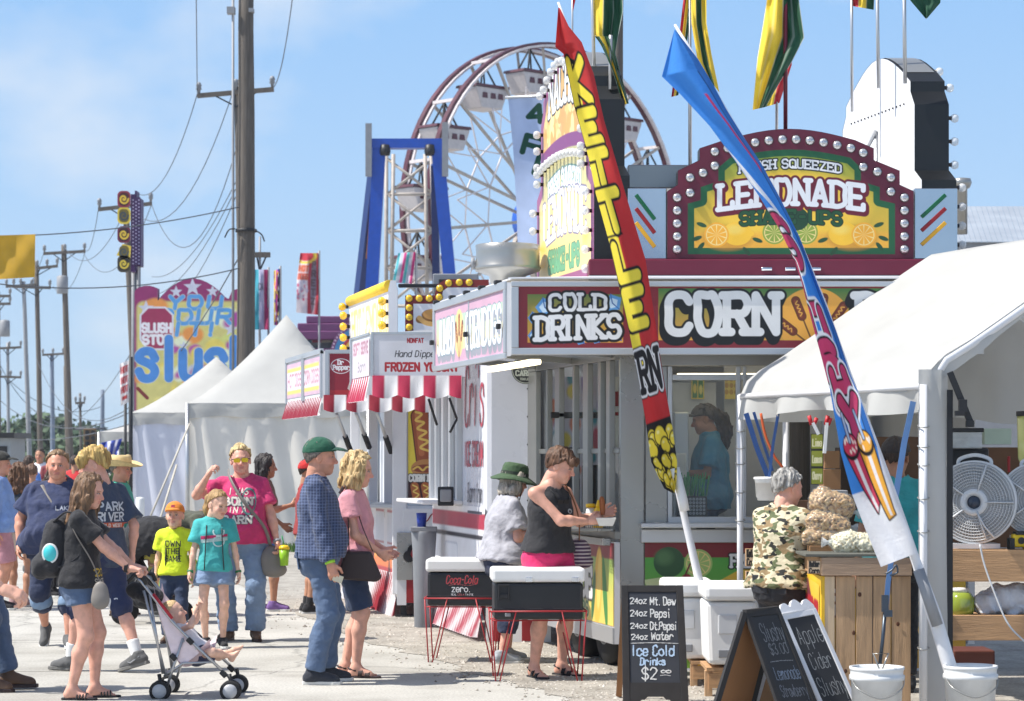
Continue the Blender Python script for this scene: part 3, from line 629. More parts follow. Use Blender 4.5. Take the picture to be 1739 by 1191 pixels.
   m = MB(); vs = [H(r_ * math.cos(t) * 1.14 - .008, r_ * math.sin(t), z_) for r_, z_ in ((.1065, .045), (.105, .078)) for t in np.linspace(0, 2 * math.pi, 33)[:-1]]
   m.add(vs, [(i_, (i_ + 1) % 32, 32 + (i_ + 1) % 32, 32 + i_) for i_ in range(32)], True); m.build('hat_band', hat.get('m2', BLACK), ho, world=False)
   if kd == 'bucket': m = MB(); m.tube([H(.03, -.085, .03), H(.05, -.07, -.06), H(.06, -.03, -.14), H(.06, .02, -.17), H(.05, .07, -.07), H(.03, .085, .03)], .004, 5); m.build('chin_cord', BLACK, ho, world=False)
 if glasses:
  m = MB(); up = glasses.get('z', .002)
  for s in (1, -1):
   m.prism([(-.027, -.017), (.024, -.02), (.028, .006), (.022, .016), (-.024, .016), (-.03, 0)], H(.098, s * .033, up), Vector(H(.09, s * .033 + 1e-9, up)) * 0 + (HMx @ Vector((-.12 * s * 1, 1, 0))) , HMx @ Vector((0, 0, 1)), HMx @ Vector((.004, 0, 0)))
  go = m.build('lens', glasses.get('lens', BLACK), None, world=False); m = MB()
  for s in (1, -1): m.tube([H(.097, s * .058, up + .01), H(.05, s * .078 * wide, up + .008), H(-.01, s * .084 * wide, up + .004)], .0035 * 1.0, 5)
  m.tube([H(.1, -.012, up + .006), H(.106, 0, up + .008), H(.1, .012, up + .006)], .003, 5); g2 = m.build('sunglasses', glasses.get('m', BLACK), root, world=False); go.parent = g2
 return P_
def wrap_print(P_, cv, name, size, z, x=1, m=None, dy=0, lift=.004, parent=None):
 """lay the inked part of a canvas over the chest (x=1) or back (x=-1) of a shirt"""
 bv = BVHTree.FromPolygons([tuple(v) for v in P_.shirtV], [tuple(int(i) for i in q) for q in P_.shirtQ]); x0, y0, x1, y1 = cv.b; k = P_.k
 def fn(X, Y):
  o = []
  for a, b in zip(X, Y):
   u = ((a - x0) / (x1 - x0) - .5) * size[0] * (1 if x > 0 else -1) + dy; v = z + (.5 - (b - y0) / (y1 - y0)) * size[1]; p = P_.tp(.6 * x, u, v); d = P_.T @ V3(-x, 0, 0)
   hit = bv.ray_cast(Vector(p), Vector(d), 1.2)[0]
   o.append(np.array(hit) - d * lift if hit is not None else P_.tp(.1 * x, u, v))
  return np.array(o)
 return cv.mesh(name, fn, m or PAINTC, parent or P_.shirt, mask=True, smooth=True) if False else _wp(cv, fn, name, m or CLOTHP, parent or P_.shirt)
def _wp(cv, fn, name, m, par):
 Fq = grid_faces(cv.nx, cv.ny); a = cv.A.ravel() > .5; Fq = Fq[a[Fq].all(1)]; u, inv = np.unique(Fq, return_inverse=True)
 V = fn(cv.X.ravel()[u], cv.Y.ravel()[u]); return raw_mesh(name, V, inv.reshape(-1, 4), m, par, cv.C.reshape(-1, 3)[u], True, world=False)
# ------------------------------------------------------------------ ground
def ground_mat(name, cols, sc, bump, bsc, shade_lines_cracks=False, rough=.85):
 m = bpy.data.materials.new(name); m.use_nodes = True; t = m.node_tree; b = t.nodes['Principled BSDF']; n = t.nodes.new; k = t.links.new
 tcn = n('ShaderNodeTexCoord'); a = n('ShaderNodeTexNoise'); a.inputs['Scale'].default_value = sc; a.inputs['Detail'].default_value = 8; a.inputs['Roughness'].default_value = .62; k(tcn.outputs['Object'], a.inputs['Vector'])
 r = n('ShaderNodeValToRGB'); e = r.color_ramp.elements; e[0].position, e[1].position = .3, .72; e[0].color, e[1].color = L4(cols[0]), L4(cols[1])
 if len(cols) > 2: x = e.new(.5); x.color = L4(cols[2])
 k(a.outputs[0], r.inputs[0]); colr = r.outputs[0]
 f = n('ShaderNodeTexNoise'); f.inputs['Scale'].default_value = bsc; f.inputs['Detail'].default_value = 6; k(tcn.outputs['Object'], f.inputs['Vector'])
 mi = n('ShaderNodeMix'); mi.data_type = 'RGBA'; mi.blend_type = 'MULTIPLY'; mi.inputs['Factor'].default_value = 1; mr = n('ShaderNodeMapRange'); mr.inputs['From Min'].default_value = .3; mr.inputs['From Max'].default_value = .7; mr.inputs['To Min'].default_value = .72; mr.inputs['To Max'].default_value = 1.12
 k(f.outputs[0], mr.inputs[0]); k(colr, mi.inputs[6]); k(mr.outputs[0], mi.inputs[7]); colr = mi.outputs[2]
 if shade_lines_cracks:
  br = n('ShaderNodeTexBrick'); br.offset = 0; br.inputs['Scale'].default_value = 1; br.inputs['Mortar Size'].default_value = .02; br.inputs['Brick Width'].default_value = 90; br.inputs['Row Height'].default_value = 3.05  # dark row lines: thin cast-shadow streaks painted in as slab joints
  for i, c in ((1, (255, 255, 255)), (2, (244, 244, 242)), (3, (150, 147, 142))): br.inputs[i].default_value = L4(c)
  mp2 = n('ShaderNodeMapping'); mp2.inputs['Location'].default_value = (40, .4, 0); mp2.inputs['Rotation'].default_value = (0, 0, R(1.0)); k(tcn.outputs['Object'], mp2.inputs[0]); k(mp2.outputs[0], br.inputs['Vector'])
  m2 = n('ShaderNodeMix'); m2.data_type = 'RGBA'; m2.blend_type = 'MULTIPLY'; m2.inputs['Factor'].default_value = 1; k(colr, m2.inputs[6]); k(br.outputs[0], m2.inputs[7]); colr = m2.outputs[2]
 if shade_lines_cracks:
  vo = n('ShaderNodeTexVoronoi'); vo.feature = 'DISTANCE_TO_EDGE'; vo.inputs['Scale'].default_value = .22; wn = n('ShaderNodeMix'); wn.data_type = 'RGBA'; wn.blend_type = 'ADD'; wn.inputs['Factor'].default_value = .9; k(tcn.outputs['Object'], wn.inputs[6]); k(a.outputs['Color'], wn.inputs[7]); k(wn.outputs[2], vo.inputs['Vector'])
  cm = n('ShaderNodeMapRange'); cm.inputs['From Max'].default_value = .006; cm.inputs['To Min'].default_value = .62; k(vo.outputs['Distance'], cm.inputs[0]); m3 = n('ShaderNodeMix'); m3.data_type = 'RGBA'; m3.blend_type = 'MULTIPLY'; m3.inputs['Factor'].default_value = 1; k(colr, m3.inputs[6]); k(cm.outputs[0], m3.inputs[7]); colr = m3.outputs[2]
  v2 = n('ShaderNodeTexVoronoi'); v2.inputs['Scale'].default_value = 1.6; k(tcn.outputs['Object'], v2.inputs['Vector']); c2 = n('ShaderNodeMapRange'); c2.inputs['From Min'].default_value = .03; c2.inputs['From Max'].default_value = .06; c2.inputs['To Min'].default_value = .6; k(v2.outputs['Distance'], c2.inputs[0]); m4 = n('ShaderNodeMix'); m4.data_type = 'RGBA'; m4.blend_type = 'MULTIPLY'; m4.inputs['Factor'].default_value = 1; k(colr, m4.inputs[6]); k(c2.outputs[0], m4.inputs[7]); colr = m4.outputs[2]
 k(colr, b.inputs['Base Color']); b.inputs['Roughness'].default_value = rough
 bp = n('ShaderNodeBump'); bp.inputs['Strength'].default_value = bump; bp.inputs['Distance'].default_value = .03; k(f.outputs[0], bp.inputs['Height']); k(bp.outputs[0], b.inputs['Normal'])
 return m
CONC = ground_mat('concrete', [(156, 152, 144), (200, 197, 190), (184, 181, 174)], .8, .12, 55, True)
GRAV = ground_mat('gravel', [(138, 132, 122), (186, 180, 170), (164, 158, 148)], 3, .7, 38)
m = MB(); m.quad((-340, -5, 0), (340, -5, 0), (340, 415, 0), (-340, 415, 0)); m.build('ground', CONC, kind='structure')
edge = [G(1330, 1290), G(1100, 1225), G(1000, 1195), G(860, 1160), G(730, 1120), G(640, 1092), G(430, 1012)]
last = edge[-1]; pts = []
for i, p in enumerate(edge[:-1]):
 q = edge[i + 1]
 for t in np.linspace(0, 1, 9)[:-1]: v = p.lerp(q, t); pts.append(Vector((v.x + random.uniform(-.1, .1), v.y + random.uniform(-.12, .12), .004)))
for t in np.linspace(0, 45, 40): v = last + SIDE * t; pts.append(Vector((v.x + random.uniform(-.12, .12), v.y, .004)))
poly = pts + [Vector((40, pts[-1].y, .004)), Vector((40, 9, .004))]
m = MB(); m.quad(*poly); m.build('gravel_strip', GRAV, kind='structure')
# loose stones, nobody could count them
V = []; Fq = []; C = []
ico = np.array([(1, 0, 0), (-1, 0, 0), (0, 1, 0), (0, -1, 0), (0, 0, 1), (0, 0, -1)], float); fo = np.array([(0, 2, 4), (2, 1, 4), (1, 3, 4), (3, 0, 4), (2, 0, 5), (1, 2, 5), (3, 1, 5), (0, 3, 5)])
for i in range(9000):
 py = 1000 + 230 * random.random() ** 1.2; px = random.uniform(430, 1400); e = np.interp(py, [1012, 1092, 1120, 1160, 1195, 1225], [430, 640, 730, 860, 1000, 1100])
 if px < e - 130 * random.random() ** 3: continue
 g = G(px, py); r = random.uniform(.005, .014) * (1 if random.random() < .95 else 2); a = random.random() * 6.28; c, s_ = math.cos(a), math.sin(a)
 q = ico * np.array([r * random.uniform(.8, 1.4), r, r * random.uniform(.5, .9)]); q = np.stack([q[:, 0] * c - q[:, 1] * s_, q[:, 0] * s_ + q[:, 1] * c, q[:, 2] + .004], 1) + np.array([g.x, g.y, 0])
 Fq.append(fo + len(V) * 6); V.append(q); C.append(np.tile(lin([random.choice(((186, 180, 170), (170, 162, 150), (140, 132, 122), (196, 190, 180)))][0]), (6, 1)))
STONE = mat('stone', attr=True, rough=.9, vary=.2)
raw_mesh('loose_gravel', np.concatenate(V), np.concatenate(Fq), STONE, None, np.concatenate(C), False)['kind'] = 'stuff'
GRASSM = mat('grass_blades', (70, 104, 44), rough=.8, vary=.3)
m = MB()
for i in range(2600):
 if i < 1300: y = random.uniform(40.2, 41.6); px = random.uniform(440, 640); g = GX(px, y)
 else: y = random.uniform(120, 150); px = random.uniform(-60, 330); g = GX(px, y)
 hgt = random.uniform(.05, .16) * (1 if i < 1300 else 4); a = random.random() * 6.28; wd = .02 * (1 if i < 1300 else 14)
 m.add([(g.x - math.cos(a) * wd, g.y - math.sin(a) * wd, 0), (g.x + math.cos(a) * wd, g.y + math.sin(a) * wd, 0), (g.x + random.uniform(-.05, .05), g.y, hgt)], [(0, 1, 2)])
m.build('grass', GRASSM, kind='stuff')

# ------------------------------------------------------------------ helpers for the booths
def px_canvas(b, ss, bgc=(255, 255, 255)): return Canvas(*b, ss, bgc)
def fbox(mb, x0, y0, x1, y1, Y, dep):      # frontal box given by its outline in photo pixels at depth Y, dep metres deep (behind)
 a = P(x0, y1, Y); b = P(x1, y0, Y); mb.hexa([a, (b.x, Y, a.z), (b.x, Y + dep, a.z), (a.x, Y + dep, a.z)], [(a.x, Y, b.z), b, (b.x, Y + dep, b.z), (a.x, Y + dep, b.z)])
def side_fn(X0, Y0, toff=0):               # canvas in metres on the receding side: x=0 at the FAR end
 return lambda tfar, ztop: plane((X0 - .2264 * tfar + toff, Y0 + tfar, ztop), (.2264 / 1.0253, -1 / 1.0253, 0), (0, 0, -1))
def sbox(mb, X0, Y0, t0, t1, z0, z1, th, offx=0):   # box lying along the side, th thick to the outside (negative X)
 q = lambda t, z, o: Vector((X0 - .2264 * t + o, Y0 + t, z))
 mb.hexa([q(t0, z0, offx), q(t1, z0, offx), q(t1, z0, offx - th), q(t0, z0, offx - th)], [q(t0, z1, offx), q(t1, z1, offx), q(t1, z1, offx - th), q(t0, z1, offx - th)])
LAMP = mat('lamp_diffuser', (240, 228, 170), rough=.4); LAMP.node_tree.nodes['Principled BSDF'].inputs['Emission Color'].default_value = (1, .88, .6, 1); LAMP.node_tree.nodes['Principled BSDF'].inputs['Emission Strength'].default_value = 2.2
BULBG = glass('bulb_glass', (240, 240, 240), .55, .08)
YELB = mat('yellow_bulb', (242, 196, 40), rough=.2, vary=.1, coat=.5)
BSOCK = mat('bulb_socket', (54, 48, 50), rough=.4)
BULBR = mat('bulb_reflector', (214, 214, 216), rough=.16, metal=.6, vary=.3, vscale=60)
def bulb_mesh(r, m1, kind):
 mb = MB()
 if kind == 'cap':
  mb.lathe([(r, 0), (r * 1.05, r * .15), (r * .9, r * .4), (r * .55, r * .62), (.0005, r * .7)], seg=14)
  mb.cur = 1
  for a in range(12):
   t = a * math.pi / 6; mb.bar((r * .28 * math.cos(t), r * .28 * math.sin(t), r * .66), (r * .92 * math.cos(t), r * .92 * math.sin(t), r * .36), r * .055, 4)
  mb.lathe([(r * 1.16, -.004), (r * 1.16, r * .12), (r * 1.03, r * .16)], seg=14)
 else:
  mb.cur = 1; mb.lathe([(r * .42, 0), (r * .46, r * .7), (r * .6, r * .75)], seg=10); mb.cur = 0
  mb.lathe([(r * .55, r * .7), (r * .95, r * 1.2), (r, r * 1.7), (r * .75, r * 2.25), (.0005, r * 2.45)], seg=12)
 o = mb.build('bulb', [m1, BSOCK]); return o
def place_bulbs(proto, spots, direction, parent, first):
 q = Vector(direction).to_track_quat('Z', 'Y'); off = root_off(parent)
 for i, p in enumerate(spots):
  o = proto if first and i == 0 else proto.copy()
  if o is not proto: COLL.objects.link(o)
  o.parent = parent; o.rotation_mode = 'QUATERNION'; o.rotation_quaternion = q; o.location = Vector(p) - off
def dogs(cv, cx, cy, s, angs):
 """corn dogs on sticks, with a mustard squiggle, fanned from one spot"""
 for a, ln in angs:
  u = np.array([math.sin(R(a)), -math.cos(R(a))]); v = np.array([-u[1], u[0]]); c = np.array([cx, cy]); p = c + u * ln * s; q = c + u * (ln - .62) * s
  cv.fill(cv.seg([c, q]) - .03 * s, (120, 74, 30)); d = cv.seg([p, q]); cv.fill(d - .17 * s, (60, 24, 14)); cv.fill(d - .15 * s, (122, 52, 24)); cv.fill(cv.seg([p - v * .03 * s, q - v * .03 * s]) - .05 * s, (150, 72, 34))
  z = [q + (p - q) * t + v * .05 * s * (1 if i % 2 else -1) for i, t in enumerate(np.linspace(.05, .95, 8))]; cv.fill(cv.seg(spline(z, 4)) - .02 * s, (240, 176, 60))
def lemon(cv, cx, cy, r, half=False, col=(246, 196, 40)):
 if half:
  cv.fill(cv.ell(cx, cy, r, r), col); cv.fill(cv.ell(cx, cy, r * .86, r * .86), (252, 226, 140))
  for a in range(10): u = np.array([math.cos(a * .628), math.sin(a * .628)]); cv.fill(cv.poly([(cx, cy), (cx + (u[0] * .78 - u[1] * .2) * r, cy + (u[1] * .78 + u[0] * .2) * r), (cx + (u[0] * .78 + u[1] * .2) * r, cy + (u[1] * .78 - u[0] * .2) * r)]), tuple(min(255, int(q * 1.0)) for q in col))
 else:
  cv.fill(np.minimum(cv.ell(cx, cy, r * 1.25, r), cv.ell(cx + r * 1.2, cy, r * .25, r * .22)), col); cv.fill(cv.ell(cx - r * .2, cy - r * .35, r * .7, r * .4), (252, 214, 84), aa=6)
def leaf(cv, x, y, ln, a, c=(40, 84, 50)): cv.fill(cv.ell(x + ln * .5 * math.cos(R(a)), y + ln * .5 * math.sin(R(a)), ln * .5, ln * .2, a), c)

# ------------------------------------------------------------------ the corn dog and lemonade trailer
TR = thing('food_trailer', 'white corn dog and cold drinks trailer with maroon lemonade board on its roof', 'food trailer', (1.0, 18.5, 0))
CXT, CYT = .813, 18.0
m = MB()                                        # shell: roof, floor, back and inner walls
XR = 3.45
flo = [Vector((CXT, CYT, 0)), Vector((XR, CYT, 0)), Vector((XR - .2264 * 3.4, CYT + 3.4, 0)), Vector((CXT - .2264 * 3.4, CYT + 3.4, 0))]
def slab(mb, z0, z1): mb.hexa([v + Vector((0, 0, z0)) for v in flo], [v + Vector((0, 0, z1)) for v in flo])
slab(m, .42, .5); m.build('floor', STEEL, TR)
m = MB(); slab(m, 2.93, 3.0); m.build('roof', WHITE, TR)
m = MB(); m.hexa([flo[2] + Vector((0, 0, .5)), flo[3] + Vector((0, 0, .5)), flo[3] + Vector((0, -.06, .5)), flo[2] + Vector((0, -.06, .5))], [flo[2] + Vector((0, 0, 2.93)), flo[3] + Vector((0, 0, 2.93)), flo[3] + Vector((0, -.06, 2.93)), flo[2] + Vector((0, -.06, 2.93))])
m.hexa([flo[1] + Vector((0, .02, .2)), flo[2] + Vector((0, 0, .2)), flo[2] + Vector((-.05, 0, .2)), flo[1] + Vector((-.05, .02, .2))], [flo[1] + Vector((0, .02, 2.93)), flo[2] + Vector((0, 0, 2.93)), flo[2] + Vector((-.05, 0, 2.93)), flo[1] + Vector((-.05, .02, 2.93))]); m.build('wall', WHITE, TR)
m = MB(); fbox(m, 1230, 610, 1480, 905, 19.6, .03); fbox(m, 1135, 650, 1216, 905, 19.5, .03); m.build('inner_partition', mat('inner_white', (206, 208, 212), rough=.4, vary=.08), TR)
m = MB(); fbox(m, 1052, 604, 1095, 1180, 17.997, .16); m.build('corner_post', STEEL, TR, bevel=.01)
m = MB(); fbox(m, 1095.3, 600, 1660, 621.5, 18.003, .1); fbox(m, 1095.3, 622, 1133.5, 890, 18.02, .06); m.build('front_header', STEEL, TR, bevel=.006)
m = MB()
for x0, x1 in ((1134, 1142), (1250, 1258), (1262, 1268), (1395, 1404)): fbox(m, x0, 622, x1, 888, 18.0, .05)
fbox(m, 1136, 636, 1660, 646, 18.01, .04); fbox(m, 1136, 878, 1660, 890, 17.99, .05); m.build('window_frame', ALU, TR, bevel=.004)
m = MB(); fbox(m, 1140, 640, 1252, 880, 18.03, .006); m.build('window_pane', glass('window_glass', (225, 232, 236), .06), TR)
m = MB(); fbox(m, 1089, 889, 1660, 897, 17.78, .28); fbox(m, 1089, 899, 1660, 922, 17.94, .07); m.build('counter_ledge', ALU, TR, bevel=.006)
# painted lower front
cv = px_canvas((1095, 922, 1640, 1135), 1.3, (136, 30, 40)); X, Y = cv.X, cv.Y
cv.fill(cv.rect(1095, 947, 1640, 1140), (70, 170, 66), c2=(150, 196, 60)); cv.fill(cv.poly([(1180, 1010), (1260, 965), (1640, 935), (1640, 1140), (1180, 1140)]), (240, 204, 44), c2=(236, 170, 40))
cv.fill(cv.poly([(1225, 1010), (1310, 975), (1640, 960), (1640, 985), (1320, 990), (1240, 1030)]), (150, 30, 40))
cv.fill(cv.ell(1136, 955, 26, 26), (46, 92, 50)); cv.fill(cv.ell(1128, 947, 14, 12), (84, 132, 76), aa=7)
lemon(cv, 1186, 957, 24, True, (176, 206, 110)); cv.fill(cv.poly([(1094, 985), (1128, 980), (1150, 990), (1136, 1010), (1100, 1004)]), (214, 222, 160))
for x, y in ((1156, 990), (1166, 984), (1176, 992)): cv.fill(cv.ell(x, y, 9, 9), (160, 22, 38))
cv.fill(cv.seg([(1160, 985), (1172, 958)]) - 1.5, (120, 30, 40))
cv.write('FRESH SQUEEZED', 1242, 963, 1400, 20, 2.3, (240, 240, 238), outline=2.4, serif=True); cv.write('LEMONADE', 1236, 1040, 1420, 46, 5.2, (240, 240, 240), outline=4, oc=(140, 24, 40), serif=True)
cv.mesh('painted_panel', front(17.995), PAINT, TR)
m = MB(); fbox(m, 1095, 922, 1640, 1140, 18.0, .05); fbox(m, 1095, 1135, 1640, 1152, 17.99, .05); m.build('lower_wall', WHITE, TR)
# side wall facing the walk
m = MB(); sbox(m, CXT, CYT, -.0, 2.9, 2.32, 2.5, .05)
for t0, t1 in ((.16, .26), (.42, .5), (.80, .95), (1.22, 1.27), (1.70, 1.85), (2.1, 2.15), (2.5, 2.9)): sbox(m, CXT, CYT, t0, t1, 1.04, 2.32, .045)
sbox(m, CXT, CYT, 0, 2.9, .98, 1.04, .05); sbox(m, CXT, CYT, 0, 2.9, 1.62, 1.66, .02, -.0); m.build('side_frame', STEELD, TR, bevel=.005)
m = MB(); sbox(m, CXT, CYT, .02, 2.88, 1.04, 2.32, .004, .03); m.build('side_window_pane', glass('window_glass', (225, 232, 236), .06), TR)
m = MB(); sbox(m, CXT, CYT, .1, 2.6, 1.035, 1.06, .34, -.03); sbox(m, CXT, CYT, .1, 2.6, .93, .985, .06, -.05); m.build('side_counter', STEEL, TR, bevel=.004)
cv = Canvas(0, 0, 2.95, .62, 130, (150, 40, 50)); cv.fill(cv.rect(0, .12, 2.95, .62), (120, 186, 84), c2=(246, 214, 90))
for x in (.5, 1.1, 1.8, 2.5):
 cv.fill(cv.ell(x, .34, .12, .3, 8), (242, 190, 50)); cv.fill(cv.ell(x + .03, .3, .06, .22, 8), (250, 214, 96)); cv.fill(cv.ell(x + .2, .38, .06, .28, -12), (62, 140, 60)); cv.fill(cv.ell(x - .14, .42, .05, .2, 14), (40, 110, 56))
cv.write('LEMONADE', .9, .42, 2.3, .2, .03, (240, 240, 236), outline=.02, serif=True); cv.write('SHAKE-UPS', 1.2, .58, 2.2, .1, .014, (44, 120, 60), outline=.006, oc=(240, 236, 180))
fnS = side_fn(CXT, CYT, -.056); cv.mesh('side_painted_panel', fnS(2.88, .95), PAINT, TR)
m = MB(); sbox(m, CXT, CYT, 0, 2.9, .2, .96, .05); m.build('side_lower_wall', WHITE, TR); m = MB(); sbox(m, CXT, CYT, 0, 2.9, .2, .32, .012, -.052); m.build('side_skirt', ALU, TR)
for t in (.55, 1.35):
 m = MB(); p = Vector((CXT - .2264 * t + .12, CYT + t, .33)); Mx = Vector((1, .2264, 0)).to_track_quat('Z', 'Y').to_matrix(); m.lathe([(.18, -.11), (.31, -.1), (.33, -.05), (.33, .05), (.31, .1), (.18, .11)], p, 26, Mx); wo = m.build('tyre', RUBBER, TR); m = MB(); m.lathe([(.0005, -.07), (.08, -.08), (.17, -.115), (.185, -.09), (.185, .09)], p, 22, Mx); m.build('rim', GREYP, wo)
m = MB(); sbox(m, CXT, CYT, 0.2, 2.6, .3, .42, -.9, .2); m.build('chassis', DARK, TR)
# interior: machines, shelves, cups
m = MB(); fbox(m, 1145, 700, 1170, 885, 18.6, .25); m.cur = 1; fbox(m, 1148, 770, 1166, 820, 18.57, .02); m.build('cup_dispenser', [ALU, WHITEP], TR, bevel=.01)
YELP = mat('yellow_paint', (236, 204, 50), rough=.5); GREENP = mat('green_paint', (44, 120, 62), rough=.5)
for x, c in ((1185, 0), (1242, 1)):
 cvp = px_canvas((x - 11, 636, x + 11, 678), 1.6, (236, 208, 70)); 
 if c == 0:
  cvp.fill(cvp.rect(x - 9, 640, x - 1, 676), (60, 130, 60)); cvp.fill(cvp.rect(x + 1, 640, x + 9, 676), (70, 140, 64)); cvp.fill(cvp.ell(x - 5, 660, 3, 8), (240, 210, 70)); cvp.fill(cvp.ell(x + 5, 662, 3, 8), (240, 220, 100))
 else:
  for i in range(9): cvp.fill(cvp.ell(x - 8 + 8 * (i % 3), 644 + 11 * (i // 3), 3.4, 4.4), (200, 150, 30))
 b = cvp.b; cvp.mesh('menu_card', front(19.44), PAINT, TR)
m = MB()
for i in range(3): m.lathe([(.045, 0), (.062, .17), (.058, .17), (.04, .01)], P(1160 - 3 * i, 878, 18.45 + .12 * i), 16); m.lathe([(.045, .02), (.062, .30)], P(1160 - 3 * i, 878, 18.45 + .12 * i), 16)
m.build('cup_stack', glass('clear_plastic', (230, 236, 240), .4), TR)
m = MB(); fbox(m, 1040, 640, 1062, 760, 19.0, .25); m.cur = 1; fbox(m, 1043, 665, 1059, 690, 18.97, .02); fbox(m, 1043, 700, 1059, 706, 18.97, .02); m.build('drink_cup_tower', [WHITEP, REDP], TR, bevel=.01)
m = MB(); fbox(m, 935, 700, 1020, 710, 19.7, .3); fbox(m, 960, 760, 985, 880, 19.6, .3); fbox(m, 990, 790, 1030, 885, 19.4, .3); m.build('kitchen_unit', DARK, TR, bevel=.01)
cvp = px_canvas((936, 640, 1030, 860), 1.0, (214, 208, 226)); 
for i in range(26): cvp.fill(cvp.ell(random.uniform(936, 1030), random.uniform(640, 860), random.uniform(4, 11), random.uniform(6, 22)), random.choice(((120, 90, 180), (206, 60, 90), (240, 214, 60), (60, 150, 170), (238, 238, 240), (236, 120, 60))), aa=2)
cvp.mesh('drink_poster', front(20.3), PAINT, TR)
m = MB(); fbox(m, 1150, 606, 1380, 617, 18.2, .08); fbox(m, 1150, 634, 1380, 640, 18.9, .08); m.build('strip_light', LAMP, TR, bevel=.01)
# flap boards
cv = px_canvas((881, 486, 1660, 591), 1.35, (138, 34, 46)); X, Y = cv.X, cv.Y
cv.fill(cv.rect(896, 500, 1058, 582), (38, 128, 62), c2=(252, 170, 48)); cv.fill(cv.rect(1118, 490, 1640, 578), (38, 128, 62), c2=(250, 176, 50))
cv.fill(np.maximum(cv.rect(896, 530, 1058, 582), -cv.rect(800, 400, 1100, 535)), (160, 196, 50), c2=(252, 170, 48), a=.5)
for x, y, s in ((925, 522, 16), (1040, 515, 15), (906, 540, 10), (905, 570, 9), (960, 575, 9), (985, 577, 9), (1012, 576, 8), (1048, 572, 9)):
 q = [(x - s, y), (x - s * .2, y - s), (x + s, y - s * .6), (x + s * .8, y + s * .7), (x - s * .3, y + s)]; cv.fill(cv.poly(q), (90, 160, 220)); cv.fill(cv.poly([(a * .6 + x * .4, b * .6 + y * .4) for a, b in q]), (206, 232, 250)); cv.fill(cv.seg([q[1], (x, y), q[3]]) - 1, (50, 110, 180))
cv.write('COLD', 934, 528, 1028, 26, 3.0, (240, 240, 240), outline=4, serif=True, arc=lambda t: -2 * math.sin(t * 3.14)); cv.write('DRINKS', 912, 577, 1052, 37, 3.9, (240, 240, 240), outline=4.6, serif=True, arc=lambda t: -5 * t)
cv.fill(cv.ell(1382, 545, 62, 56), (252, 178, 52), clip=cv.rect(1118, 490, 1640, 578)); dogs(cv, 1384, 592, 46, [(-52, 1.65), (-22, 1.9), (10, 1.9), (34, 1.9), (58, 1.6)])
for tx, a, b in (('CORN', 1136, 1318), ('DOGS', 1458, 1640)): cv.write(tx, a, 564, b, 62, 7.2, (238, 238, 236), outline=4, serif=True, shadow=(-5, 11))
cv.mesh('front_sign', front(17.335), PAINT, TR)
m = MB(); fbox(m, 881, 486, 1660, 591, 17.34, .03); m.build('front_flap', WHITE, TR)
m = MB(); fbox(m, 868, 478, 1672, 487, 17.32, .06); fbox(m, 868, 591, 1672, 603, 17.32, .06); fbox(m, 868, 487, 881, 591, 17.32, .06); m.build('front_flap_frame', ALU, TR, bevel=.006)
JX, JY = -.006, 17.38
cv = Canvas(0, 0, 2.6, .5, 230, (206, 160, 182)); cv.fill(cv.rect(.04, .1, 2.56, .38), (150, 200, 186), c2=(250, 214, 150)); cv.fill(cv.ell(.98, .25, .17, .19), (250, 206, 130)); dogs(cv, .98, .46, .19, [(-25, 1.6), (0, 1.75), (25, 1.6)])  # pastel print: the washing-out by sun glare is in the colours
cv.write('JUMBO', .1, .375, .78, .25, .022, (244, 244, 246), outline=.012, oc=(120, 140, 150), serif=True, shadow=(.02, .05), sc=(150, 150, 160)); cv.write('CORNDOGS', 1.24, .375, 2.5, .25, .02, (244, 244, 246), outline=.012, oc=(120, 140, 150), serif=True, shadow=(.02, .05), sc=(150, 150, 160))
fj = side_fn(JX, JY, -.034); cv.mesh('side_sign', fj(2.62, 2.82), PAINT, TR)
m = MB(); sbox(m, JX, JY, 0, 2.67, 2.32, 2.85, .03); m.build('side_flap', WHITE, TR)
m = MB(); sbox(m, JX, JY, 0, 2.67, 2.80, 2.86, .02, -.03); sbox(m, JX, JY, 0, 2.67, 2.30, 2.345, .02, -.03); sbox(m, JX, JY, 1.28, 1.30, 2.345, 2.8, .012, -.03); sbox(m, JX, JY, 2.62, 2.67, 2.345, 2.8, .02, -.03); sbox(m, JX, JY, 0, .05, 2.345, 2.8, .02, -.03); m.build('side_flap_frame', ALU, TR, bevel=.005)
m = MB()
for t in (.25, .8, 1.35, 1.9, 2.55): sbox(m, JX, JY, t, t + .06, 2.855, 2.885, .05, -.01)
for t in (.1, 1.25, 2.6): sbox(m, JX, JY, t, t + .05, 2.52, 2.56, .03, -.05)
m.build('latch', DARK, TR, bevel=.006)
m = MB(); q = lambda x, y, z: Vector((x, y, z)); e = 2.655
m.hexa([q(JX - .02, 17.36, 2.875), q(XR, 17.36, 2.875), q(XR, 18.05, 2.93), q(CXT, 18.05, 2.93)], [q(JX - .02, 17.36, 2.885), q(XR, 17.36, 2.885), q(XR, 18.05, 2.945), q(CXT, 18.05, 2.945)])
m.hexa([q(JX, 17.36, 2.872), q(CXT, 18.05, 2.926), q(CXT - .2264 * 2.6, 20.65, 2.926), q(JX - .2264 * e, 17.38 + e, 2.872)], [q(JX, 17.36, 2.882), q(CXT, 18.05, 2.94), q(CXT - .2264 * 2.6, 20.65, 2.94), q(JX - .2264 * e, 17.38 + e, 2.882)]); m.build('flap_roof', WHITE, TR)
m = MB()
for t in (.3, 1.1): sbox(m, JX, JY, t, t + .75, 2.27, 2.31, -.09, .2)
m.build('strip_light', LAMP, TR, bevel=.012)
m = MB()
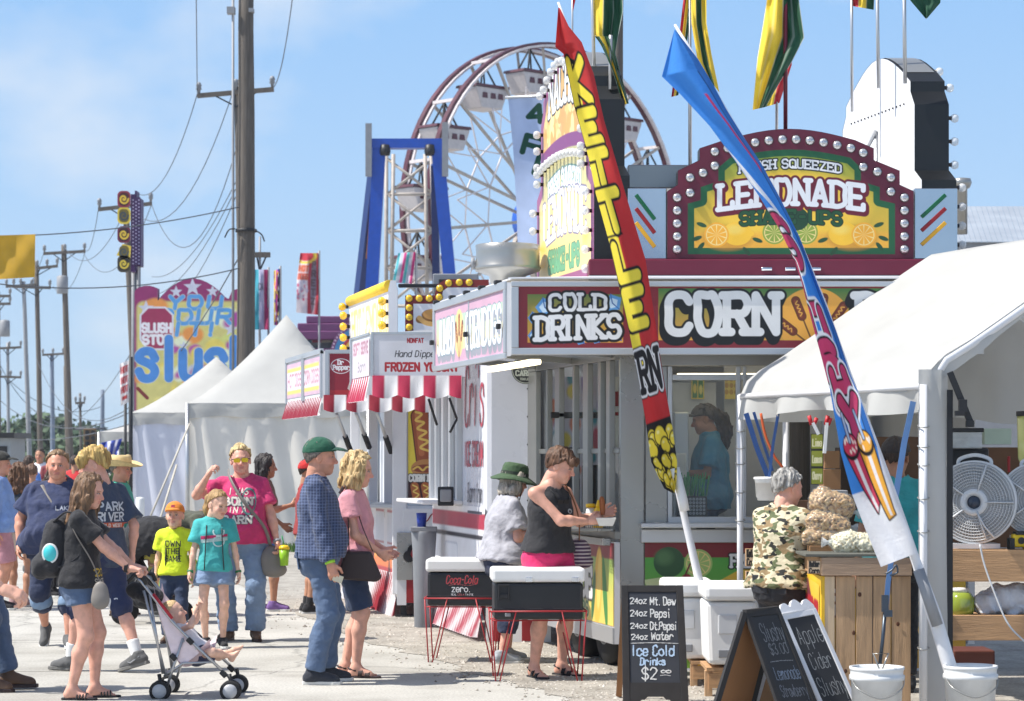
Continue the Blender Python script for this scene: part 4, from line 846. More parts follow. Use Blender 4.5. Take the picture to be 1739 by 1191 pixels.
for t in (.1, 1.3, 2.5): m = MB(); m.beam((JX - .2264 * t + .03, JY + t, 2.4), (CXT - .2264 * t - .05, CYT + t, 2.36), .03, .05); m.build('flap_bracket', ALU, TR)
# roof boards
m = MB(); fbox(m, 1000, 440, 1660, 468, 17.9, .5); m.build('roof_band', MAROON, TR, bevel=.01); m = MB(); fbox(m, 1000, 468, 1660, 478, 17.88, .5); m.build('roof_trim', ALU, TR)
LP_ = [(1133, 440), (1133, 325), (1151, 314), (1151, 290), (1188, 272), (1188, 252)] + [(1230 + (1452 - 1230) * t, 238 - 19 * math.sin(math.pi * t)) for t in np.linspace(0, 1, 13)] + [(1484, 252), (1484, 272), (1528, 290), (1528, 314), (1552, 325), (1552, 440)]
def board(name, pl, Y, th, mm, parent): 
 m = MB(); a = [P(x, y, Y) for x, y in pl]; n = len(a); b = [p + Vector((0, th, 0)) for p in a]; m.add(a + b, [tuple(range(n)), tuple(n + i for i in range(n))[::-1]] + [(i, (i + 1) % n, n + (i + 1) % n, n + i) for i in range(n)], False); return m.build(name, mm, parent)
LB = board('lemonade_sign', LP_, 17.98, .2, mat('black_edge', (24, 26, 28), rough=.4), TR)
cv = px_canvas((1133, 216, 1552, 440), 1.7, (104, 26, 50)); ins = cv.poly(LP_); cv.A = (ins < 0) * 1.; A0 = cv.A.copy()
cv.fill(-(-ins - 3), (104, 26, 50))
inner = [(1168, 432), (1168, 346), (1190, 340), (1190, 318), (1220, 308), (1220, 285)] + [(1240 + 204 * t, 268 - 14 * math.sin(math.pi * t)) for t in np.linspace(0, 1, 9)] + [(1462, 285), (1462, 308), (1494, 318), (1494, 340), (1520, 346), (1520, 432)]
di = cv.poly(inner); cv.fill(di, (30, 98, 58)); cv.fill(di + 11, (92, 158, 54), c2=(250, 190, 40)); cv.fill(cv.ell(1342, 350, 130, 60), (252, 204, 44), clip=di + 11, aa=14); cv.fill(cv.rect(1168, 395, 1520, 440), (248, 180, 40), clip=di + 11, aa=8, a=.8)
for sx in (1, -1):
 f = lambda x: 1342 + sx * (x - 1342); cv.fill(cv.ell(f(1236), 404, 44, 22), (206, 140, 24), aa=5, a=.6); lemon(cv, f(1252), 397, 20, False, (255, 200, 20)); lemon(cv, f(1217), 399, 21, True, (250, 176, 20))
 for x, y, a in ((1192, 402, 160), (1196, 412, 130), (1262, 420, 50), (1278, 405, 20), (1200, 385, 200)): leaf(cv, f(x), y, 18, a if sx > 0 else 180 - a)
 lemon(cv, 1342 + sx * 27, 395, 20, True, (146, 170, 60))
cv.fill(cv.ell(1346, 408, 12, 13), (126, 20, 40)); cv.fill(cv.ell(1352, 372, 22, 20), (30, 70, 44))
arc = lambda t: -9 * math.sin(math.pi * t); cv.write('FRESH SQUEEZED', 1256, 294, 1428, 14, 1.5, (238, 238, 238), outline=2.2, serif=True, arc=arc)
cv.write('LEMONADE', 1222, 356, 1466, 40, 4.3, (236, 238, 240), outline=4, oc=(110, 20, 44), serif=True, arc=lambda t: -10 * math.sin(math.pi * t), shadow=(2, 4), sc=(110, 20, 44)); cv.write('SHAKE-UPS', 1258, 382, 1428, 20, 2.5, (34, 84, 50), outline=1.6, oc=(20, 50, 34), serif=True, arc=lambda t: -4 * math.sin(math.pi * t))
cv.A = A0; cv.mesh('sign_face', front(17.974), PAINT, LB, mask=True)
bp = [(1150, y) for y in (424, 402, 380, 358, 336)] + [(1172, 328), (1172, 302), (1194, 294), (1214, 282), (1214, 258)] + [(1236 + 209 * t, 252 - 15 * math.sin(math.pi * t)) for t in np.linspace(0, 1, 10)] + [(1466, 260), (1466, 284), (1490, 292), (1513, 302), (1513, 326)] + [(1536, y) for y in (336, 358, 380, 402, 424)]
place_bulbs(bulb_mesh(.03, BULBR, 'cap'), [P(x, y, 17.97) for x, y in bp], (0, -1, 0), LB, True)
for x in (1302, 1342, 1385): m = MB(); m.tube([P(x - 9, 457, 17.892), P(x + 9, 457, 17.892)], .016, 10); m.build('handle', CHROME, TR, bevel=.004)
GRNS = mat('green_reflector', (20, 100, 60), rough=.3); YELS = mat('amber_reflector', (226, 170, 40), rough=.3)
for x0, x1, mir in ((1066, 1132, 1), (1553, 1626, 0)):
 m = MB(); fbox(m, x0, 320, x1, 440, 18.05, .4); po = m.build('polished_panel', mat('polished_metal', (200, 204, 208), rough=.14, metal=.95, vary=.1, vscale=2), TR, bevel=.005)
 m = MB()
 for i, (mm, yy) in enumerate(((0, 355), (1, 378), (2, 402))):
  m.cur = mm; w_ = x1 - x0; a, b = (x0 + 14, x1 - 20)
  p, q = ((a, yy - 24), (b, yy + 18)) if mir else ((a - 2, yy + 14), (b, yy - 24)); m.beam(P(*p, 18.045), P(*q, 18.045), .03, .012, (0, 1, 0))
 m.build('stripe_reflector', [GRNS, REDP, YELS], po, bevel=.004)
m = MB(); fbox(m, 1066, 280, 1190, 320, 18.6, .6); m.build('roof_box', STEEL, TR, bevel=.01)
# boards that stand along the roof sides
prof = [(0, 2.93), (0, 3.62), (.14, 3.70), (.14, 3.80), (.14, 4.15), (.22, 4.25), (.22, 4.32), (.36, 4.40)] + [(.36 + 1.08 * t, 4.40 + .17 * math.sin(math.pi * t)) for t in np.linspace(.1, .9, 9)] + [(1.44, 4.40), (1.58, 4.32), (1.58, 4.25), (1.66, 4.15), (1.66, 3.80), (1.66, 3.70), (1.8, 3.62), (1.8, 2.93)]
prof = [(t, 2.93 + (z - 2.93) * 1.12) for t, z in prof]
def side_board(X0, Y0, flip, name, faces=True):
 th = .26; m = MB(); q = lambda t, z, o: Vector((X0 - .2264 * t + o, Y0 + t, z)); n = len(prof); Z = lambda z: 2.93 + (z - 2.93) * 1.12
 def zs(v): v[:, 2] = Z(v[:, 2]); return v
 m.add([q(t, z, 0) for t, z in prof] + [q(t, z, th) for t, z in prof], [tuple(range(n)), tuple(n + i for i in range(n))[::-1]], False); m.cur = 1; m.add([q(t, z, -.002) for t, z in prof] + [q(t, z, th + .002) for t, z in prof], [(i, (i + 1) % n, n + (i + 1) % n, n + i) for i in range(n)], False)
 m.cur = 2; m.add([q(t, z + .004, .02) for t, z in prof[7:17]] + [q(t, z + .004, th - .02) for t, z in prof[7:17]], [(i, i + 1, 10 + i + 1, 10 + i) for i in range(9)], True)
 bo = m.build(name, [WHITE, mat('black_edge'), STEEL], TR)
 if faces:
  cv = Canvas(0, 0, 1.85, 1.66, 190, (150, 84, 126)); pp = [(1.84 - t * 1.0253, 4.59 - (2.93 + (z - 2.93) / 1.12)) for t, z in prof]; ins = cv.poly(pp); cv.A = (ins < 0) * 1.; A0 = cv.A.copy(); di = ins + .09  # pale tones put sun glare and fading into the print
  cv.fill(di, (96, 140, 110), c2=(252, 220, 150)); cv.fill(np.maximum(di, cv.Y - .66), (206, 160, 90), c2=(230, 190, 130))
  for i in range(70): cv.fill(cv.ell(random.uniform(.3, 1.6), random.uniform(.38, .64), .08, .05, random.uniform(0, 180)), random.choice(((236, 190, 110), (214, 160, 84), (246, 214, 140))), clip=np.maximum(di, cv.Y - .66))
  cv.fill(abs(cv.Y - .74 + .10 * (1 - ((cv.X - .92) / .92) ** 2)) - .05, (130, 60, 120), clip=ins); cv.write('NACHOS', .42, .40, 1.44, .28, .021, (246, 246, 246), outline=.016, serif=True, arc=lambda t: -.05 * math.sin(math.pi * t))
  cv.fill(cv.ell(.92, 1.25, .62, .36), (253, 222, 130), clip=di, aa=10); cv.write('FRESH SQUEEZED', .4, 1.0, 1.44, .11, .016, (236, 240, 240), outline=.012, oc=(90, 140, 130), serif=True, arc=lambda t: -.06 * math.sin(math.pi * t))
  cv.write('LEMONADE', .25, 1.32, 1.6, .28, .021, (246, 246, 248), outline=.014, oc=(120, 110, 140), serif=True, arc=lambda t: -.06 * math.sin(math.pi * t)); cv.write('SHAKE-UPS', .4, 1.52, 1.4, .13, .02, (110, 170, 130), outline=.008, oc=(70, 120, 100), serif=True)
  for x in (.22, 1.62): lemon(cv, x, 1.38, .1, False, (250, 214, 120))
  f0 = side_fn(X0, Y0, -.006)(1.8, 4.59); cv.A = A0; cv.mesh('sign_face', lambda x, y: zs(f0(x, y)), PAINT, bo, mask=True)
  sp = []
  for tt in (.06, 1.74):
   for z in (3.0, 3.13, 3.26, 3.39, 3.52): sp.append(q(tt, Z(z), -.004))
  for tt in (.2, 1.6):
   for z in (3.72, 3.84, 3.96, 4.08): sp.append(q(tt, Z(z), -.004))
  for t in np.linspace(.3, 1.5, 11): sp.append(q(t, Z(4.35 + .16 * math.sin(math.pi * (t - .36) / 1.08 if .36 < t < 1.44 else 0)), -.004))
  for t in np.linspace(.2, 1.6, 13): sp.append(q(t, Z(3.75 + .10 * (1 - ((t - .9) / .9) ** 2)), -.004))
  place_bulbs(bulb_mesh(.034, BULBG, 'pear'), sp, (-1, -.2264, 0), bo, True)
 else:
  sp = [q(tt, Z(z), th + .004) for tt, zs in ((.02, (3.05, 3.18, 3.31, 3.44, 3.57)), (.16, (3.74, 3.9, 4.06)), (.25, (4.28,)), (.45, (4.42,))) for z in zs]
  place_bulbs(bulb_mesh(.034, BULBG, 'pear'), sp, (1, .2264, 0), bo, True)
  m = MB(); m.bar(q(.9, 4.2, -.01), q(1.1, 3.2, -.5), .02); m.bar(q(.9, 4.2, -.01), q(.9, 3.0, -.01), .01); m.build('brace', ALU, bo)
  m = MB()
  for i in range(24): t, z = prof[0][0] + .05 + (1.7) * i / 23, 3.0; m.sphere(q(t, 3.58 + (.75 if .3 < t < 1.5 else .05), -.004), .008, 6, 4)
  m.build('rivet', DARK, bo)
 return bo
side_board(.62, 18.12, 0, 'roof_side_sign'); side_board(3.12, 18.4, 0, 'roof_side_sign', False)
# exhaust fan of spun steel on the flap roof
pc = P(862, 482, 19.6); m = MB(); m.lathe([(.13, -.05), (.15, .06), (.26, .1), (.27, .13), (.262, .14), (.255, .25), (.262, .31), (.25, .315), (.16, .30), (.0005, .29)], (pc.x, 19.6, pc.z), 36); m.build('exhaust_fan', STEEL, TR)
m = MB(); m.bar(P(806, 448, 19.6), P(800, 448, 19.6), .05, 12); m.build('vent_pipe', GREYP, TR)
# ------------------------------------------------------------------ ribbons: flags, banners, awnings in cloth
def rs(pl, t):
 pl = np.asarray(pl, float); d = np.r_[0, np.cumsum(np.hypot(*np.diff(pl, axis=0).T))]; d /= d[-1]; return np.stack([np.interp(t, d, pl[:, 0]), np.interp(t, d, pl[:, 1])], -1)
def rib(Lp, Rp, Y, W, H, amp=.03, fu=1.5, fv=1.0, ph=0, lean=0):
 def fn(X, Yc):
  u = X / W; v = Yc / H; a = rs(Lp, v); b = rs(Rp, v); p = a + (b - a) * u[:, None]
  y = Y + amp * np.sin(2 * math.pi * (fu * u + fv * v) + ph) + amp * .4 * np.sin(2 * math.pi * (fu * 2.3 * u - fv * 1.7 * v) + ph) + lean * u
  return np.stack([(p[:, 0] - CX) / F * y, y, CH - (p[:, 1] - HY) / F * y], 1)
 return fn
RYG = ((190, 26, 44), (240, 206, 40), (34, 84, 60))
def stripes(cv, cols, horizontal=True):
 n = len(cols); x0, y0, x1, y1 = cv.b
 for i, c in enumerate(cols):
  if horizontal: cv.fill(cv.rect(x0 - 1, y0 + (y1 - y0) * i / n, x1 + 1, y0 + (y1 - y0) * (i + 1) / n), c)
  else: cv.fill(cv.rect(x0 + (x1 - x0) * i / n, y0 - 1, x0 + (x1 - x0) * (i + 1) / n, y1 + 1), c)
def flag(label, pole, Lp, Rp, Y, cols, horiz, amp=.03, ph=0, r=.014, fu=1.4, group='striped flags on the lemonade trailer', pcol=None):
 b = P(*pole[0], Y); root = thing('flag', label, 'flag', b, group=group); m = MB(); m.tube([P(x, y, Y) for x, y in pole], r, 8); m.build('pole', pcol or ALU, root)
 cv = Canvas(0, 0, 1, 1.6, 34); stripes(cv, cols, horiz); cv.mesh('cloth', rib(Lp, Rp, Y - .02, 1, 1.6, amp, fu, .8, ph), CLOTHP, root, smooth=True)
flag('red yellow and green flag hanging in a long fold beside the dark pole', [(1010, 160), (1004, -80)], [(1012, -70), (1008, 20), (1010, 60), (1040, 110), (1060, 176)], [(1055, -70), (1058, 20), (1050, 60), (1045, 90), (1068, 176)], 18.5, (RYG[1], RYG[2], RYG[2]), False, .05)
flag('green and yellow flag tip hanging low against a short silver pole', [(1036, 152), (1037, 60)], [(1010, 62), (1020, 75), (1040, 120), (1058, 178)], [(1034, 62), (1040, 90), (1050, 125), (1068, 176)], 18.3, (RYG[2], RYG[1], RYG[2]), False, .03, 1)
flag('tiny red and yellow flag at the top of a thin pole behind the kettle banner', [(972, 130), (972, -40)], [(972, -30), (973, 6)], [(984, -30), (973, 20)], 19.0, (RYG[1], RYG[0]), True, .01, 1, .008)
flag('tricolour flag furled around its pole behind the head of the blue banner', [(1172, 290), (1171, -60)], [(1166, -50), (1158, 20), (1150, 90), (1140, 165)], [(1180, -50), (1172, 30), (1166, 80), (1152, 162)], 18.6, RYG, False, .02, 2)
flag('tricolour flag hanging straight down just clear of the blue banner', [(1171, 280), (1171.5, -60)], [(1172, -50), (1174, 40), (1184, 100), (1200, 130)], [(1200, -50), (1200, 40), (1208, 90), (1222, 158)], 18.4, (RYG[1], RYG[2], RYG[1]), False, .03, .5, .006)
flag('largest tricolour flag billowing over the lemonade board from a maroon pole', [(1334, 228), (1334, -60)], [(1310, -50), (1296, 40), (1286, 100), (1278, 187)], [(1350, -50), (1366, 64), (1345, 105), (1300, 182)], 18.2, (RYG[1], RYG[1], RYG[2], RYG[2]), False, .05, .3, .016, pcol=MAROON)
flag('small red and yellow flag hanging behind the largest tricolour flag', [(1319, 222), (1320, 20)], [(1298, 100), (1290, 150), (1292, 184)], [(1344, 90), (1345, 110), (1324, 175)], 18.9, (RYG[2], RYG[1], RYG[0]), False, .02, 1, .012)
flag('red and yellow flag just showing below the top edge on its tall thin pole', [(1447, 190), (1446, -60)], [(1446, -50), (1445, 10)], [(1486, -50), (1484, 17)], 19.2, (RYG[0], RYG[1], RYG[2]), False, .03, 2, .012)
flag('flag cut by the top edge on the middle pole over the white board back', [(1492, 150), (1489, -60)], [(1489, -70), (1489, -30)], [(1530, -70), (1530, -30)], 18.9, RYG, True, .03, 2, .014)
flag('dark green flag corner flying off the pole over the black stepped edge', [(1537, 142), (1535, -60)], [(1536, -60), (1545, 0), (1572, 32)], [(1600, -60), (1597, 5), (1574, 32)], 18.5, (RYG[1], RYG[2]), True, .02, 1, .015)
# ------------------------------------------------------------------ kettle corn feather banner
K = thing('feather_banner', 'tall red feather banner with yellow lettering and popcorn at its foot', 'feather banner', P(1215, 1140, 16.8))
m = MB(); pp = [(1215, 1140), (1187, 985), (1165, 890), (1143, 795), (1123, 690), (1104, 590), (1078, 480), (1049, 370), (1020, 260), (1000, 150), (968, 60), (948, 4)]; m.tube([P(x, y, 16.87) for x, y in pp], [.03, .03, .026, .022, .02, .018, .016, .014, .012, .011, .010, .009], 10); m.build('pole', WHITE, K)
KL = [(948, 14), (943, 80), (957, 92), (975, 180), (1000, 270), (1012, 330), (1034, 410), (1052, 490), (1070, 570), (1086, 655), (1096, 712), (1106, 785), (1128, 830), (1143, 838)]
KR = [(950, 12), (966, 45), (988, 72), (1008, 125), (1026, 205), (1064, 335), (1096, 440), (1112, 540), (1122, 610), (1132, 672), (1142, 726), (1150, 785), (1149, 815), (1146, 836)]
cv = Canvas(0, 0, 1, 8.5, 62, (196, 34, 38)); X, Y = cv.X, cv.Y
cv.fill(cv.rect(-.05, .95, .34, 6.3), (244, 222, 40)); cv.fill(cv.seg([(0, .93), (.2, .96), (.5, 1.05)]) - .05, (24, 22, 24))
for ch, y0, y1 in (('K', .95, 1.75), ('E', 1.85, 2.45), ('T', 2.55, 3.15), ('T', 3.25, 3.95), ('L', 4.15, 4.8), ('E', 4.95, 5.6)):
 cv.fill(cv.seg([(0, y1 + .05), (.5, y1 + .05)]) - .02, (24, 22, 24))
 d = cv.text(ch, .12 if ch != 'T' else .02, y1 - .06, .68 if ch != 'T' else .7, y1 - y0 - .1, serif=False); cv.fill(d - .155, (24, 22, 24)); cv.fill(d - .10, (244, 222, 40))
d = cv.text('RN', .12, 6.66, .86, .62, serif=True); cv.fill(d - .13, (24, 22, 24)); cv.fill(d - .105, (226, 226, 228)); cv.fill(d - .065, (34, 32, 36))
cv.fill(cv.rect(-.1, 7.2, 1.1, 9), (30, 28, 30)); r_ = random.Random(4)
for i in range(26):
 x, y = r_.uniform(0, 1), r_.uniform(7.35, 8.5); s_ = r_.uniform(.10, .2); cv.fill(np.minimum(cv.ell(x, y, s_, s_ * .8), cv.ell(x + s_ * .7, y + .07, s_ * .7, s_ * .6)) - .03, (28, 24, 22)); cv.fill(np.minimum(cv.ell(x, y, s_, s_ * .8), cv.ell(x + s_ * .7, y + .07, s_ * .7, s_ * .6)), (240, 216, 44)); cv.fill(cv.ell(x - s_ * .3, y - s_ * .3, s_ * .3, s_ * .16), (248, 240, 160))
cv.mesh('cloth', rib(KL, KR, 16.76, 1, 8.5, .045, .55, .9, .4), CLOTHP, K, smooth=True)
m = MB(); m.tube([P(1146, 795, 16.8), P(1160, 850, 16.8), P(1163, 868, 16.8)], .034, 10); m.build('sleeve', WHITEP, K)
# ------------------------------------------------------------------ slush feather banner standing in a bucket
B = thing('feather_banner', 'tall blue feather banner with pink lettering and striped drink cups, standing in a bucket', 'feather banner', P(1640, 1225, 13.9))
m = MB(); pp = [(1640, 1225), (1612, 1130), (1585, 1040), (1556, 955), (1520, 850), (1480, 740), (1442, 640), (1400, 520), (1360, 420), (1312, 320), (1242, 205), (1188, 110), (1146, 42)]; m.tube([P(x, y, 13.96) for x, y in pp], [.042, .042, .042, .028, .024, .022, .02, .018, .016, .014, .012, .010, .008], 10); m.build('pole', WHITE, B)
m = MB(); m.bar(P(1592, 1062, 13.9), P(1560, 968, 13.9), .033, 10); m.build('sleeve', GREYP, B)
BL = [(1145, 52), (1124, 130), (1156, 161), (1205, 214), (1249, 274), (1290, 335), (1320, 383), (1350, 443), (1362, 482), (1375, 533), (1397, 614), (1410, 665), (1428, 770), (1447, 840), (1470, 900), (1496, 963)]
BR = [(1146, 50), (1185, 100), (1212, 145), (1233, 185), (1261, 230), (1293, 278), (1326, 339), (1358, 403), (1386, 476), (1420, 562), (1443, 633), (1459, 672), (1500, 790), (1525, 860), (1546, 905), (1556, 940)]
cv = Canvas(0, 0, 1, 9.2, 62, (40, 134, 222)); cv.fill(cv.rect(-.1, 8.0, 1.1, 9.3), (236, 236, 240)); cv.fill(cv.rect(.55, 7.2, 1.1, 9.3) , (236, 236, 240), clip=cv.poly([(.62, 9.3), (1.1, 6.9), (1.1, 9.3)]))
cv.fill(cv.rect(.84, -.1, 1.2, 7.4), (34, 110, 190)); cv.fill(cv.seg([(.84, .8), (.84, 7.2)]) - .012, (22, 62, 110))
for ch, y0, y1, x0, x1 in (('S', 3.55, 4.3, -.1, .5), ('L', 4.35, 5.05, -.06, .5), ('U', 5.1, 5.6, -.02, .55), ('S', 5.65, 6.15, 0, .6), ('H', 6.1, 6.6, .25, .75), ('Y', 6.55, 7.2, .3, .8)):
 d = cv.text(ch, x0, y1, x1, y1 - y0); cv.fill(d - .20, (236, 238, 242)); cv.fill(d - .15, (26, 24, 30)); cv.fill(d - .11, (204, 52, 104))
cv.fill(cv.poly([(.02, 2.2), (.12, 2.5), (.55, 3.4), (.5, 3.5), (.02, 2.9)]), (236, 238, 242), clip=cv.rect(.0, 1, .9, 3.6)); cv.fill(cv.poly([(.62, 1.2), (.7, 1.2), (.86, 2.6), (.8, 2.7)]), (206, 50, 104))
for pl, c in (([(.12, 7.32), (.5, 7.3), (.58, 8.25), (.46, 8.4)], (208, 44, 84)), ([(.52, 7.32), (.92, 7.3), (.86, 8.5), (.66, 8.55)], (244, 172, 38))):
 d = cv.poly(pl); cv.fill(d - .03, (24, 22, 26)); cv.fill(d, c); x0 = (pl[0][0] + pl[1][0]) / 2; x1 = (pl[2][0] + pl[3][0]) / 2; cv.fill(cv.poly([(x0 - .05, 7.3), (x0 + .05, 7.3), (x1 + .03, 8.5), (x1 - .03, 8.5)]), (240, 236, 236), clip=d)
 cv.fill(cv.ell(x0, 7.28, .2, .2) - .02, (24, 22, 26)); cv.fill(cv.ell(x0, 7.26, .19, .17), c)
 for i in range(16): cv.fill(cv.ell(x0 + r_.uniform(-.15, .15), 7.25 + r_.uniform(-.12, .12), .02, .03), (250, 236, 220))
 d2 = cv.seg([(x0, 7.2), (x0 - .07, 6.75)]); cv.fill(d2 - .05, (24, 22, 26)); cv.fill(d2 - .03, (170, 190, 220))
cv.mesh('cloth', rib(BL, BR, 13.86, 1, 9.2, .04, .6, 1.1, 1.2), CLOTHP, B, smooth=True)

# ------------------------------------------------------------------ ice cream trailer
T2 = thing('food_trailer', 'white ice cream trailer with red lettering and a pink striped awning', 'food trailer', (-.2, 21, 0))
AX, AY = -.2254, 20.8
m = MB(); sbox(m, AX, AY, 0, 2.35, .42, 2.78, -1.5); m.build('wall', mat('trailer_white', (214, 216, 224), rough=.28, vary=.06, vscale=2), T2, bevel=.05)
m = MB(); m.box((AX + .28, 20.79, .0 + .16), (.56, .02, .34)); m.cur = 1; m.box((AX + .12, 20.778, .16), (.11, .01, .30)); m.box((AX + .36, 20.778, .16), (.1, .01, .30)); m.build('front_skirt', [WHITE, REDP], T2)
cv = Canvas(0, 0, 2.38, .42, 90, (236, 236, 238))
for i in range(52): cv.fill(cv.poly([(i * .048, 0), (i * .048 + .022, 0), (i * .048 + .03, .2), (i * .048, .42), (i * .048 - .026, .42), (i * .048 + .004, .2)]), (186, 60, 84))
fsk = side_fn(AX, AY, -.01)
def skirt(fn, amp):
 def g(x, y): v = fn(x, y); v[:, 0] -= amp * (y / .42) * (1 + .35 * np.sin(x * 60)); return v
 return g
cv.mesh('striped_skirt', skirt(fsk(2.33, .46), .09), CLOTHP, T2, smooth=True)
m = MB(); sbox(m, AX, AY, 1.06, 1.6, 1.22, 2.3, .015); sbox(m, AX, AY, 1.74, 2.24, 1.22, 2.3, .015); m.build('window_pane', mat('window_dark', (96, 100, 108), rough=.1, vary=.5, vscale=2), T2)
m = MB()
for t in (.98, 1.3, 1.62, 1.95, 2.22): sbox(m, AX, AY, t, t + .08, 1.15, 2.36, .05)
sbox(m, AX, AY, .98, 2.3, 2.3, 2.38, .05); m.build('window_frame', ALU, T2, bevel=.005)
m = MB(); sbox(m, AX, AY, .95, 2.3, 1.165, 1.2, .36); m.build('counter', WHITE, T2, bevel=.008)
cv = Canvas(0, 0, 2.38, .72, 110, (236, 236, 240)); cv.fill(cv.rect(0, .06, 3.4, .2), (178, 36, 66)); cv.fill(cv.rect(0, .25, 3.4, .29), (44, 42, 52)); cv.fill(cv.rect(.6, .34, 1.2, .7, .05), (206, 210, 220)); cv.fill(cv.rect(.62, .36, 1.18, .68, .05), (234, 236, 242)); cv.mesh('painted_band', side_fn(AX, AY, -.006)(2.33, 1.16), PAINT, T2)
cv = Canvas(0, 0, .9, 1.5, 150, (226, 228, 234)); cv.A[:] = 0; cv.write("Cri's", .08, .62, .86, .5, .022, (176, 30, 60), slant=.2); cv.write('ICE CREAM', .1, .98, .84, .2, .018, (176, 30, 60)); cv.write('Barn Inn', .2, 1.3, .8, .16, .012, (50, 50, 70), slant=.2); cv.fill(cv.rect(.2, 1.38, .82, 1.41), (60, 60, 80)); cv.mesh('lettering', side_fn(AX, AY, -.008)(.92, 2.5), PAINT, T2, mask=True)
bc = P(893, 628, 20.77); cv = Canvas(-.13, -.13, .13, .13, 500); cv.A[:] = 0; cv.fill(cv.ell(0, 0, .125, .125), (38, 42, 44)); cv.fill(abs(cv.ell(0, 0, .115, .115)) - .003, (190, 196, 180)); cv.write('WELLS', -.075, -.01, .075, .04, .006, (200, 206, 190), serif=True); cv.write('CARGO', -.085, .05, .085, .04, .006, (200, 206, 190), serif=True); cv.write('TRAILERS', -.05, .09, .05, .018, .002, (200, 206, 190))
cv.mesh('maker_badge', plane((bc.x, 20.765, bc.z), (1, 0, 0), (0, 0, -1)), PAINT, T2, mask=True)
m = MB()
for i in range(9): m.sphere((AX + .36, 20.795, .5 + .24 * i), .008, 6, 4)
m.build('rivet', DARK, T2)
# awning box
FX, FY = -1.215, 21.0
cv = px_canvas((632, 567, 790, 640), 2.0, (222, 222, 228)); cv.write('NONFAT', 692, 582, 719, 7, 1.0, (176, 30, 44)); cv.write('Hand Dipped', 671, 606, 744, 10, .8, (36, 36, 42), slant=.25); cv.write('FROZEN YOGURT', 655, 630, 778, 13, 1.9, (182, 26, 40)); cv.mesh('awning_sign', front(FY - .004), PAINT, T2)
m = MB(); fbox(m, 632, 567, 790, 639, FY, .03); sbox(m, FX, FY, 0, .94, 2.3, 2.66, .02); a = FX + .02
m.hexa([(FX, 21, 2.62), (AX, 21, 2.7), (AX - .2, 21.94, 2.7), (FX - .2, 21.94, 2.62)], [(FX, 21, 2.66), (AX, 21, 2.74), (AX - .2, 21.94, 2.74), (FX - .2, 21.94, 2.66)]); m.build('awning_box', WHITE, T2)
m = MB(); fbox(m, 631, 564, 792, 568, FY - .01, .04); fbox(m, 630, 564, 634, 640, FY - .012, .04); sbox(m, FX, FY, 0, .95, 2.655, 2.675, .012, -.02); sbox(m, FX, FY, .93, .97, 2.25, 2.675, .02, -.02); m.build('awning_frame', ALU, T2)
cv = Canvas(0, 0, .93, .33, 120, (220, 206, 214)); cv.write('SOFT', .06, .12, .4, .09, .012, (176, 110, 130)); cv.write('SERVE', .48, .12, .86, .09, .012, (176, 110, 130)); cv.write('Barn', .3, .28, .7, .08, .006, (110, 110, 120), slant=.2); cv.mesh('awning_side_sign', side_fn(FX, FY, -.026)(.9, 2.63), PAINT, T2)
def valance(name, ps, drop, w_, cols, parent, flare=.04, sc=.03):
 """striped scalloped cloth hung along a line of world points"""
 ps = [Vector(p) for p in ps]; d = np.r_[0, np.cumsum([(b - a).length for a, b in zip(ps, ps[1:])])]; Lg = d[-1]; cv = Canvas(0, 0, Lg, drop, 120); n = max(2, round(Lg / w_))
 for i in range(n): cv.fill(cv.rect(Lg * i / n, -1, Lg * (i + 1) / n, 9), cols[i % len(cols)])
 A = np.array([tuple(p) for p in ps])
 def fn(x, y):
  q = np.stack([np.interp(x, d, A[:, i]) for i in range(3)], 1); t = (ps[-1] - ps[0]).normalized(); nn = np.array((t.y, -t.x, 0)); nn = nn * (1 if nn[1] <= .2 or nn[0] < 0 else -1)
  q[:, 2] -= y * (1 + sc / drop * np.abs(np.sin(math.pi * x / Lg * n / 2))); return q + nn[None] * ((y / drop) * (flare + .02 * np.sin(x / Lg * n * math.pi)))[:, None]
 return cv.mesh(name, fn, CLOTHP, parent, smooth=True)
valance('striped_valance', [(FX, FY - .02, 2.3), (FX + .78, FY - .02, 2.3)], .17, .115, ((190, 40, 80), (238, 238, 240)), T2); valance('striped_valance', [(FX - .2264 * .94 - .02, FY + .94, 2.3), (FX - .02, FY, 2.3)], .19, .06, ((190, 40, 80), (238, 238, 240)), T2)
for a, b in (((728, 678), (742, 722)), ((763, 676), (776, 712)), ((776, 712), (764, 735))):
 m = MB(); m.bar(P(*a, 21.0), P(*b, 21.0 if b[0] != 742 else 21.1), .012, 6); m.build('gas_strut', BLACK, T2)
m = MB(); m.box(P(757, 843, 21.5), (.14, .1, .17)); m.cur = 1; m.box(P(757, 842, 21.44), (.1, .02, .11)); n_ = m.build('napkin_holder', [DARK, GREYP], None, bevel=.01); props(n_, 'dark napkin holder on the counter of the ice cream trailer', 'napkin holder')
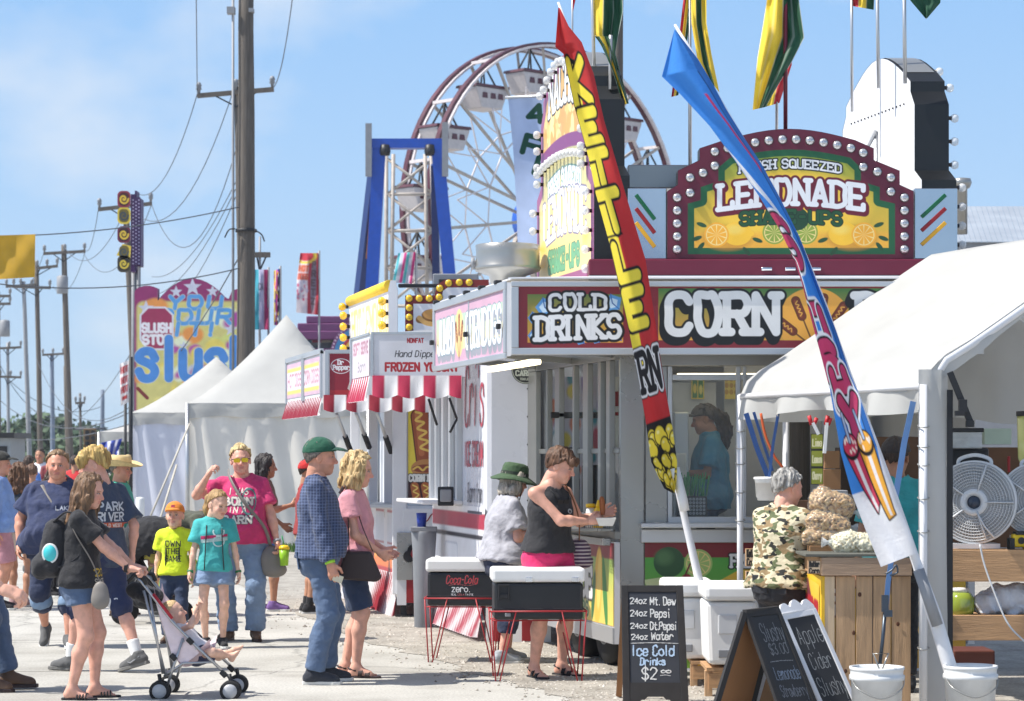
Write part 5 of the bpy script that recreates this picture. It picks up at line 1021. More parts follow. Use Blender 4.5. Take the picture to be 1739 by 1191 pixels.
# ------------------------------------------------------------------ third trailer
T3 = thing('food_trailer', 'white corn dog trailer with dark red striped awning and yellow bulb sign', 'food trailer', (-1.0, 24.3, 0))
DX, DY = -1.078, 24.0
m = MB(); sbox(m, DX, DY, .35, 3.4, .4, 2.3, -1.4, .35); sbox(m, DX, DY, 0, 3.4, 2.28, 2.62, -1.75); m.build('wall', mat('inner_white'), T3)
for e in ((666, 690, 691, 1010), (735, 640, 760, 900)): m = MB(); fbox(m, *e, 24.01, .15); m.build('pilaster', WHITE, T3, bevel=.01)
for x in (598, 629, 655): 
 Yq = DY + (lambda r: (DX - r * DY) / (.2264 + r))((x - CX) / F); m = MB(); fbox(m, x - 3, 690, x + 12, 880, Yq, .08); m.build('pilaster', WHITE, T3, bevel=.01)
m = MB(); sbox(m, DX, DY, .2, 3.3, 1.08, 1.12, .3); m.build('counter', ALU, T3, bevel=.006)
cv = Canvas(0, 0, 3.4, .72, 100, (232, 232, 238)); cv.fill(cv.rect(0, .42, 3.4, .55), (242, 204, 60)); cv.fill(cv.rect(0, .52, 3.4, .64), (232, 120, 50)); cv.fill(cv.rect(0, .62, 3.4, .73), (180, 36, 50))
for i in range(60): cv.fill(cv.poly([(i * .06, .54), (i * .06 + .03, .46), (i * .06 + .06, .54)]), (236, 140, 50))
for x in (.3, 1.1, 1.9, 2.6): cv.fill(cv.rect(x, .06, x + .5, .36), (216, 220, 230)); cv.fill(cv.rect(x, .03, x + .5, .055), (170, 30, 50)); cv.fill(cv.rect(x, .36, x + .5, .38), (170, 30, 50))
cv.mesh('painted_band', side_fn(DX, DY, -.01)(3.4, 1.08), PAINT, T3); m = MB(); sbox(m, DX, DY, 0, 3.4, .34, 1.08, -.3); m.build('lower_wall', WHITE, T3)
cv = Canvas(0, 0, 3.4, .42, 80, (236, 236, 238))
for i in range(36): cv.fill(cv.poly([(i * .098, 0), (i * .098 + .05, 0), (i * .098 + .02, .42), (i * .098 - .04, .42)]), (170, 30, 50))
cv.mesh('striped_skirt', skirt(side_fn(DX, DY, -.02)(3.4, .42), .07), CLOTHP, T3, smooth=True)
m = MB(); fbox(m, 674, 905, 700, 985, 23.97, .03); fbox(m, 700, 895, 740, 990, 24.04, .03); m.build('steel_panel', STEEL, T3)
m = MB(); fbox(m, 690, 985, 704, 1024, 23.98, .03); m.cur = 1; fbox(m, 674, 985, 690, 1028, 23.985, .03); fbox(m, 704, 985, 745, 1030, 23.985, .03); m.build('front_skirt', [REDP, WHITE], T3)
m = MB(); fbox(m, 691, 860, 800, 900, 24.03, .06); fbox(m, 735, 900, 800, 1030, 24.06, .04); m.build('front_lower_wall', WHITE, T3); m = MB(); m.tube(spline([P(716, 890, 24.0), P(726, 884, 24.0), P(733, 874, 24.0), P(745, 870, 24.0)]), .016, 6, flat=.4); m.build('painted_scroll', REDP, T3)
cv = px_canvas((693, 690, 740, 850), 2.2, (238, 150, 40)); cv.fill(cv.poly([(693, 690), (705, 690), (714, 800), (693, 815)]), (246, 220, 50)); d = cv.seg([(713, 708), (722, 780)]); cv.fill(d - 16, (90, 40, 20)); cv.fill(d - 14, (172, 84, 40)); cv.fill(cv.seg([(709, 705), (716, 770)]) - 5, (200, 112, 60))
cv.fill(cv.seg(spline([(706, 700), (716, 704), (706, 714), (720, 718), (709, 728), (724, 734), (712, 744), (727, 750), (714, 760), (728, 766)])) - 2, (246, 206, 90)); cv.fill(cv.ell(724, 796, 26, 16), (206, 140, 70)); cv.fill(cv.ell(724, 796, 24, 7), (150, 66, 36)); cv.fill(cv.seg(spline([(702, 797), (710, 793), (718, 799), (726, 793), (738, 799)])) - 1.6, (246, 200, 80))
cv.fill(cv.rect(690, 806, 745, 852), (70, 18, 20)); cv.write('CORN DOGS', 695, 817, 752, 10, 1.7, (240, 238, 230), serif=True, outline=1.2)
for x in (704, 722, 738): d = cv.seg([(x, 826), (x + 4, 848)]); cv.fill(d - 7, (190, 100, 40)); cv.fill(cv.seg(spline([(x - 3, 824), (x + 5, 829), (x - 2, 835), (x + 7, 840), (x + 1, 846)])) - 1.2, (250, 214, 100))
cv.mesh('corn_dog_poster', front(24.05), PAINT, T3); m = MB(); fbox(m, 691, 688, 742, 852, 24.06, .04); fbox(m, 735, 690, 739, 850, 24.02, .02); m.build('front_wall', WHITE, T3)
QX, QY = -1.796, 23.3
m = MB(); fbox(m, 553, 597, 740, 672, QY, .05); sbox(m, QX, QY, 0, 2.57, 2.18, 2.61, .03); m.hexa([(QX, QY, 2.58), (DX, 24, 2.62), (DX - .6, 26.6, 2.62), (QX - .58, QY + 2.57, 2.58)], [(QX, QY, 2.61), (DX, 24, 2.66), (DX - .6, 26.6, 2.66), (QX - .58, QY + 2.57, 2.61)]); m.build('awning_box', WHITE, T3)
m = MB(); fbox(m, 552, 594, 740, 600, QY - .012, .03); fbox(m, 552, 597, 558, 676, QY - .014, .03); fbox(m, 600, 600, 606, 672, QY - .012, .03); 
for t in (0, 1.2, 1.3, 2.52): sbox(m, QX, QY, t, t + .05, 2.16, 2.62, .02, -.03)
sbox(m, QX, QY, 0, 2.57, 2.59, 2.64, .03, -.02); m.build('awning_frame', ALU, T3)
cv = px_canvas((560, 601, 600, 671), 3.4, (150, 26, 48)); cv.fill(cv.ell(579, 622, 17.5, 13), (236, 232, 232)); cv.fill(cv.ell(579, 622, 16.3, 11.8), (150, 26, 48)); cv.write('Dr', 574, 619, 583, 7, 1.0, (240, 236, 236), serif=True); cv.write('Pepper', 566, 627.5, 593, 7, 1.0, (240, 236, 236), serif=True); cv.fill(cv.rect(560, 663, 601, 672), (186, 34, 44)); cv.fill(cv.poly([(600, 630), (601, 671), (590, 660)]), (214, 196, 186)); cv.mesh('soda_sign', front(QY - .005), PAINT, T3)
for t, tx, tx2 in ((1.32, 'CORN', 'DOGS'), (2.54, 'HOT', 'DOGS')):
 cv = Canvas(0, 0, 1.2, .36, 110, (206, 170, 190)); cv.fill(cv.rect(.05, .05, 1.15, .31), (234, 228, 234)); cv.fill(cv.rect(.05, .05, 1.15, .09), (240, 206, 90)); cv.fill(cv.rect(.05, .28, 1.15, .32), (240, 206, 90)); cv.write(tx, .1, .24, .55, .12, .014, (190, 120, 140)); cv.write(tx2, .64, .24, 1.12, .12, .014, (190, 120, 140)); cv.mesh('menu_sign', side_fn(QX, QY, -.036)(t, 2.57), PAINT, T3)
valance('striped_valance', [(QX - .02, QY - .03, 2.19), (-.72, QY - .03, 2.19)], .14, .105, ((148, 24, 48), (236, 236, 238)), T3); valance('striped_valance', [(QX - .2264 * 2.57 - .03, QY + 2.57, 2.18), (QX - .03, QY, 2.18)], .16, .06, ((150, 30, 56), (236, 236, 238)), T3)
for a, b in (((572, 703), (595, 765)), ((605, 702), (627, 760)), ((640, 700), (664, 768))):
 m = MB(); p, q = P(*a, 23.6), P(*b, 24.1); m.bar(p, q, .018, 6); m.cur = 1; m.bar(p.lerp(q, .62), q, .03, 6); m.build('gas_strut', [ALU, BLACK], T3)
# sign with yellow bulbs
m = MB(); bp_ = [(688, 565), (688, 502), (738, 502), (742, 484), (756, 475), (830, 475), (830, 565)]; a = [P(x, y, 23.95) for x, y in bp_]; m.add(a + [p + Vector((0, .12, 0)) for p in a], [tuple(range(7)), tuple(range(7, 14))[::-1]] + [(i, (i + 1) % 7, 7 + (i + 1) % 7, 7 + i) for i in range(7)], False)
bs = m.build('bulb_sign', mat('sign_maroon', (132, 40, 36), rough=.5), T3)
cv = px_canvas((702, 486, 830, 565), 1.6, (226, 226, 230)); cv.A[:] = 0; cv.fill(cv.poly([(702, 565), (702, 516), (748, 516), (752, 494), (760, 488), (830, 488), (830, 565)]), (224, 224, 228))
cv.fill(np.minimum(cv.ell(736, 535, 20, 10), cv.seg([(712, 543), (750, 550)]) - 6), (140, 92, 30)); cv.fill(cv.ell(736, 534, 18, 9), (206, 146, 66)); cv.fill(cv.seg(spline([(712, 540), (724, 549), (748, 552)])) - 4, (222, 170, 90)); cv.A[cv.A < .5] = 0; cv.mesh('sign_face', front(23.944), PAINT, bs, mask=True)
place_bulbs(bulb_mesh(.034, YELB, 'cap'), [P(x, y, 23.945) for x, y in ((695, 556), (695, 539), (695, 523), (695, 507), (712, 507), (729, 507), (746, 505), (747, 490), (762, 481), (780, 480), (797, 480))], (0, -1, 0), bs, True)
EX, EY = -1.154, 23.95
m = MB(); sbox(m, EX, EY, 0, 2.6, 2.7, 3.28, .04); bs2 = m.build('side_bulb_sign', WHITE, T3); cv = Canvas(0, 0, 2.66, .56, 90, (226, 222, 226)); cv.write('HOT', .2, .42, .8, .3, .03, (236, 206, 120), serif=True); cv.write('LEMON', .95, .42, 2.0, .3, .03, (236, 206, 120), serif=True); cv.write('DOGS', 2.05, .42, 2.6, .3, .03, (236, 206, 120), serif=True); cv.fill(cv.rect(0, .46, 2.7, .56), (200, 150, 170), a=.6); cv.mesh('sign_face', side_fn(EX, EY, -.045)(2.6, 3.27), PAINT, bs2)
m = MB(); q = lambda t, z, o: Vector((EX - .2264 * t + o, EY + t, z)); m.tube([q(.15, 3.3, -.03), q(2.6, 3.3, -.03)], .06, 10); m.build('yellow_tube', mat('yellow_cloth', (240, 200, 60), rough=.7), bs2); m = MB(); m.prism([(0, 2.7), (.09, 2.7), (.09, 3.25), (.07, 3.34), (.02, 3.34), (0, 3.25)], (EX - .07, 23.93, 0), (1, 0, 0), (0, 0, 1), (0, .1, 0)); m.build('sign_end', WHITE, bs2)
place_bulbs(bulb_mesh(.045, YELB, 'pear'), [q(t, z, -.05) for t in (.1, 2.55) for z in (2.78, 2.9, 3.02, 3.14)] + [q(2.62, 3.24, -.05)], (-1, -.2264, 0), bs2, True)
m = MB(); fbox(m, 735, 465, 812, 500, 25, .8); m.cur = 1; fbox(m, 745, 474, 800, 498, 24.98, .02); fbox(m, 676, 482, 812, 488, 24.8, .1); m.build('roof_unit', [GREYP, DARK], T3, bevel=.01)
m = MB(); fbox(m, 680, 1020, 690, 1045, 24.05, .1); fbox(m, 672, 1045, 700, 1052, 24.0, .2); m.build('jack_stand', DARK, T3); m = MB(); sbox(m, DX, DY, .5, 2.5, .1, .4, -.5, .4); m.build('chassis', DARK, T3)
# power box, plug, cup, bin
m = MB(); m.lathe([(.001, 0), (.10, 0), (.118, .7), (.13, .86), (.13, .9), (.12, .9), (.11, .86), (.001, .84)], GX(720, 22.6), 20, sx=.9); m.box(GX(720, 22.6) + Vector((0, 0, .92)), (.24, .24, .04)); o = m.build('trash_bin', mat('grey_plastic', (130, 134, 140), rough=.5), None, bevel=.006); props(o, 'grey plastic trash bin beside the striped trailer skirt', 'trash bin')
m = MB(); m.lathe([(.04, 0), (.05, .13), (.046, .13), (.036, .01)], P(716, 895, 22.6), 14); o = m.build('cup', mat('blue_plastic', (30, 60, 160), rough=.4), None); props(o, 'blue plastic cup on the lid of the grey bin', 'cup')
pr = thing('power_cable', 'grey cable with a red plug hanging from the round sockets of the trailer', 'cable', P(696, 940, 23.8)); m = MB(); m.tube(spline([P(708, 942, 23.8), P(712, 962, 23.7), P(722, 982, 23.5), P(734, 992, 23.4)]), .014, 7); m.build('cord', GREYP, pr); m = MB(); m.bar(P(708, 942, 23.75), P(704, 940, 23.95), .05, 12); m.build('plug', REDP, pr); m = MB(); m.bar(P(695, 945, 23.85), P(695, 945, 23.97), .06, 14); m.bar(P(702, 935, 23.9), P(702, 935, 23.98), .06, 14); m.build('socket', BLACK, pr)
# ------------------------------------------------------------------ tents
def peak_tent(label, px, Y, wid, eave, peak, wallm, sides=True, rz=0, walls=(1, 1)):
 x0 = (px - CX) / F * Y; root = thing('tent', label, 'tent', (x0 + wid / 2, Y + wid / 2, 0)); n = 15; V = []; 
 g = np.linspace(-1, 1, n)
 for j in g:
  for i in g:
   r = max(abs(i), abs(j)); z = eave + (peak - eave) * ((1 - r) ** 1.25) - .05 * (1 - min(abs(i), abs(j)) ** 2) * r * (1 - r); V.append((x0 + wid / 2 + i * wid / 2, Y + wid / 2 + j * wid / 2, z))
 o = raw_mesh('roof', V, grid_faces(n, n), TENTW, root)
 m = MB(); c = [(x0, Y), (x0 + wid, Y), (x0 + wid, Y + wid), (x0, Y + wid)]
 for k in range(4):
  a, b = c[k], c[(k + 1) % 4]; nn = 20
  vs = [(a[0] + (b[0] - a[0]) * t, a[1] + (b[1] - a[1]) * t, z) for z in (eave + .005, eave - .12, eave - .24) for t in np.linspace(0, 1, nn)]
  vs = [(x + .015 * math.sin(i * 1.7), y + .015 * math.cos(i * 1.3), z + (.02 * math.sin(i * .9) if i >= 2 * nn else 0)) for i, (x, y, z) in enumerate(vs)]; m.add(vs, [(r * nn + i, r * nn + i + 1, (r + 1) * nn + i + 1, (r + 1) * nn + i) for r in range(2) for i in range(nn - 1)], True)
 m.build('valance', TENTW, o); r_ = random.Random(int(px))
 for k, on in ((0, walls[0]), (3, walls[1])):
  if not on: continue
  a, b = c[k], c[(k + 1) % 4]; nn, nz = 40, 14; V = []
  for z in np.linspace(eave - .1, .03, nz):
   for t in np.linspace(0.01, .99, nn): s_ = .03 * math.sin(t * 23 + z * 1.1) + .02 * math.sin(t * 51 + z * 3) ; V.append((a[0] + (b[0] - a[0]) * t + (s_ if k == 3 else 0), a[1] + (b[1] - a[1]) * t + (s_ if k == 0 else 0) + .04, z))
  raw_mesh('wall', V, grid_faces(nn, nz), wallm, root)
 for x, y in c: m = MB(); m.bar((x, y, 0), (x, y, eave), .035, 10); m.build('tent_pole', ALU, root)
 return root
WALLM = mat('tent_wall', (222, 218, 210), rough=.75, vary=.1, vscale=1.2, bump=.1, bscale=4)
peak_tent('nearest white peaked tent with plain grey side walls, beside the wooden pole', 318, 42, 3.15, 2.52, 4.15, WALLM)
peak_tent('white peaked tent standing just behind the nearest one, under the slush board', 222, 50, 3.15, 2.5, 3.72, mat('tent_wall_blue', (206, 210, 224), rough=.75, vary=.1, vscale=1.2), walls=(1, 0))
peak_tent('low white canopy at the far end of the tents, open sided', 168, 60, 3.0, 2.2, 2.75, WALLM, walls=(0, 0))
peak_tent('low white tent in the gap behind the dark haired woman', 520, 58, 3.0, 2.3, 2.9, WALLM)
o = MB(); o.lathe([(.07, 0), (.07, .92), (.06, .95), (.001, .96)], GX(238, 38), 14); props(o.build('bollard', WHITEP), 'short white post in front of the tent wall', 'bollard')
m = MB()
for a, b in (((300, 790), (265, 905)), ((322, 720), (250, 890))): m.bar(P(*a, 41.5), P(*b, 40), .02, 6)
props(m.build('guy_rope', mat('rope', (190, 184, 172), rough=.9)), 'pale ropes slanting down from the corner of the nearest tent', 'rope')
m = MB(); m.bar(P(213, 680, 48), GX(213, 48), .03); root = thing('banner_stand', 'narrow red and white sign on two dark poles beside the tents', 'banner', GX(213, 48)); m.build('pole', DARK, root); m = MB(); m.bar(P(222, 606, 47), GX(222, 47), .04); m.build('pole', DARK, root)
cv = Canvas(0, 0, .2, .9, 60, (234, 230, 230)); 
for y in (.08, .3, .5): cv.write('HOT', .03, y + .14, .17, .12, .014, (200, 40, 50))
cv.fill(cv.rect(.04, .72, .16, .8), (200, 60, 60)); cv.mesh('sign_face', rib([(203, 618), (205, 690)], [(219, 612), (219, 683)], 47.5, .2, .9, .02), CLOTHP, root)
m = MB(); root = thing('bunting', 'blue and white cloth flapping from the corner of the far canopy', 'bunting', P(190, 765, 45)); cv = Canvas(0, 0, 1, 1, 20, (60, 80, 170)); cv.fill(cv.rect(.3, 0, .45, 1), (230, 230, 236)); cv.fill(cv.rect(.7, 0, .8, 1), (230, 230, 236)); cv.mesh('cloth', rib([(172, 752), (178, 782)], [(208, 745), (190, 795)], 45, 1, 1, .1, 1.2), CLOTHP, root)
# ------------------------------------------------------------------ utility poles and lines
def upole(label, px, top, Y, wpx, arms=(), lean=0, bot=None, extra=None, mm=None, name='utility_pole', cat='utility pole'):
 g = GX(px + lean, Y); t = P(px, top, Y); root = thing(name, label, cat, g); r = wpx / 2 / F * Y; m = MB(); n = 7
 m.tube([g.lerp(t, k / n) + Vector((random.uniform(-.01, .01), 0, 0)) for k in range(n + 1)], [r * (1.1 - .3 * k / n) for k in range(n + 1)], 14); m.build('pole', mm or WOODP, root)
 for (xa, ya, xb, yb) in arms:
  a, b = P(xa, ya, Y - r), P(xb, yb, Y - r); m = MB(); m.beam(a, b, .12, .13); c = a.lerp(b, .5); m2 = MB()
  ao = m.build('crossarm', WOODP, root)
  for f in (.02, .5, .98) if name == 'utility_pole' else (): q = a.lerp(b, f); m2 = MB(); m2.lathe([(.04, 0), (.05, .1), (.09, .12), (.06, .2), (.09, .22), (.05, .32), (.001, .34)], (q.x, q.y, q.z + .06), 8); m2.build('insulator', GREYP, ao)
  m2 = MB(); m2.beam(a.lerp(b, .2), P(px, (ya + yb) / 2 + 34 * 50 / Y, Y - r), .04, .04); m2.beam(a.lerp(b, .8), P(px, (ya + yb) / 2 + 34 * 50 / Y, Y - r), .04, .04); m2.build('brace', DARK, ao)
 for e in extra or (): e(root, Y)
 return root
def transformer(px, py): 
 def f(root, Y): c = P(px, py, Y); m = MB(); m.lathe([(.24, -.4), (.26, -.38), (.26, .36), (.18, .42), (.001, .44)], c, 16); m.build('transformer', GREYP, root)
 return f
def collar(px, py):
 def f(root, Y):
  c = P(px, py, Y); m = MB(); m.lathe([(.215, -.03), (.225, -.03), (.225, .03), (.215, .03)], c, 16); m.tube(spline([c + Vector((-.2, -.2, .02)), c + Vector((-.33, -.2, 0)), c + Vector((-.42, -.2, -.16))]), .016, 6); m.tube(spline([c + Vector((.2, -.2, 0)), c + Vector((.34, -.2, -.1)), c + Vector((.4, -.2, -.24))]), .016, 6); m.build('cable_collar', DARK, root)
 return f
def bracket(px, py):
 def f(root, Y): c = P(px, py, Y); m = MB(); m.box(c + Vector((-.2, -.1, 0)), (.16, .2, .14)); m.box(c + Vector((.22, -.1, 0)), (.1, .2, .08)); m.bar(c + Vector((-.16, -.12, .8)), c + Vector((-.16, -.12, -9)), .03, 6); m.build('conduit', GREYP, root)
 return f
upole('thickest weathered wooden pole, rising behind the nearest tent past the top edge', 418, -90, 50, 31, extra=(bracket(410, 20), collar(418, 392)))
upole('wooden pole half hidden behind the thickest one, with one tilted crossarm', 402, 136, 70, 13, ((335, 163, 465, 152),), 16)
upole('wooden pole behind the purple spiral totem, with a crossarm', 213, 352, 85, 13, ((167, 356, 258, 346),), 26)
upole('leaning wooden pole with a crossarm and a grey transformer', 108, 416, 110, 11, ((74, 431, 145, 427),), 13, extra=(transformer(106, 484),))
upole('thin wooden pole next to the yellow banner with two crossarms', 62, 443, 115, 9, ((22, 487, 86, 489), (62, 456, 98, 452)), 8)
upole('slender grey pole with a low crossarm, between the yellow banner and the leaning pole', 40, 478, 125, 8, ((10, 487, 60, 484),), 12, mm=GREYP)
upole('short stout bare pole without a crossarm, close to the leaning one', 112, 622, 110, 10, (), 6)
upole('blue grey far pole with a small crossarm above the booth', 88, 600, 150, 8, ((72, 603, 108, 601),), 2, mm=mat('far_pole', (120, 132, 150), rough=.8))  # blue-grey colour holds the haze of distance
upole('thin dark pole with a small lamp arm near the traffic lights', 136, 668, 140, 5, ((128, 685, 144, 684),), 2)
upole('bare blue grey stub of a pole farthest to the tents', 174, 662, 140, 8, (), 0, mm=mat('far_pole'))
upole('far pole above the dark booth with two short crossarms', 13, 582, 140, 6, ((-4, 592, 36, 590), (0, 640, 36, 641)), 2, mm=GREYP)
upole('edge pole at the border of the picture with stacked crossarms and a transformer', -3, 495, 120, 7, ((-30, 503, 18, 503), (-30, 517, 18, 516)), 2, extra=(transformer(8, 558),))
upole('thin grey metal mast with a short arm, right behind the thickest wooden pole', 441, 402, 62, 5, ((430, 433, 459, 433),), 0, mm=GREYP, name='metal_mast', cat='mast')
def wire(a, Ya, b, Yb, sag, r=.014, label='thin dark power line sagging between the wooden poles', group='power lines between the poles'):
 p, q = P(*a, Ya), P(*b, Yb); m = MB(); m.tube([p.lerp(q, t) - Vector((0, 0, sag * 4 * t * (1 - t))) for t in np.linspace(0, 1, 17)], [r * (1 + 0 * t) for t in range(17)], 5); props(m.build('power_line', WIRE), label, 'power line', group)
for a in (((335, 157), 70, (333, -30), 60, -.1), ((465, 148), 70, (500, -30), 60, .5), ((335, 160), 70, (235, 330), 85, .9), ((402, 136), 70, (215, 345), 85, 2.0), ((402, 250), 70, (256, 344), 85, 2.2), ((400, 310), 70, (258, 470), 105, .8), ((400, 322), 70, (240, 500), 108, 1.0), ((400, 335), 70, (250, 520), 108, 1.2), ((167, 356), 85, (145, 425), 110, .5), ((258, 346), 85, (140, 427), 110, 1.6), ((215, 352), 85, (108, 418), 110, 1.2), ((74, 431), 110, (24, 487), 115, .7), ((145, 427), 110, (90, 487), 115, .9), ((222, 600), 85, (60, 700), 150, 1.6), ((410, 430), 50, (62, 610), 115, 3.2)): wire(*a)
for a in (((222, 700), 90, (0, 680), 130, 1.0), ((222, 720), 90, (-10, 740), 130, .4), ((140, 686), 140, (-10, 600), 140, 2), ((174, 690), 140, (10, 640), 140, 1.0)): wire(*a, r=.02)
wire((-40, 402), 46, (405, 352), 49.8, .15, .012, 'straight cable carrying the yellow banner to the thickest pole', None); wire((-40, 478), 46, (405, 456), 49.8, .25, .012, 'lower cable from the bottom of the yellow banner to the thickest pole', None)
YB = thing('banner', 'yellow cloth banner stretched between two cables at the edge of the picture', 'banner', P(20, 470, 46)); cv = Canvas(0, 0, 2, 1, 90, (200, 156, 20)); cv.mesh('cloth', rib([(-60, 402), (-60, 478)], [(60, 398), (59, 471)], 46, 2, 1, .03, 1.6, .7), CLOTHP, YB, smooth=True)
# purple spiral totem
TT = thing('totem_sign', 'tall purple totem with yellow spirals and white dots on its side, on a pole', 'sign', GX(232, 62)); m = MB(); m.bar(GX(235, 62.35), P(235, 345, 62.35), .06); m.bar(GX(227, 62.35), P(227, 345, 62.35), .06); m.build('pole', GREYP, TT)
m = MB(); fbox(m, 222, 330, 229, 462, 62, .5); fbox(m, 229, 324, 232, 458, 62.05, .5); fbox(m, 232, 337, 239, 452, 62.1, .5); m.build('panel', mat('purple_paint', (70, 34, 90), rough=.4), TT)
for i, (y, c1, c2) in enumerate(((338, (150, 40, 60), (240, 200, 30)), (366, (230, 200, 40), (60, 70, 80)), (398, (120, 30, 60), (240, 200, 30)), (428, (240, 206, 40), (70, 80, 80)), (448, (70, 60, 40), (230, 200, 40)))):
 cv = px_canvas((196, y - 17, 224, y + 17), 1.8); cv.A[:] = 0; cv.fill(cv.rect(199, y - 14, 222, y + 15, 8) if i != 3 else cv.poly([(197, y + 6), (208, y - 14), (223, y - 10), (221, y + 13)]), c1); cv.fill(cv.rect(202, y - 11, 219, y + 12, 7), tuple(int(a * .5) for a in c1))
 sp = [(210 + 8 * (1 - t) * math.cos(t * 10), y + 9 * (1 - t) * math.sin(t * 10)) for t in np.linspace(0, .95, 24)]; cv.fill(cv.seg(sp) - 1.5, c2); cv.mesh('spiral_panel', front(61.9), PAINT, TT, mask=True)
cv = px_canvas((222.5, 335, 238.5, 450), 1.6, (62, 30, 84)); 
for y in range(340, 450, 6):
 for k, x in enumerate((226, 231, 236)): cv.fill(cv.ell(x, y + 3 * (k % 2), 1.1, 1.1), (200, 190, 220))
cv.mesh('dotted_side', front(61.97), PAINT, TT)
# slush board
SB = thing('slush_board', 'big pink and yellow slush stand board with blue lettering above the tents', 'sign board', GX(316, 60))
out_ = [(228, 720), (228, 495)] + [(232 + 36 * t, 490 - 5 * math.sin(math.pi * t)) for t in np.linspace(0, 1, 6)] + [(268, 510)] + [(268 + 118 * t, 512 - 39 * math.sin(math.pi * t) ** .8) for t in np.linspace(0.05, .95, 12)] + [(388, 508), (394, 494), (405, 490), (430, 490), (430, 720)]
cv = px_canvas((226, 470, 432, 722), 1.3); cv.A[:] = 0; d = cv.poly(out_); cv.fill(d, (150, 36, 104)); A0 = cv.A.copy(); cv.fill(cv.rect(232, 512, 428, 722, 12), (216, 206, 120), clip=d, aa=3); r_ = random.Random(3)
for i in range(60): x, y = r_.uniform(234, 428), r_.uniform(520, 715); cv.fill(cv.ell(x, y, r_.uniform(4, 22), r_.uniform(4, 16), r_.uniform(0, 180)), r_.choice(((236, 214, 90), (230, 236, 200), (180, 70, 160), (236, 150, 60), (196, 200, 216), (214, 220, 120), (240, 226, 130))), clip=d, aa=3)
def star(x, y, r): return cv.poly([(x + (r if k % 2 == 0 else r * .42) * math.sin(k * math.pi / 5), y - (r if k % 2 == 0 else r * .42) * math.cos(k * math.pi / 5)) for k in range(10)])
for x, y, r in ((299, 496, 11), (327, 488, 16), (361, 495, 11), (248, 524, 14), (392, 560, 12), (312, 588, 9)): cv.fill(star(x, y, r), (206, 208, 224))
for t, a, y, b, h in (('YOU', 286, 524, 374, 20), ('POUR', 268, 549, 390, 22), ('IT!', 300, 569, 362, 20)): cv.write(t, a, y, b, h, 3.5, (84, 158, 220), outline=.5, oc=(220, 226, 190), slant=.1, gap=2.2)
cv.fill(cv.poly([(240, 536), (252, 524), (280, 524), (292, 536), (292, 576), (280, 592), (252, 592), (240, 576)]) - 3, (222, 222, 232)); cv.fill(cv.poly([(240, 536), (252, 524), (280, 524), (292, 536), (292, 576), (280, 592), (252, 592), (240, 576)]), (164, 40, 84)); cv.write('SLUSH', 242, 564, 290, 14, 2.2, (236, 232, 236)); cv.write('STOP', 243, 584, 290, 14, 2.4, (236, 232, 236))
cv.write('slush', 236, 642, 424, 66, 7.6, (66, 138, 214), outline=.8, oc=(220, 226, 200), gap=2.4); cv.fill(cv.seg([(234, 660), (250, 676)]) - 3, (130, 40, 40)); cv.A = A0; cv.mesh('sign_face', front(59.98), PAINT, SB, mask=True); board('board', out_, 60, .3, mat('board_purple', (120, 40, 96), rough=.5), SB)
m = MB()
for x in (240, 330, 415): m.bar(GX(x, 60.4), P(x, 600, 60.4), .06)
m.build('board_post', DARK, SB)
# far cloth banners on masts
def fban(label, Lp, Rp, Y, draw, W=1, H=3, mast=None, amp=.08):
 g = GX(mast or Rp[0][0], Y); root = thing('feather_banner', label, 'feather banner', g); m = MB(); m.bar(g, P(mast or Rp[0][0], min(Lp[0][1], Rp[0][1]) - 4, Y), .03); m.build('mast', GREYP, root); cv = Canvas(0, 0, W, H, 24); draw(cv); cv.mesh('cloth', rib(Lp, Rp, Y - .05, W, H, amp, .9, .8, 1), CLOTHP, root, smooth=True)
def d1(cv): stripes(cv, ((60, 170, 190), (176, 176, 206), (170, 40, 100)), False); cv.write('CA', .3, 1, .6, .3, .03, (60, 60, 80))
def d2(cv):
 stripes(cv, ((220, 190, 90), (200, 60, 160), (50, 40, 80)), False)
 for i in range(30): cv.fill(cv.ell(random.random(), random.random() * 3, .12, .1), random.choice(((240, 200, 60), (200, 60, 160), (70, 90, 190), (240, 240, 244), (230, 120, 50))))
def d3(cv):
 cv.fill(cv.rect(0, 0, .55, 3), (228, 216, 220)); cv.fill(cv.rect(.5, -1, 1.1, 4), (190, 40, 60)); cv.fill(cv.ell(.76, 1.5, .14, 1.6), (140, 128, 140)); cv.fill(cv.ell(.3, .1, .5, .3), (196, 36, 60)); cv.fill(abs(cv.ell(.3, .14, .5, .34)) - .06, (240, 206, 60))
 cv.write('HOT', .06, .9, .48, .25, .05, (214, 100, 60)); cv.write('DOGS', .06, 1.3, .48, .25, .045, (214, 90, 60))
 for i in range(40): cv.fill(cv.ell(random.uniform(0, .5), random.uniform(1.4, 2.3), .05, .08), random.choice(((206, 60, 110), (240, 236, 240), (190, 180, 200))))
 for i, c in enumerate('PRETZ'): cv.write(c, .68, .7 + i * .45, .84, .28, .025, (90, 60, 60))
def d4(cv): stripes(cv, ((70, 180, 190), (186, 190, 206), (206, 50, 130), (80, 190, 190), (186, 190, 206), (206, 40, 120)), False)
fban('teal grey and crimson banner right beside the thickest wooden pole', [(432, 458), (432, 560)], [(456, 458), (457, 560)], 61, d1)
fban('narrow colourful banner above the peak of the nearest tent', [(465, 460), (465, 552)], [(476, 456), (473, 554)], 58, d2, mast=476)
fban('red and white food banner flying above the purple ride', [(510, 430), (504, 475), (503, 531)], [(542, 430), (540, 535)], 64, d3)
fban('teal and pink striped banner in front of the lattice tower', [(676, 430), (666, 480)], [(707, 428), (700, 482)], 60, d4)
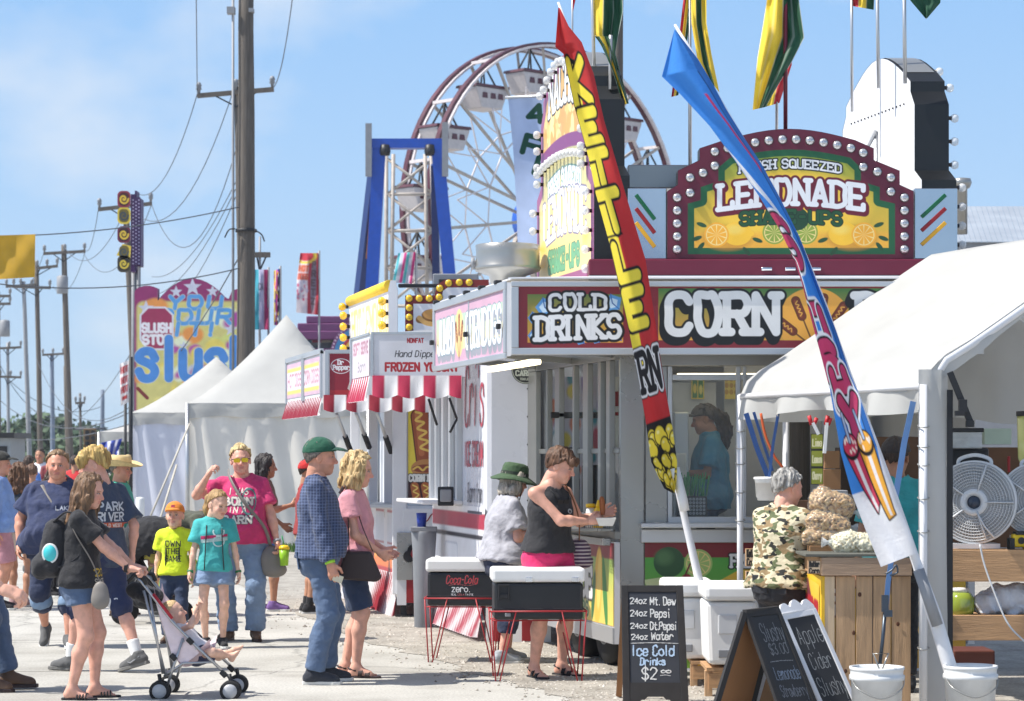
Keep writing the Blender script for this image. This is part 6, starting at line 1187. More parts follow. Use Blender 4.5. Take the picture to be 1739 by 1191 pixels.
# 4-H banner
HB = thing('banner', 'long pale blue hanging banner with green 4-H lettering behind the nacho board', 'banner', P(900, 170, 34)); m = MB(); m.bar(P(858, 166, 34), P(1040, 158, 34), .02); m.build('rod', ALU, HB)
cv = Canvas(0, 0, 130, 280, 1.4, (176, 194, 228)); cv.write('4-H', 28, 42, 118, 28, 4.2, (22, 74, 56))
for i, c in enumerate('PRODUCE'): cv.write(c, 14 + 17 * i, 92 + 36 * i, 42 + 17 * i, 28, 4.6, (22, 74, 56), warp=lambda X, Y, i=i: (X - (Y - (92 + 36 * i)) * .35, Y + (X - (14 + 17 * i)) * .35))
cv.mesh('cloth', rib([(863, 168), (872, 260), (877, 350), (880, 445)], [(1010, 160), (1012, 260), (1015, 445)], 34, 130, 280, .08, .6, .5), CLOTHP, HB, smooth=True)
m = MB(); m.tube([GX(1050, 35), P(1049, 60, 35), P(1050, -60, 35)], .08, 10); props(m.build('utility_pole', WOODP), 'dark wooden pole right behind the black stepped edge of the nacho board', 'utility pole')
# ------------------------------------------------------------------ rides
FW = thing('ferris_wheel', 'large maroon and white ferris wheel with hanging tubs', 'ferris wheel', GX(905, 112)); FYY = 112; RR = 7.95; fc = P(926, 374, FYY); au = R(43.5); U = Vector((math.cos(au), math.sin(au), 0)); Nn = Vector((math.sin(au), -math.cos(au), 0)); Zv = Vector((0, 0, 1))
RIM = mat('ride_maroon', (84, 36, 50), rough=.4, vary=.3, vscale=1); RIMW = mat('ride_white', (216, 208, 208), rough=.4, vary=.15); SPK = mat('ride_spoke', (176, 166, 156), rough=.5, vary=.2)
rp = lambda a, r, o: fc + (U * math.cos(a) + Zv * math.sin(a)) * r + Nn * o
for o in (-.85, .85):
 m = MB(); n = 72
 for k in range(n): m.beam(rp(2 * math.pi * k / n, RR, o), rp(2 * math.pi * (k + 1.02) / n, RR, o), .26, .26, Nn)
 ro = m.build('rim', RIM if o < 0 else RIM, FW); m = MB()
 for k in range(n): m.beam(rp(2 * math.pi * k / n, RR - .05, o + .19), rp(2 * math.pi * (k + 1.02) / n, RR - .05, o + .19), .1, .2, Nn)
 m.build('rim_stripe', RIMW, ro)
for k in range(16):
 a = 2 * math.pi * (k + .32) / 16
 for o in (-.85, .85): m = MB(); m.beam(rp(a, .8, o * .8), rp(a, RR - .1, o), .10, .12); m.build('spoke', SPK, FW)
m = MB()
for k in range(16):
 a = 2 * math.pi * (k + .32) / 16; b = 2 * math.pi * (k + 1.32) / 16; m.beam(rp(a, RR, -.85), rp(a, RR, .85), .14, .14)
 for o in (-.85, .85): m.beam(rp(a, RR * .55, o * .9), rp(b, RR * .55, o * .9), .06, .06); m.beam(rp(a, RR * .55, o * .9), rp((a + b) / 2, RR * .78, o * .9), .05, .05); m.beam(rp(b, RR * .55, o * .9), rp((a + b) / 2, RR * .78, o * .9), .05, .05)
m.build('lattice', RIMW, FW); m = MB(); Mn = Nn.to_track_quat('Z', 'Y').to_matrix(); m.lathe([(.5, -1.3), (1.0, -1.2), (1.0, 1.2), (.5, 1.3)], fc, 20, Mn); m.build('hub', mat('ride_blue', (36, 92, 190), rough=.4), FW)
m = MB()
for o in (-1.5, 1.5):
 for s_ in (-1, 1): m.beam(fc + Nn * o, Vector((fc.x, fc.y, 0)) + Nn * o * 1.4 + U * 4.5 * s_, .3, .3)
m.build('support', SPK, FW); TUBM = mat('tub_body', (196, 190, 190), rough=.5, vary=.15); tp0 = None
def make_tub():
 m = MB(); pr = [(-.62, -.95), (-.98, -.1), (-.98, 0), (.98, 0), (.98, -.1), (.62, -.95)]; m.prism(pr, -Nn * .62, U, Zv, Nn * 1.24); t = m.build('tub', TUBM, None, bevel=.05, world=False)
 m = MB(); m.prism([(-1.05, .0), (-1.0, .12), (1.0, .12), (1.05, .0)], -Nn * .68, U, Zv, Nn * 1.36); m.build('tub_rail', RIM, t, world=False)
 m = MB(); m.bar(Vector((0, 0, 0)) + U * .5 - Nn * .4, Vector((0, 0, 1.2)), .045); m.bar(U * -.5 + Nn * .4, Vector((0, 0, 1.2)), .045); m.bar(U * .5 + Nn * .4, Vector((0, 0, 1.2)), .045); m.bar(U * -.5 - Nn * .4, Vector((0, 0, 1.2)), .045); m.build('tub_hanger', DARK, t, world=False)
 for x in (-.45, .05, .5): m = MB(); m.prism([(x - .16, -.5), (x + .16, -.5), (x + .13, -.25), (x - .13, -.25)], Nn * .63, U, Zv, Nn * .02); m.build('tub_emblem', RIM, t, world=False)
 return t
tub = make_tub()
for k in range(16):
 a = 2 * math.pi * (k + .32) / 16; c = tub if k == 0 else copy_tree(tub); c.parent = FW; c.location = rp(a, RR, 0) - Vector((0, 0, 1.25)) - root_off(FW)
BLUE = mat('ride_frame_blue', (26, 78, 178), rough=.35, vary=.12); BLUED = mat('ride_frame_navy', (24, 48, 104), rough=.4)
BF = thing('gantry_ride', 'tall bright blue portal frame of a ride in front of the ferris wheel', 'ride', GX(690, 78)); YY = 78
m = MB(); m.beam(P(632, 245, YY), P(755, 245, YY), .5, .3); m.build('top_beam', BLUE, BF)
for a, b, w_, mm in (((645, 240), (628, 560), .42, BLUE), ((742, 240), (772, 560), .52, BLUE), ((640, 245), (604, 560), .26, BLUED), ((738, 280), (742, 560), .24, BLUED)): m = MB(); m.beam(P(*a, YY + (0 if mm is BLUE else 1.5)), P(*b, YY + (0 if mm is BLUE else 3)), w_, .4); m.build('leg', mm, BF)
m = MB(); m.beam(P(606, 550, YY + 3.2), P(634, 330, YY + 1.6), .08, .3); m.build('light_strip', mat('orange_strip', (170, 110, 60), rough=.6, vary=.4, vscale=2), BF)
for x, y0, y1 in ((626, 210, 300), (756, 208, 300)): m = MB(); m.beam(P(x, y0, YY - .3), P(x, y1, YY - .3), .14, .2); m.build('mast', GREYP, BF)
for x in (654, 730): m = MB(); m.lathe([(.15, -.12), (.18, 0), (.15, .22), (.05, .24)], P(x, 258, YY - .2), 14); m.build('pulley', BLACK, BF)
LT = thing('lattice_tower', 'grey lattice tower of crossed steel bars inside the blue portal frame', 'tower', GX(692, 84)); YY = 84; m = MB()
for (x0, x1) in ((656, 656), (668, 664), (722, 726), (732, 742)): m.bar(P(x0, 262, YY), P(x1, 560, YY), .07)
m.build('upright', SPK, LT); m = MB(); ys = [330, 392, 455, 520]; y_ = 270
for y in ys: m.bar(P(656, y, YY), P(738, y, YY), .06); m.bar(P(658, y_, YY), P(736, y, YY), .05); m.bar(P(736, y_, YY), P(658, y, YY), .05); y_ = y
m.build('cross_bracing', SPK, LT)
PR = thing('funhouse_ride', 'purple stepped fairground building with a rainbow arch and dotted edge', 'ride', GX(540, 68)); YY = 68; PUR = mat('purple_ride', (112, 62, 106), rough=.5, vary=.1)
m = MB(); fbox(m, 470, 562, 640, 577, YY, 2); fbox(m, 505, 549, 600, 563, YY + .1, 1.8); fbox(m, 520, 537, 600, 549, YY + .2, 1.6); fbox(m, 470, 592, 640, 600, YY, 2); m.build('fascia', PUR, PR, bevel=.03)
m = MB(); fbox(m, 470, 577, 640, 592, YY + .4, 1.5); m.build('upper_wall', mat('ride_grey', (140, 140, 140), rough=.6, vary=.3), PR); m = MB(); fbox(m, 480, 600, 640, 775, YY + .6, 1.5); m.build('lower_wall', mat('ride_pale', (176, 176, 178), rough=.6), PR)
cv = px_canvas((480, 577, 580, 582), .8); stripes(cv, ((206, 90, 60), (216, 150, 120), (90, 130, 150), (170, 60, 80), (200, 190, 170), (100, 160, 110)), False); cv.mesh('painted_strip', front(YY - .01 + .38), PAINT, PR)
cv = px_canvas((560, 536, 660, 600), 1.2); cv.A[:] = 0; rr = np.hypot(cv.X - 612, (cv.Y - 604) * .92); cv.fill(rr - 52, (120, 60, 110))
for r_, c in ((45, (60, 130, 180)), (34, (190, 40, 50)), (29, (236, 190, 50)), (24, (70, 150, 80)), (19, (50, 80, 170)), (13, (70, 160, 200))): cv.fill(rr - r_, c)
for a in np.linspace(1.6, 3.1, 14): cv.fill(cv.ell(612 + 48.5 * math.cos(a), 604 - 48.5 * math.sin(a) / .92, 1.5, 1.5), (210, 190, 206))
cv.mesh('rainbow_arch', front(YY - .05), PAINT, PR, mask=True); cv = px_canvas((480, 592, 575, 600), 1.2, (112, 62, 106)); [cv.fill(cv.ell(x, 596, 1.4, 1.4), (214, 196, 210)) for x in range(484, 574, 6)]; cv.mesh('dotted_trim', front(YY - .01), PAINT, PR)
# metal shed roof and vent at the right
SH = thing('metal_shed', 'pale building with a ribbed metal roof and a vent pipe behind the lemonade board', 'building', GX(1700, 38)); m = MB(); a = P(1600, 425, 38); 
for i in range(60): x = 1560 + i * 9; m.hexa([P(x, 412, 38), P(x + 8.2, 412, 38), P(x + 8.2 - 20, 352, 42), P(x - 20, 352, 42)], [P(x, 410.5, 38), P(x + 8.2, 410.5, 38), P(x + 8.2 - 20, 350.5, 42), P(x - 20, 350.5, 42)])
m.build('roof', mat('galvanised_roof', (184, 190, 196), rough=.4, metal=.4, vary=.15, vscale=2), SH); m = MB(); fbox(m, 1540, 412, 2100, 760, 38.05, 4); m.build('wall', GREYP, SH); v = P(1633, 398, 37.5); m = MB(); m.lathe([(.09, 0), (.09, .7), (.13, .72), (.16, .8), (.14, .86), (.001, .88)], v, 16); m.build('vent_pipe', STEEL, SH)
# far trees, booth, signals
LEAFM = mat('far_leaves', (92, 112, 86), rough=.9, vary=.5, vscale=1.5); TRUNK = mat('bark', (84, 70, 56), rough=.9)  # leaf green paled, distance haze put into the colour
def tree(px, Y, hgt, wid, label):
 g = GX(px, Y); root = thing('tree', label, 'tree', g, group='trees along the horizon'); m = MB(); m.tube([g, g + Vector((.1, 0, hgt * .5)), g + Vector((.2, 0, hgt * .8))], [.3, .2, .08], 7); m.build('trunk', TRUNK, root)
 r_ = np.random.default_rng(int(abs(px) * 7 + Y)); cl = [(r_.normal(0, .36), r_.normal(0, .36), r_.uniform(.25, 1)) for _ in range(26)]; V = []; n = 1500
 for i in range(n):
  c = cl[i % 26]; k = .5 * math.sqrt(max(.05, 1 - (c[2] - .5) ** 2 * 2.2)); p = np.array([g.x + (c[0] * k + r_.normal(0, .11)) * wid, g.y + (c[1] * k + r_.normal(0, .11)) * wid, (c[2] + r_.normal(0, .07)) * hgt]); s_ = r_.uniform(.10, .26); u = nrm(r_.normal(size=3)) * s_; v = nrm(np.cross(u, r_.normal(size=3))) * s_ * .7
  V += [p - u - v, p + u - v, p + u + v, p - u + v]
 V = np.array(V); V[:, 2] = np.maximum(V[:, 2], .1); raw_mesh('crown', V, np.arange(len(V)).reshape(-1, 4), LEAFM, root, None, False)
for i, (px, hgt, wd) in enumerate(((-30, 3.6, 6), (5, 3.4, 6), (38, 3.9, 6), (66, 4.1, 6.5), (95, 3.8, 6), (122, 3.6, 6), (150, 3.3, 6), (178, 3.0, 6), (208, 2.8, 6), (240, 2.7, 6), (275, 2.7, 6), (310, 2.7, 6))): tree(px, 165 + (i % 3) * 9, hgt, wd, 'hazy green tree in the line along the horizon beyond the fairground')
BO = thing('ticket_booth', 'dark flat roofed booth at the edge of the picture, beyond the crowd', 'booth', GX(0, 60)); m = MB(); fbox(m, -40, 735, 24, 744, 60, 2.2); m.build('roof', BLACK, BO); m = MB(); fbox(m, -38, 744, 18, 806, 60.2, 1.8); m.build('wall', mat('booth_grey', (150, 156, 160), rough=.6), BO); m = MB(); fbox(m, -30, 758, 12, 775, 60.18, .02); m.build('window', BLACK, BO)
for x, c in ((148, 0), (158, 1)):
 TL = thing('traffic_light', ('yellow backed traffic light hanging beyond the poles', 'second traffic light, the one nearer the tents')[c], 'traffic light', P(x, 745, 130)); m = MB(); m.box(P(x, 744, 130), (.36, .3, 1.0)); m.build('housing', mat('signal_brown', (110, 84, 50), rough=.6), TL, bevel=.04); m = MB()
 for k in (-.3, 0, .3): m.bar(P(x, 744, 129.8) + Vector((0, 0, k)), P(x, 744, 129.6) + Vector((0, 0, k)), .12, 10)
 m.build('lens', BLACK, TL); m = MB(); m.bar(P(x, 728, 130), P(x, 737, 130), .04); m.build('hanger', DARK, TL)
m = MB(); m.bar(P(128, 729, 130), P(180, 728, 130), .06); props(m.build('signal_cable', WIRE), 'cable the traffic lights hang from', 'cable')
# ------------------------------------------------------------------ popcorn tent
A_ = Vector((1.604, 17.0, 0)); B_ = Vector((2.467, 14.5, 0)); fr_ = Vector((2.86, .98, 0)); C_ = B_ + fr_; D_ = A_ + fr_
PT = thing('canopy_tent', 'white gable roofed canopy tent sheltering the popcorn stand', 'canopy tent', (B_ + D_) / 2); n = 61; V = []
def gab(u): u = min(u, 1 - u); return float(np.interp(u, [0, .012, .045, .11, .5], [2.0, 2.1, 2.2, 2.31, 3.06]))
for v in np.linspace(0, 1, n):
 for u in np.linspace(0, 1, n):
  p = A_.lerp(B_, v) + fr_ * u; z = gab(u); w0 = math.sin(math.pi * v) * math.sin(math.pi * min(1, 2.2 * min(u, 1 - u)))
  z += -.05 * w0 + .035 * float(vnoise(np.array([[u * 9, v * 4, 0]]))[0] - .5) * (.3 + w0) + .05 * float(vnoise(np.array([[u * 14 + v * 7, v * 22, 3]]))[0] - .5) * math.exp(-min(u, 1 - u) * 14) * (.4 + abs(2 * v - 1)); V.append((p.x, p.y, z))
rf = raw_mesh('roof', V, grid_faces(n, n), TENTW, PT)
def hang(name, a, b, z0, z1, top=None, fold=.03, nf=9, mm=TENTW, sag=0., full=0):
 nx, nz = 70, 9; V = []
 for k in range(nz):
  for t in np.linspace(0, 1, nx):
   p = a.lerp(b, t); nn = Vector((b.y - a.y, -(b.x - a.x), 0)).normalized(); w_ = k / (nz - 1); zz = (top(t) if top else z0); dr = ((zz - full) if full else (z0 - z1)) * (1 + (.25 if full else 1) * .18 * math.sin(t * nf * 2.1 + 1) * w_); o = fold * w_ * (math.sin(t * nf * 6.28 + .8 * math.sin(t * 9)) + .5 * math.sin(t * nf * 13)); V.append((p.x + nn.x * o, p.y + nn.y * o, zz - dr * w_))
 return raw_mesh(name, V, grid_faces(nx, nz), mm, rf)
hang('valance', A_, B_, 2.02, 1.88, nf=4, fold=.04); hang('valance', B_, C_, 2.1, 1.99, top=gab, nf=8, fold=.012); hang('back_gable', A_, D_, 2.0, 1.9, top=gab, nf=4, fold=.03, full=1.86)
m = MB(); m.tube([A_.lerp(B_, t) + Vector((0, 0, 2.02)) for t in (0, 1)], .02, 8); m.tube([B_ + fr_ * t + Vector((0, .02, gab(t) - .03)) for t in np.linspace(0, 1, 21)], .03, 8); m.build('roof_pipe', WHITE, rf)
for p, r in ((A_, .022), (B_, .024), (C_, .024), (D_, .022)):
 m = MB(); m.bar(p, p + Vector((0, 0, 2.03)), r, 12); po = m.build('tent_pole', WHITE, PT)
 for z in (.45, 1.15, 1.35, 1.55, 1.66, 1.78): m = MB(); m.tube([p + Vector((.034 * math.cos(t), .034 * math.sin(t), z + .008 * math.sin(t))) for t in np.linspace(0, 6.28, 13)], .004, 5); m.build('ring', STEEL, po)
# side curtain by the near pole, with its black edge and buckle strap
nx, nz = 14, 30; V = []
for z in np.linspace(2.12, .02, nz):
 for t in np.linspace(0, 1, nx): p = B_ + Vector((-.03, -.03, 0)) + fr_.normalized() * .2 * t; V.append((p.x, p.y + .025 * math.sin(t * 5 + z) + .02 * t, z))
cu = raw_mesh('side_curtain', V, grid_faces(nx, nz), TENTW, PT); m = MB(); p = B_ + fr_.normalized() * .175 + Vector((0, -.02, 0)); m.beam(p + Vector((.0, 0, .4)), p + Vector((.0, 0, 2.0)), .035, .01, (0, 1, 0)); m.build('black_edging', BLACK, cu)
m = MB(); m.beam(P(1613, 632, 14.5), P(1650, 722, 14.5), .04, .006, (0, 1, 0)); m.box(P(1635, 690, 14.48), (.05, .03, .08)); m.box(P(1630, 702, 14.47), (.06, .03, .03)); m.box(P(1647, 720, 14.49), (.05, .02, .04)); props(m.build('buckle_strap', BLACK, None, bevel=.004), 'black strap with a plastic buckle hanging under the canopy beside the fan', 'strap')
def strap(label, pts, Y, w_, c, name='strap', grp=None):
 m = MB(); pts = [P(x, y, Y) for x, y in pts]
 for a, b in zip(pts, pts[1:]): m.beam(a, b, w_, .005, (0, 1, 0))
 return props(m.build(name, c), label, 'strap', grp)
BLU = mat('blue_webbing', (46, 82, 140), rough=.8); LBLU = mat('pale_blue_webbing', (92, 130, 180), rough=.8); ORG = mat('orange_cord', (206, 92, 44), rough=.7)
strap('wide dark blue strap slanting from the far tent pole to the hanging tub', [(1267, 702), (1285, 760), (1305, 812)], 16.6, .035, BLU); strap('thin blue strap hanging beside the tub, crossing the wide one', [(1322, 700), (1312, 760), (1302, 850)], 16.5, .02, BLU); strap('second dark blue strap just inside the wide one', [(1280, 700), (1297, 755), (1312, 800)], 16.7, .02, BLU)
strap('pale blue strap along the nearest tent pole', [(1551, 682), (1536, 750), (1528, 800), (1520, 850)], 14.6, .035, LBLU); strap('pale blue ratchet strap hanging down the front of the wooden stand', [(1517, 930), (1508, 990), (1504, 1040)], 14.55, .03, LBLU)
m = MB(); m.tube(spline([P(1292, 702, 16.6), P(1300, 740, 16.6), P(1315, 775, 16.6), P(1330, 795, 16.6)]), .01, 6); props(m.build('cord', ORG), 'orange cord looped between the blue straps', 'cord')
m = MB(); m.box(P(1503, 1025, 14.5), (.04, .03, .1)); m.box(P(1508, 1042, 14.49), (.05, .03, .04)); m.tube([P(1503, 1040, 14.5), P(1499, 1085, 14.5), P(1494, 1130, 14.45)], .012, 6); m.tube(spline([P(1504, 975, 14.5), P(1515, 968, 14.5), P(1522, 960, 14.5), P(1524, 972, 14.5), P(1512, 978, 14.5)]), .006, 6); props(m.build('ratchet', mat('ratchet_metal', (74, 84, 96), rough=.35, metal=.6)), 'metal ratchet and hook on the strap of the wooden stand', 'ratchet')
# tub, middle pole, post, boxes
m = MB(); m.lathe([(.001, 0), (.09, 0), (.11, .14), (.12, .15), (.11, .16), (.10, .02), (.001, .02)], P(1309, 850, 16.4), 22); props(m.build('tub', WHITEP), 'white plastic tub hung from blue straps behind the woman in camouflage', 'tub')
m = MB(); m.bar(GX(1334, 17.4), P(1334, 650, 17.4), .022, 10); props(m.build('post', WHITE), 'white metal upright between the straps and the rough wooden post', 'post')
m = MB(); m.tube([GX(1360, 18.6) * .957 + Vector((0, 0, 0)), P(1358, 690, 17.75), P(1357, 600, 17.75)], .075, 14); props(m.build('wooden_post', mat('dark_post', (84, 78, 70), rough=.9, vary=.4, bump=.6, bscale=18, stretch=(6, 6, .4))), 'rough dark wooden post behind the grey haired woman', 'post')
def crate_box(label, x0, y0, x1, y1, Y, d, c, grp=None): m = MB(); fbox(m, x0, y0, x1, y1, Y, d); return props(m.build('box', c, None, bevel=.005), label, 'box', grp)
CARD = mat('brown_card', (150, 112, 76), rough=.8, vary=.15); DKB = mat('dark_brown', (66, 50, 40), rough=.8, vary=.3)
crate_box('brown box on top of another behind the kettle corn bags', 1400, 766, 1426, 796, 16.2, .2, CARD); crate_box('lower brown box directly under the other one', 1398, 797, 1428, 832, 16.2, .22, CARD); crate_box('dark brown cabinet at the back of the tent', 1428, 760, 1452, 905, 16.6, .3, DKB); crate_box('grey tray box next to the brown boxes', 1405, 833, 1440, 845, 15.9, .2, GREYP)
m = MB(); fbox(m, 1340, 850, 1440, 1000, 17.3, .1); fbox(m, 1436, 742, 1600, 1000, 16.95, .1); fbox(m, 1600, 760, 2000, 930, 17.6, .06); props(m.build('back_board', mat('back_board', (104, 76, 56), rough=.8, vary=.3)), 'brown back boards of the shelves inside the tent', 'shelf')
ms = thing('menu_strip', 'narrow green and yellow hanging menu with three painted words', 'sign', P(1386, 740, 16.0)); cv = px_canvas((1378, 738, 1397, 822), 2.2, (152, 158, 40)); cv.fill(cv.rect(1370, 762, 1400, 766), (40, 44, 30)); cv.fill(cv.rect(1370, 792, 1400, 796), (40, 44, 30))
for t, y in (('Lime', 758), ('Lemon', 786), ('Cherry', 814)): cv.write(t, 1380, y, 1395, 12, .9, (236, 230, 180), slant=.1)
cv.mesh('strip', front(16.0), PAINT, ms); m = MB(); fbox(m, 1377, 737, 1398, 823, 16.004, .012); m.build('board', DARK, ms)
for i, (a, b, c) in enumerate((((1390, 738), (1380, 718), 0), ((1400, 770), (1404, 718), 1))):
 t = thing('spring_clamp', ('red tipped spring clamp over the menu strip', 'white spring clamp gripping the canopy edge')[i], 'clamp', P(*a, 15.9)); m = MB(); m.beam(P(*a, 15.9), P(*b, 15.9), .03, .02); m.build('jaw', WHITEP, t); m = MB(); m.bar(P(b[0] - 2, b[1] + 4, 15.9), P(b[0] - 6 + 8 * i, b[1] - 12, 15.9), .014, 6); m.bar(P(b[0] + 2, b[1] + 4, 15.9), P(b[0] + 7, b[1] - 8, 15.9), .014, 6); m.build('grip', mat('clamp_red', (190, 30, 40), rough=.5), t)
# ------------------------------------------------------------------ wooden stand and popcorn
WS = thing('wooden_stand', 'pale pine plank stand carrying the bags of popcorn', 'stand', P(1470, 1220, 14.7)); YS = 14.7
for i, (x0, x1) in enumerate(((1397, 1418), (1419, 1453), (1454, 1482), (1483, 1513), (1514, 1547))): m = MB(); fbox(m, x0 + .4, 979, x1 - .4, 1222, YS + random.uniform(0, .006), .022); m.build('plank', PINE if i != 0 else mat('pine_pale', (216, 190, 156), rough=.7, vary=.2, vscale=4, stretch=(9, 9, .7)), WS, bevel=.003)
m = MB(); fbox(m, 1395, 947, 1549, 978, YS - .025, .03); m.build('top_rail', mat('grey_board', (168, 142, 118), rough=.8, vary=.3, vscale=4, stretch=(.7, 9, 9), bump=.2, bscale=20), WS, bevel=.004); m = MB(); fbox(m, 1368, 941, 1552, 946, YS - .03, .62); m.build('top', mat('stand_top', (92, 92, 84), rough=.8), WS, bevel=.003)
SL = lambda x, y, d: P(x, y, YS + d)
m = MB(); a, b = P(1395, 1222, YS), P(1368, 1195, YS + .55); m.hexa([(a.x, a.y, 0), (a.x + .02, a.y, 0), (b.x + .02, b.y, 0), (b.x, b.y, 0)], [(a.x, a.y, .87), (a.x + .02, a.y, .87), (b.x + .02, b.y, .87), (b.x, b.y, .87)]); m.build('side_panel', mat('yellow_banner', (232, 186, 40), rough=.6, vary=.15), WS)
m = MB(); m.hexa([(a.x - .012, a.y - .02, .88), (a.x + .01, a.y - .02, .88), (b.x + .01, b.y, .88), (b.x - .012, b.y, .88)], [(a.x - .012, a.y - .02, .985), (a.x + .01, a.y - .02, .985), (b.x + .01, b.y, .985), (b.x - .012, b.y, .985)]); m.build('side_rail', PINEH, WS, bevel=.004)
cv = Canvas(0, 0, .5, .8, 120, (232, 190, 44)); cv.fill(cv.seg(spline([(.1, .05), (.3, .3), (.2, .8)])) - .05, (120, 50, 60)); cv.write('HOT', .06, .35, .44, .22, .03, (180, 30, 44), serif=True); cv.write('$', .2, .7, .34, .24, .025, (180, 30, 44)); d = (a - b); L_ = d.length; cv.mesh('side_picture', plane((b.x - .004, b.y, .85), tuple(d.normalized()), (0, 0, -1)), PAINT, WS)
for x, y in ((1460, 1010), (1525, 1060), (1436, 1140), (1500, 1150), (1450, 1075)): m = MB(); m.sphere(P(x, y, YS - .001), .011, 8, 6, (1, .15, 1.3)); m.build('knot', mat('wood_knot', (90, 56, 36), rough=.8), WS)
for i, (x0, y0, x1, y1, Y, lb) in enumerate(((1266, 932, 1287, 962, 16.3, 'small wooden block lettered in black, the upper one by the camouflage shirt'), (1266, 970, 1288, 1001, 16.25, 'small wooden block lettered in black, under the other one'), (1372, 952, 1394, 975, 14.68, 'small lettered wooden block on the end of the stand'))):
 t = thing('sign_block', lb, 'sign', P(x0, y1, Y)); m = MB(); fbox(m, x0, y0, x1, y1, Y, .03); m.build('block', PINEH, t, bevel=.003); cv = px_canvas((x0 + 1, y0 + 1, x1 - 1, y1 - 1), 2.5, (206, 180, 146)); h = (y1 - y0) / 2 - 3; cv.write(('Kettle', 'Sweet', 'Butter')[i], x0 + 3, y0 + 2 + h, x1 - 3, h, 1.2, (30, 26, 24)); cv.write(('Corn', 'Salty', 'Corn')[i], x0 + 3, y0 + 5 + 2 * h, x1 - 3, h, 1.2, (30, 26, 24)); cv.mesh('lettering', front(Y - .003), PAINT, t)
POPM = mat('popcorn_in_bag', attr=True, rough=.3, vary=.1, coat=.6); 
def popbag(label, px, py, Y, rx, rz, tilt, cols, ry=.12, tie=None):
 c = np.array(P(px, py, Y)); f = Field(c - .24, c + .24, .0048); Mt = rot(0, tilt, 0); f.cap(c - Mt[:, 0] * (rx - rz * .75), c + Mt[:, 0] * (rx - rz * .75), rz, rz, .05); f.wrinkle(.010, 14)
 f.d -= .009; wv_, wq_ = f.mesh(); f.d += .009; v, q = f.mesh(); nz = vnoise(v * 95); n2 = vnoise(v * 80 + 40); n3 = vnoise(v * 9); v = v + (nz[:, None] - .5) * .016 * nrm_rows(v - c); col = lin(cols[0]) * (1 - n2[:, None]) + lin(cols[1]) * n2[:, None]; dk = np.clip((.42 - nz) * 5, 0, 1)[:, None]; col = col * (1 - dk * .8) + lin(cols[2]) * dk * .8  # hollows between kernels darkened in the colour, as shade
 t = thing('popcorn_bag', label, 'popcorn bag', tuple(c - np.array((0, 0, rz)))); raw_mesh('popcorn', v, q, POPM, t, col); raw_mesh('bag', wv_ + ((vnoise(wv_ * 30) - .5) * .012)[:, None], wq_, glass('bag_film', (240, 242, 244), .09, .08), t); m = MB(); e = c + Mt[:, 0] * (rx + .0) * (tie or 1); e2 = c + Mt[:, 0] * (rx + .07) * (tie or 1); m.tube([e, (e + e2) / 2, e2], [.03, .012, .035], 10); m.build('tied_end', glass('clear_plastic', (236, 238, 240), .45), t)
def nrm_rows(a): return a / (np.linalg.norm(a, axis=1, keepdims=True) + 1e-9)
KC = ((172, 122, 70), (220, 188, 138), (84, 48, 24)); WC = ((226, 214, 176), (240, 232, 206), (170, 140, 84))
popbag('bag of brown kettle corn on top of the pile, tilted', 1412, 857, 15.25, .125, .085, 18, KC); popbag('middle bag of brown kettle corn in the pile', 1405, 890, 15.2, .12, .075, 8, KC); popbag('lowest bag of kettle corn, mostly hidden by a black sleeve', 1396, 915, 15.15, .11, .05, 6, KC); popbag('bag of white popcorn lying on the wooden stand', 1452, 923, 14.95, .135, .07, 2, WC, tie=-1)
m = MB(); fbox(m, 1375, 927, 1450, 944, 15.1, .4); props(m.build('stand_box', CARD, None, bevel=.004), 'low brown box under the pile of kettle corn bags', 'box')
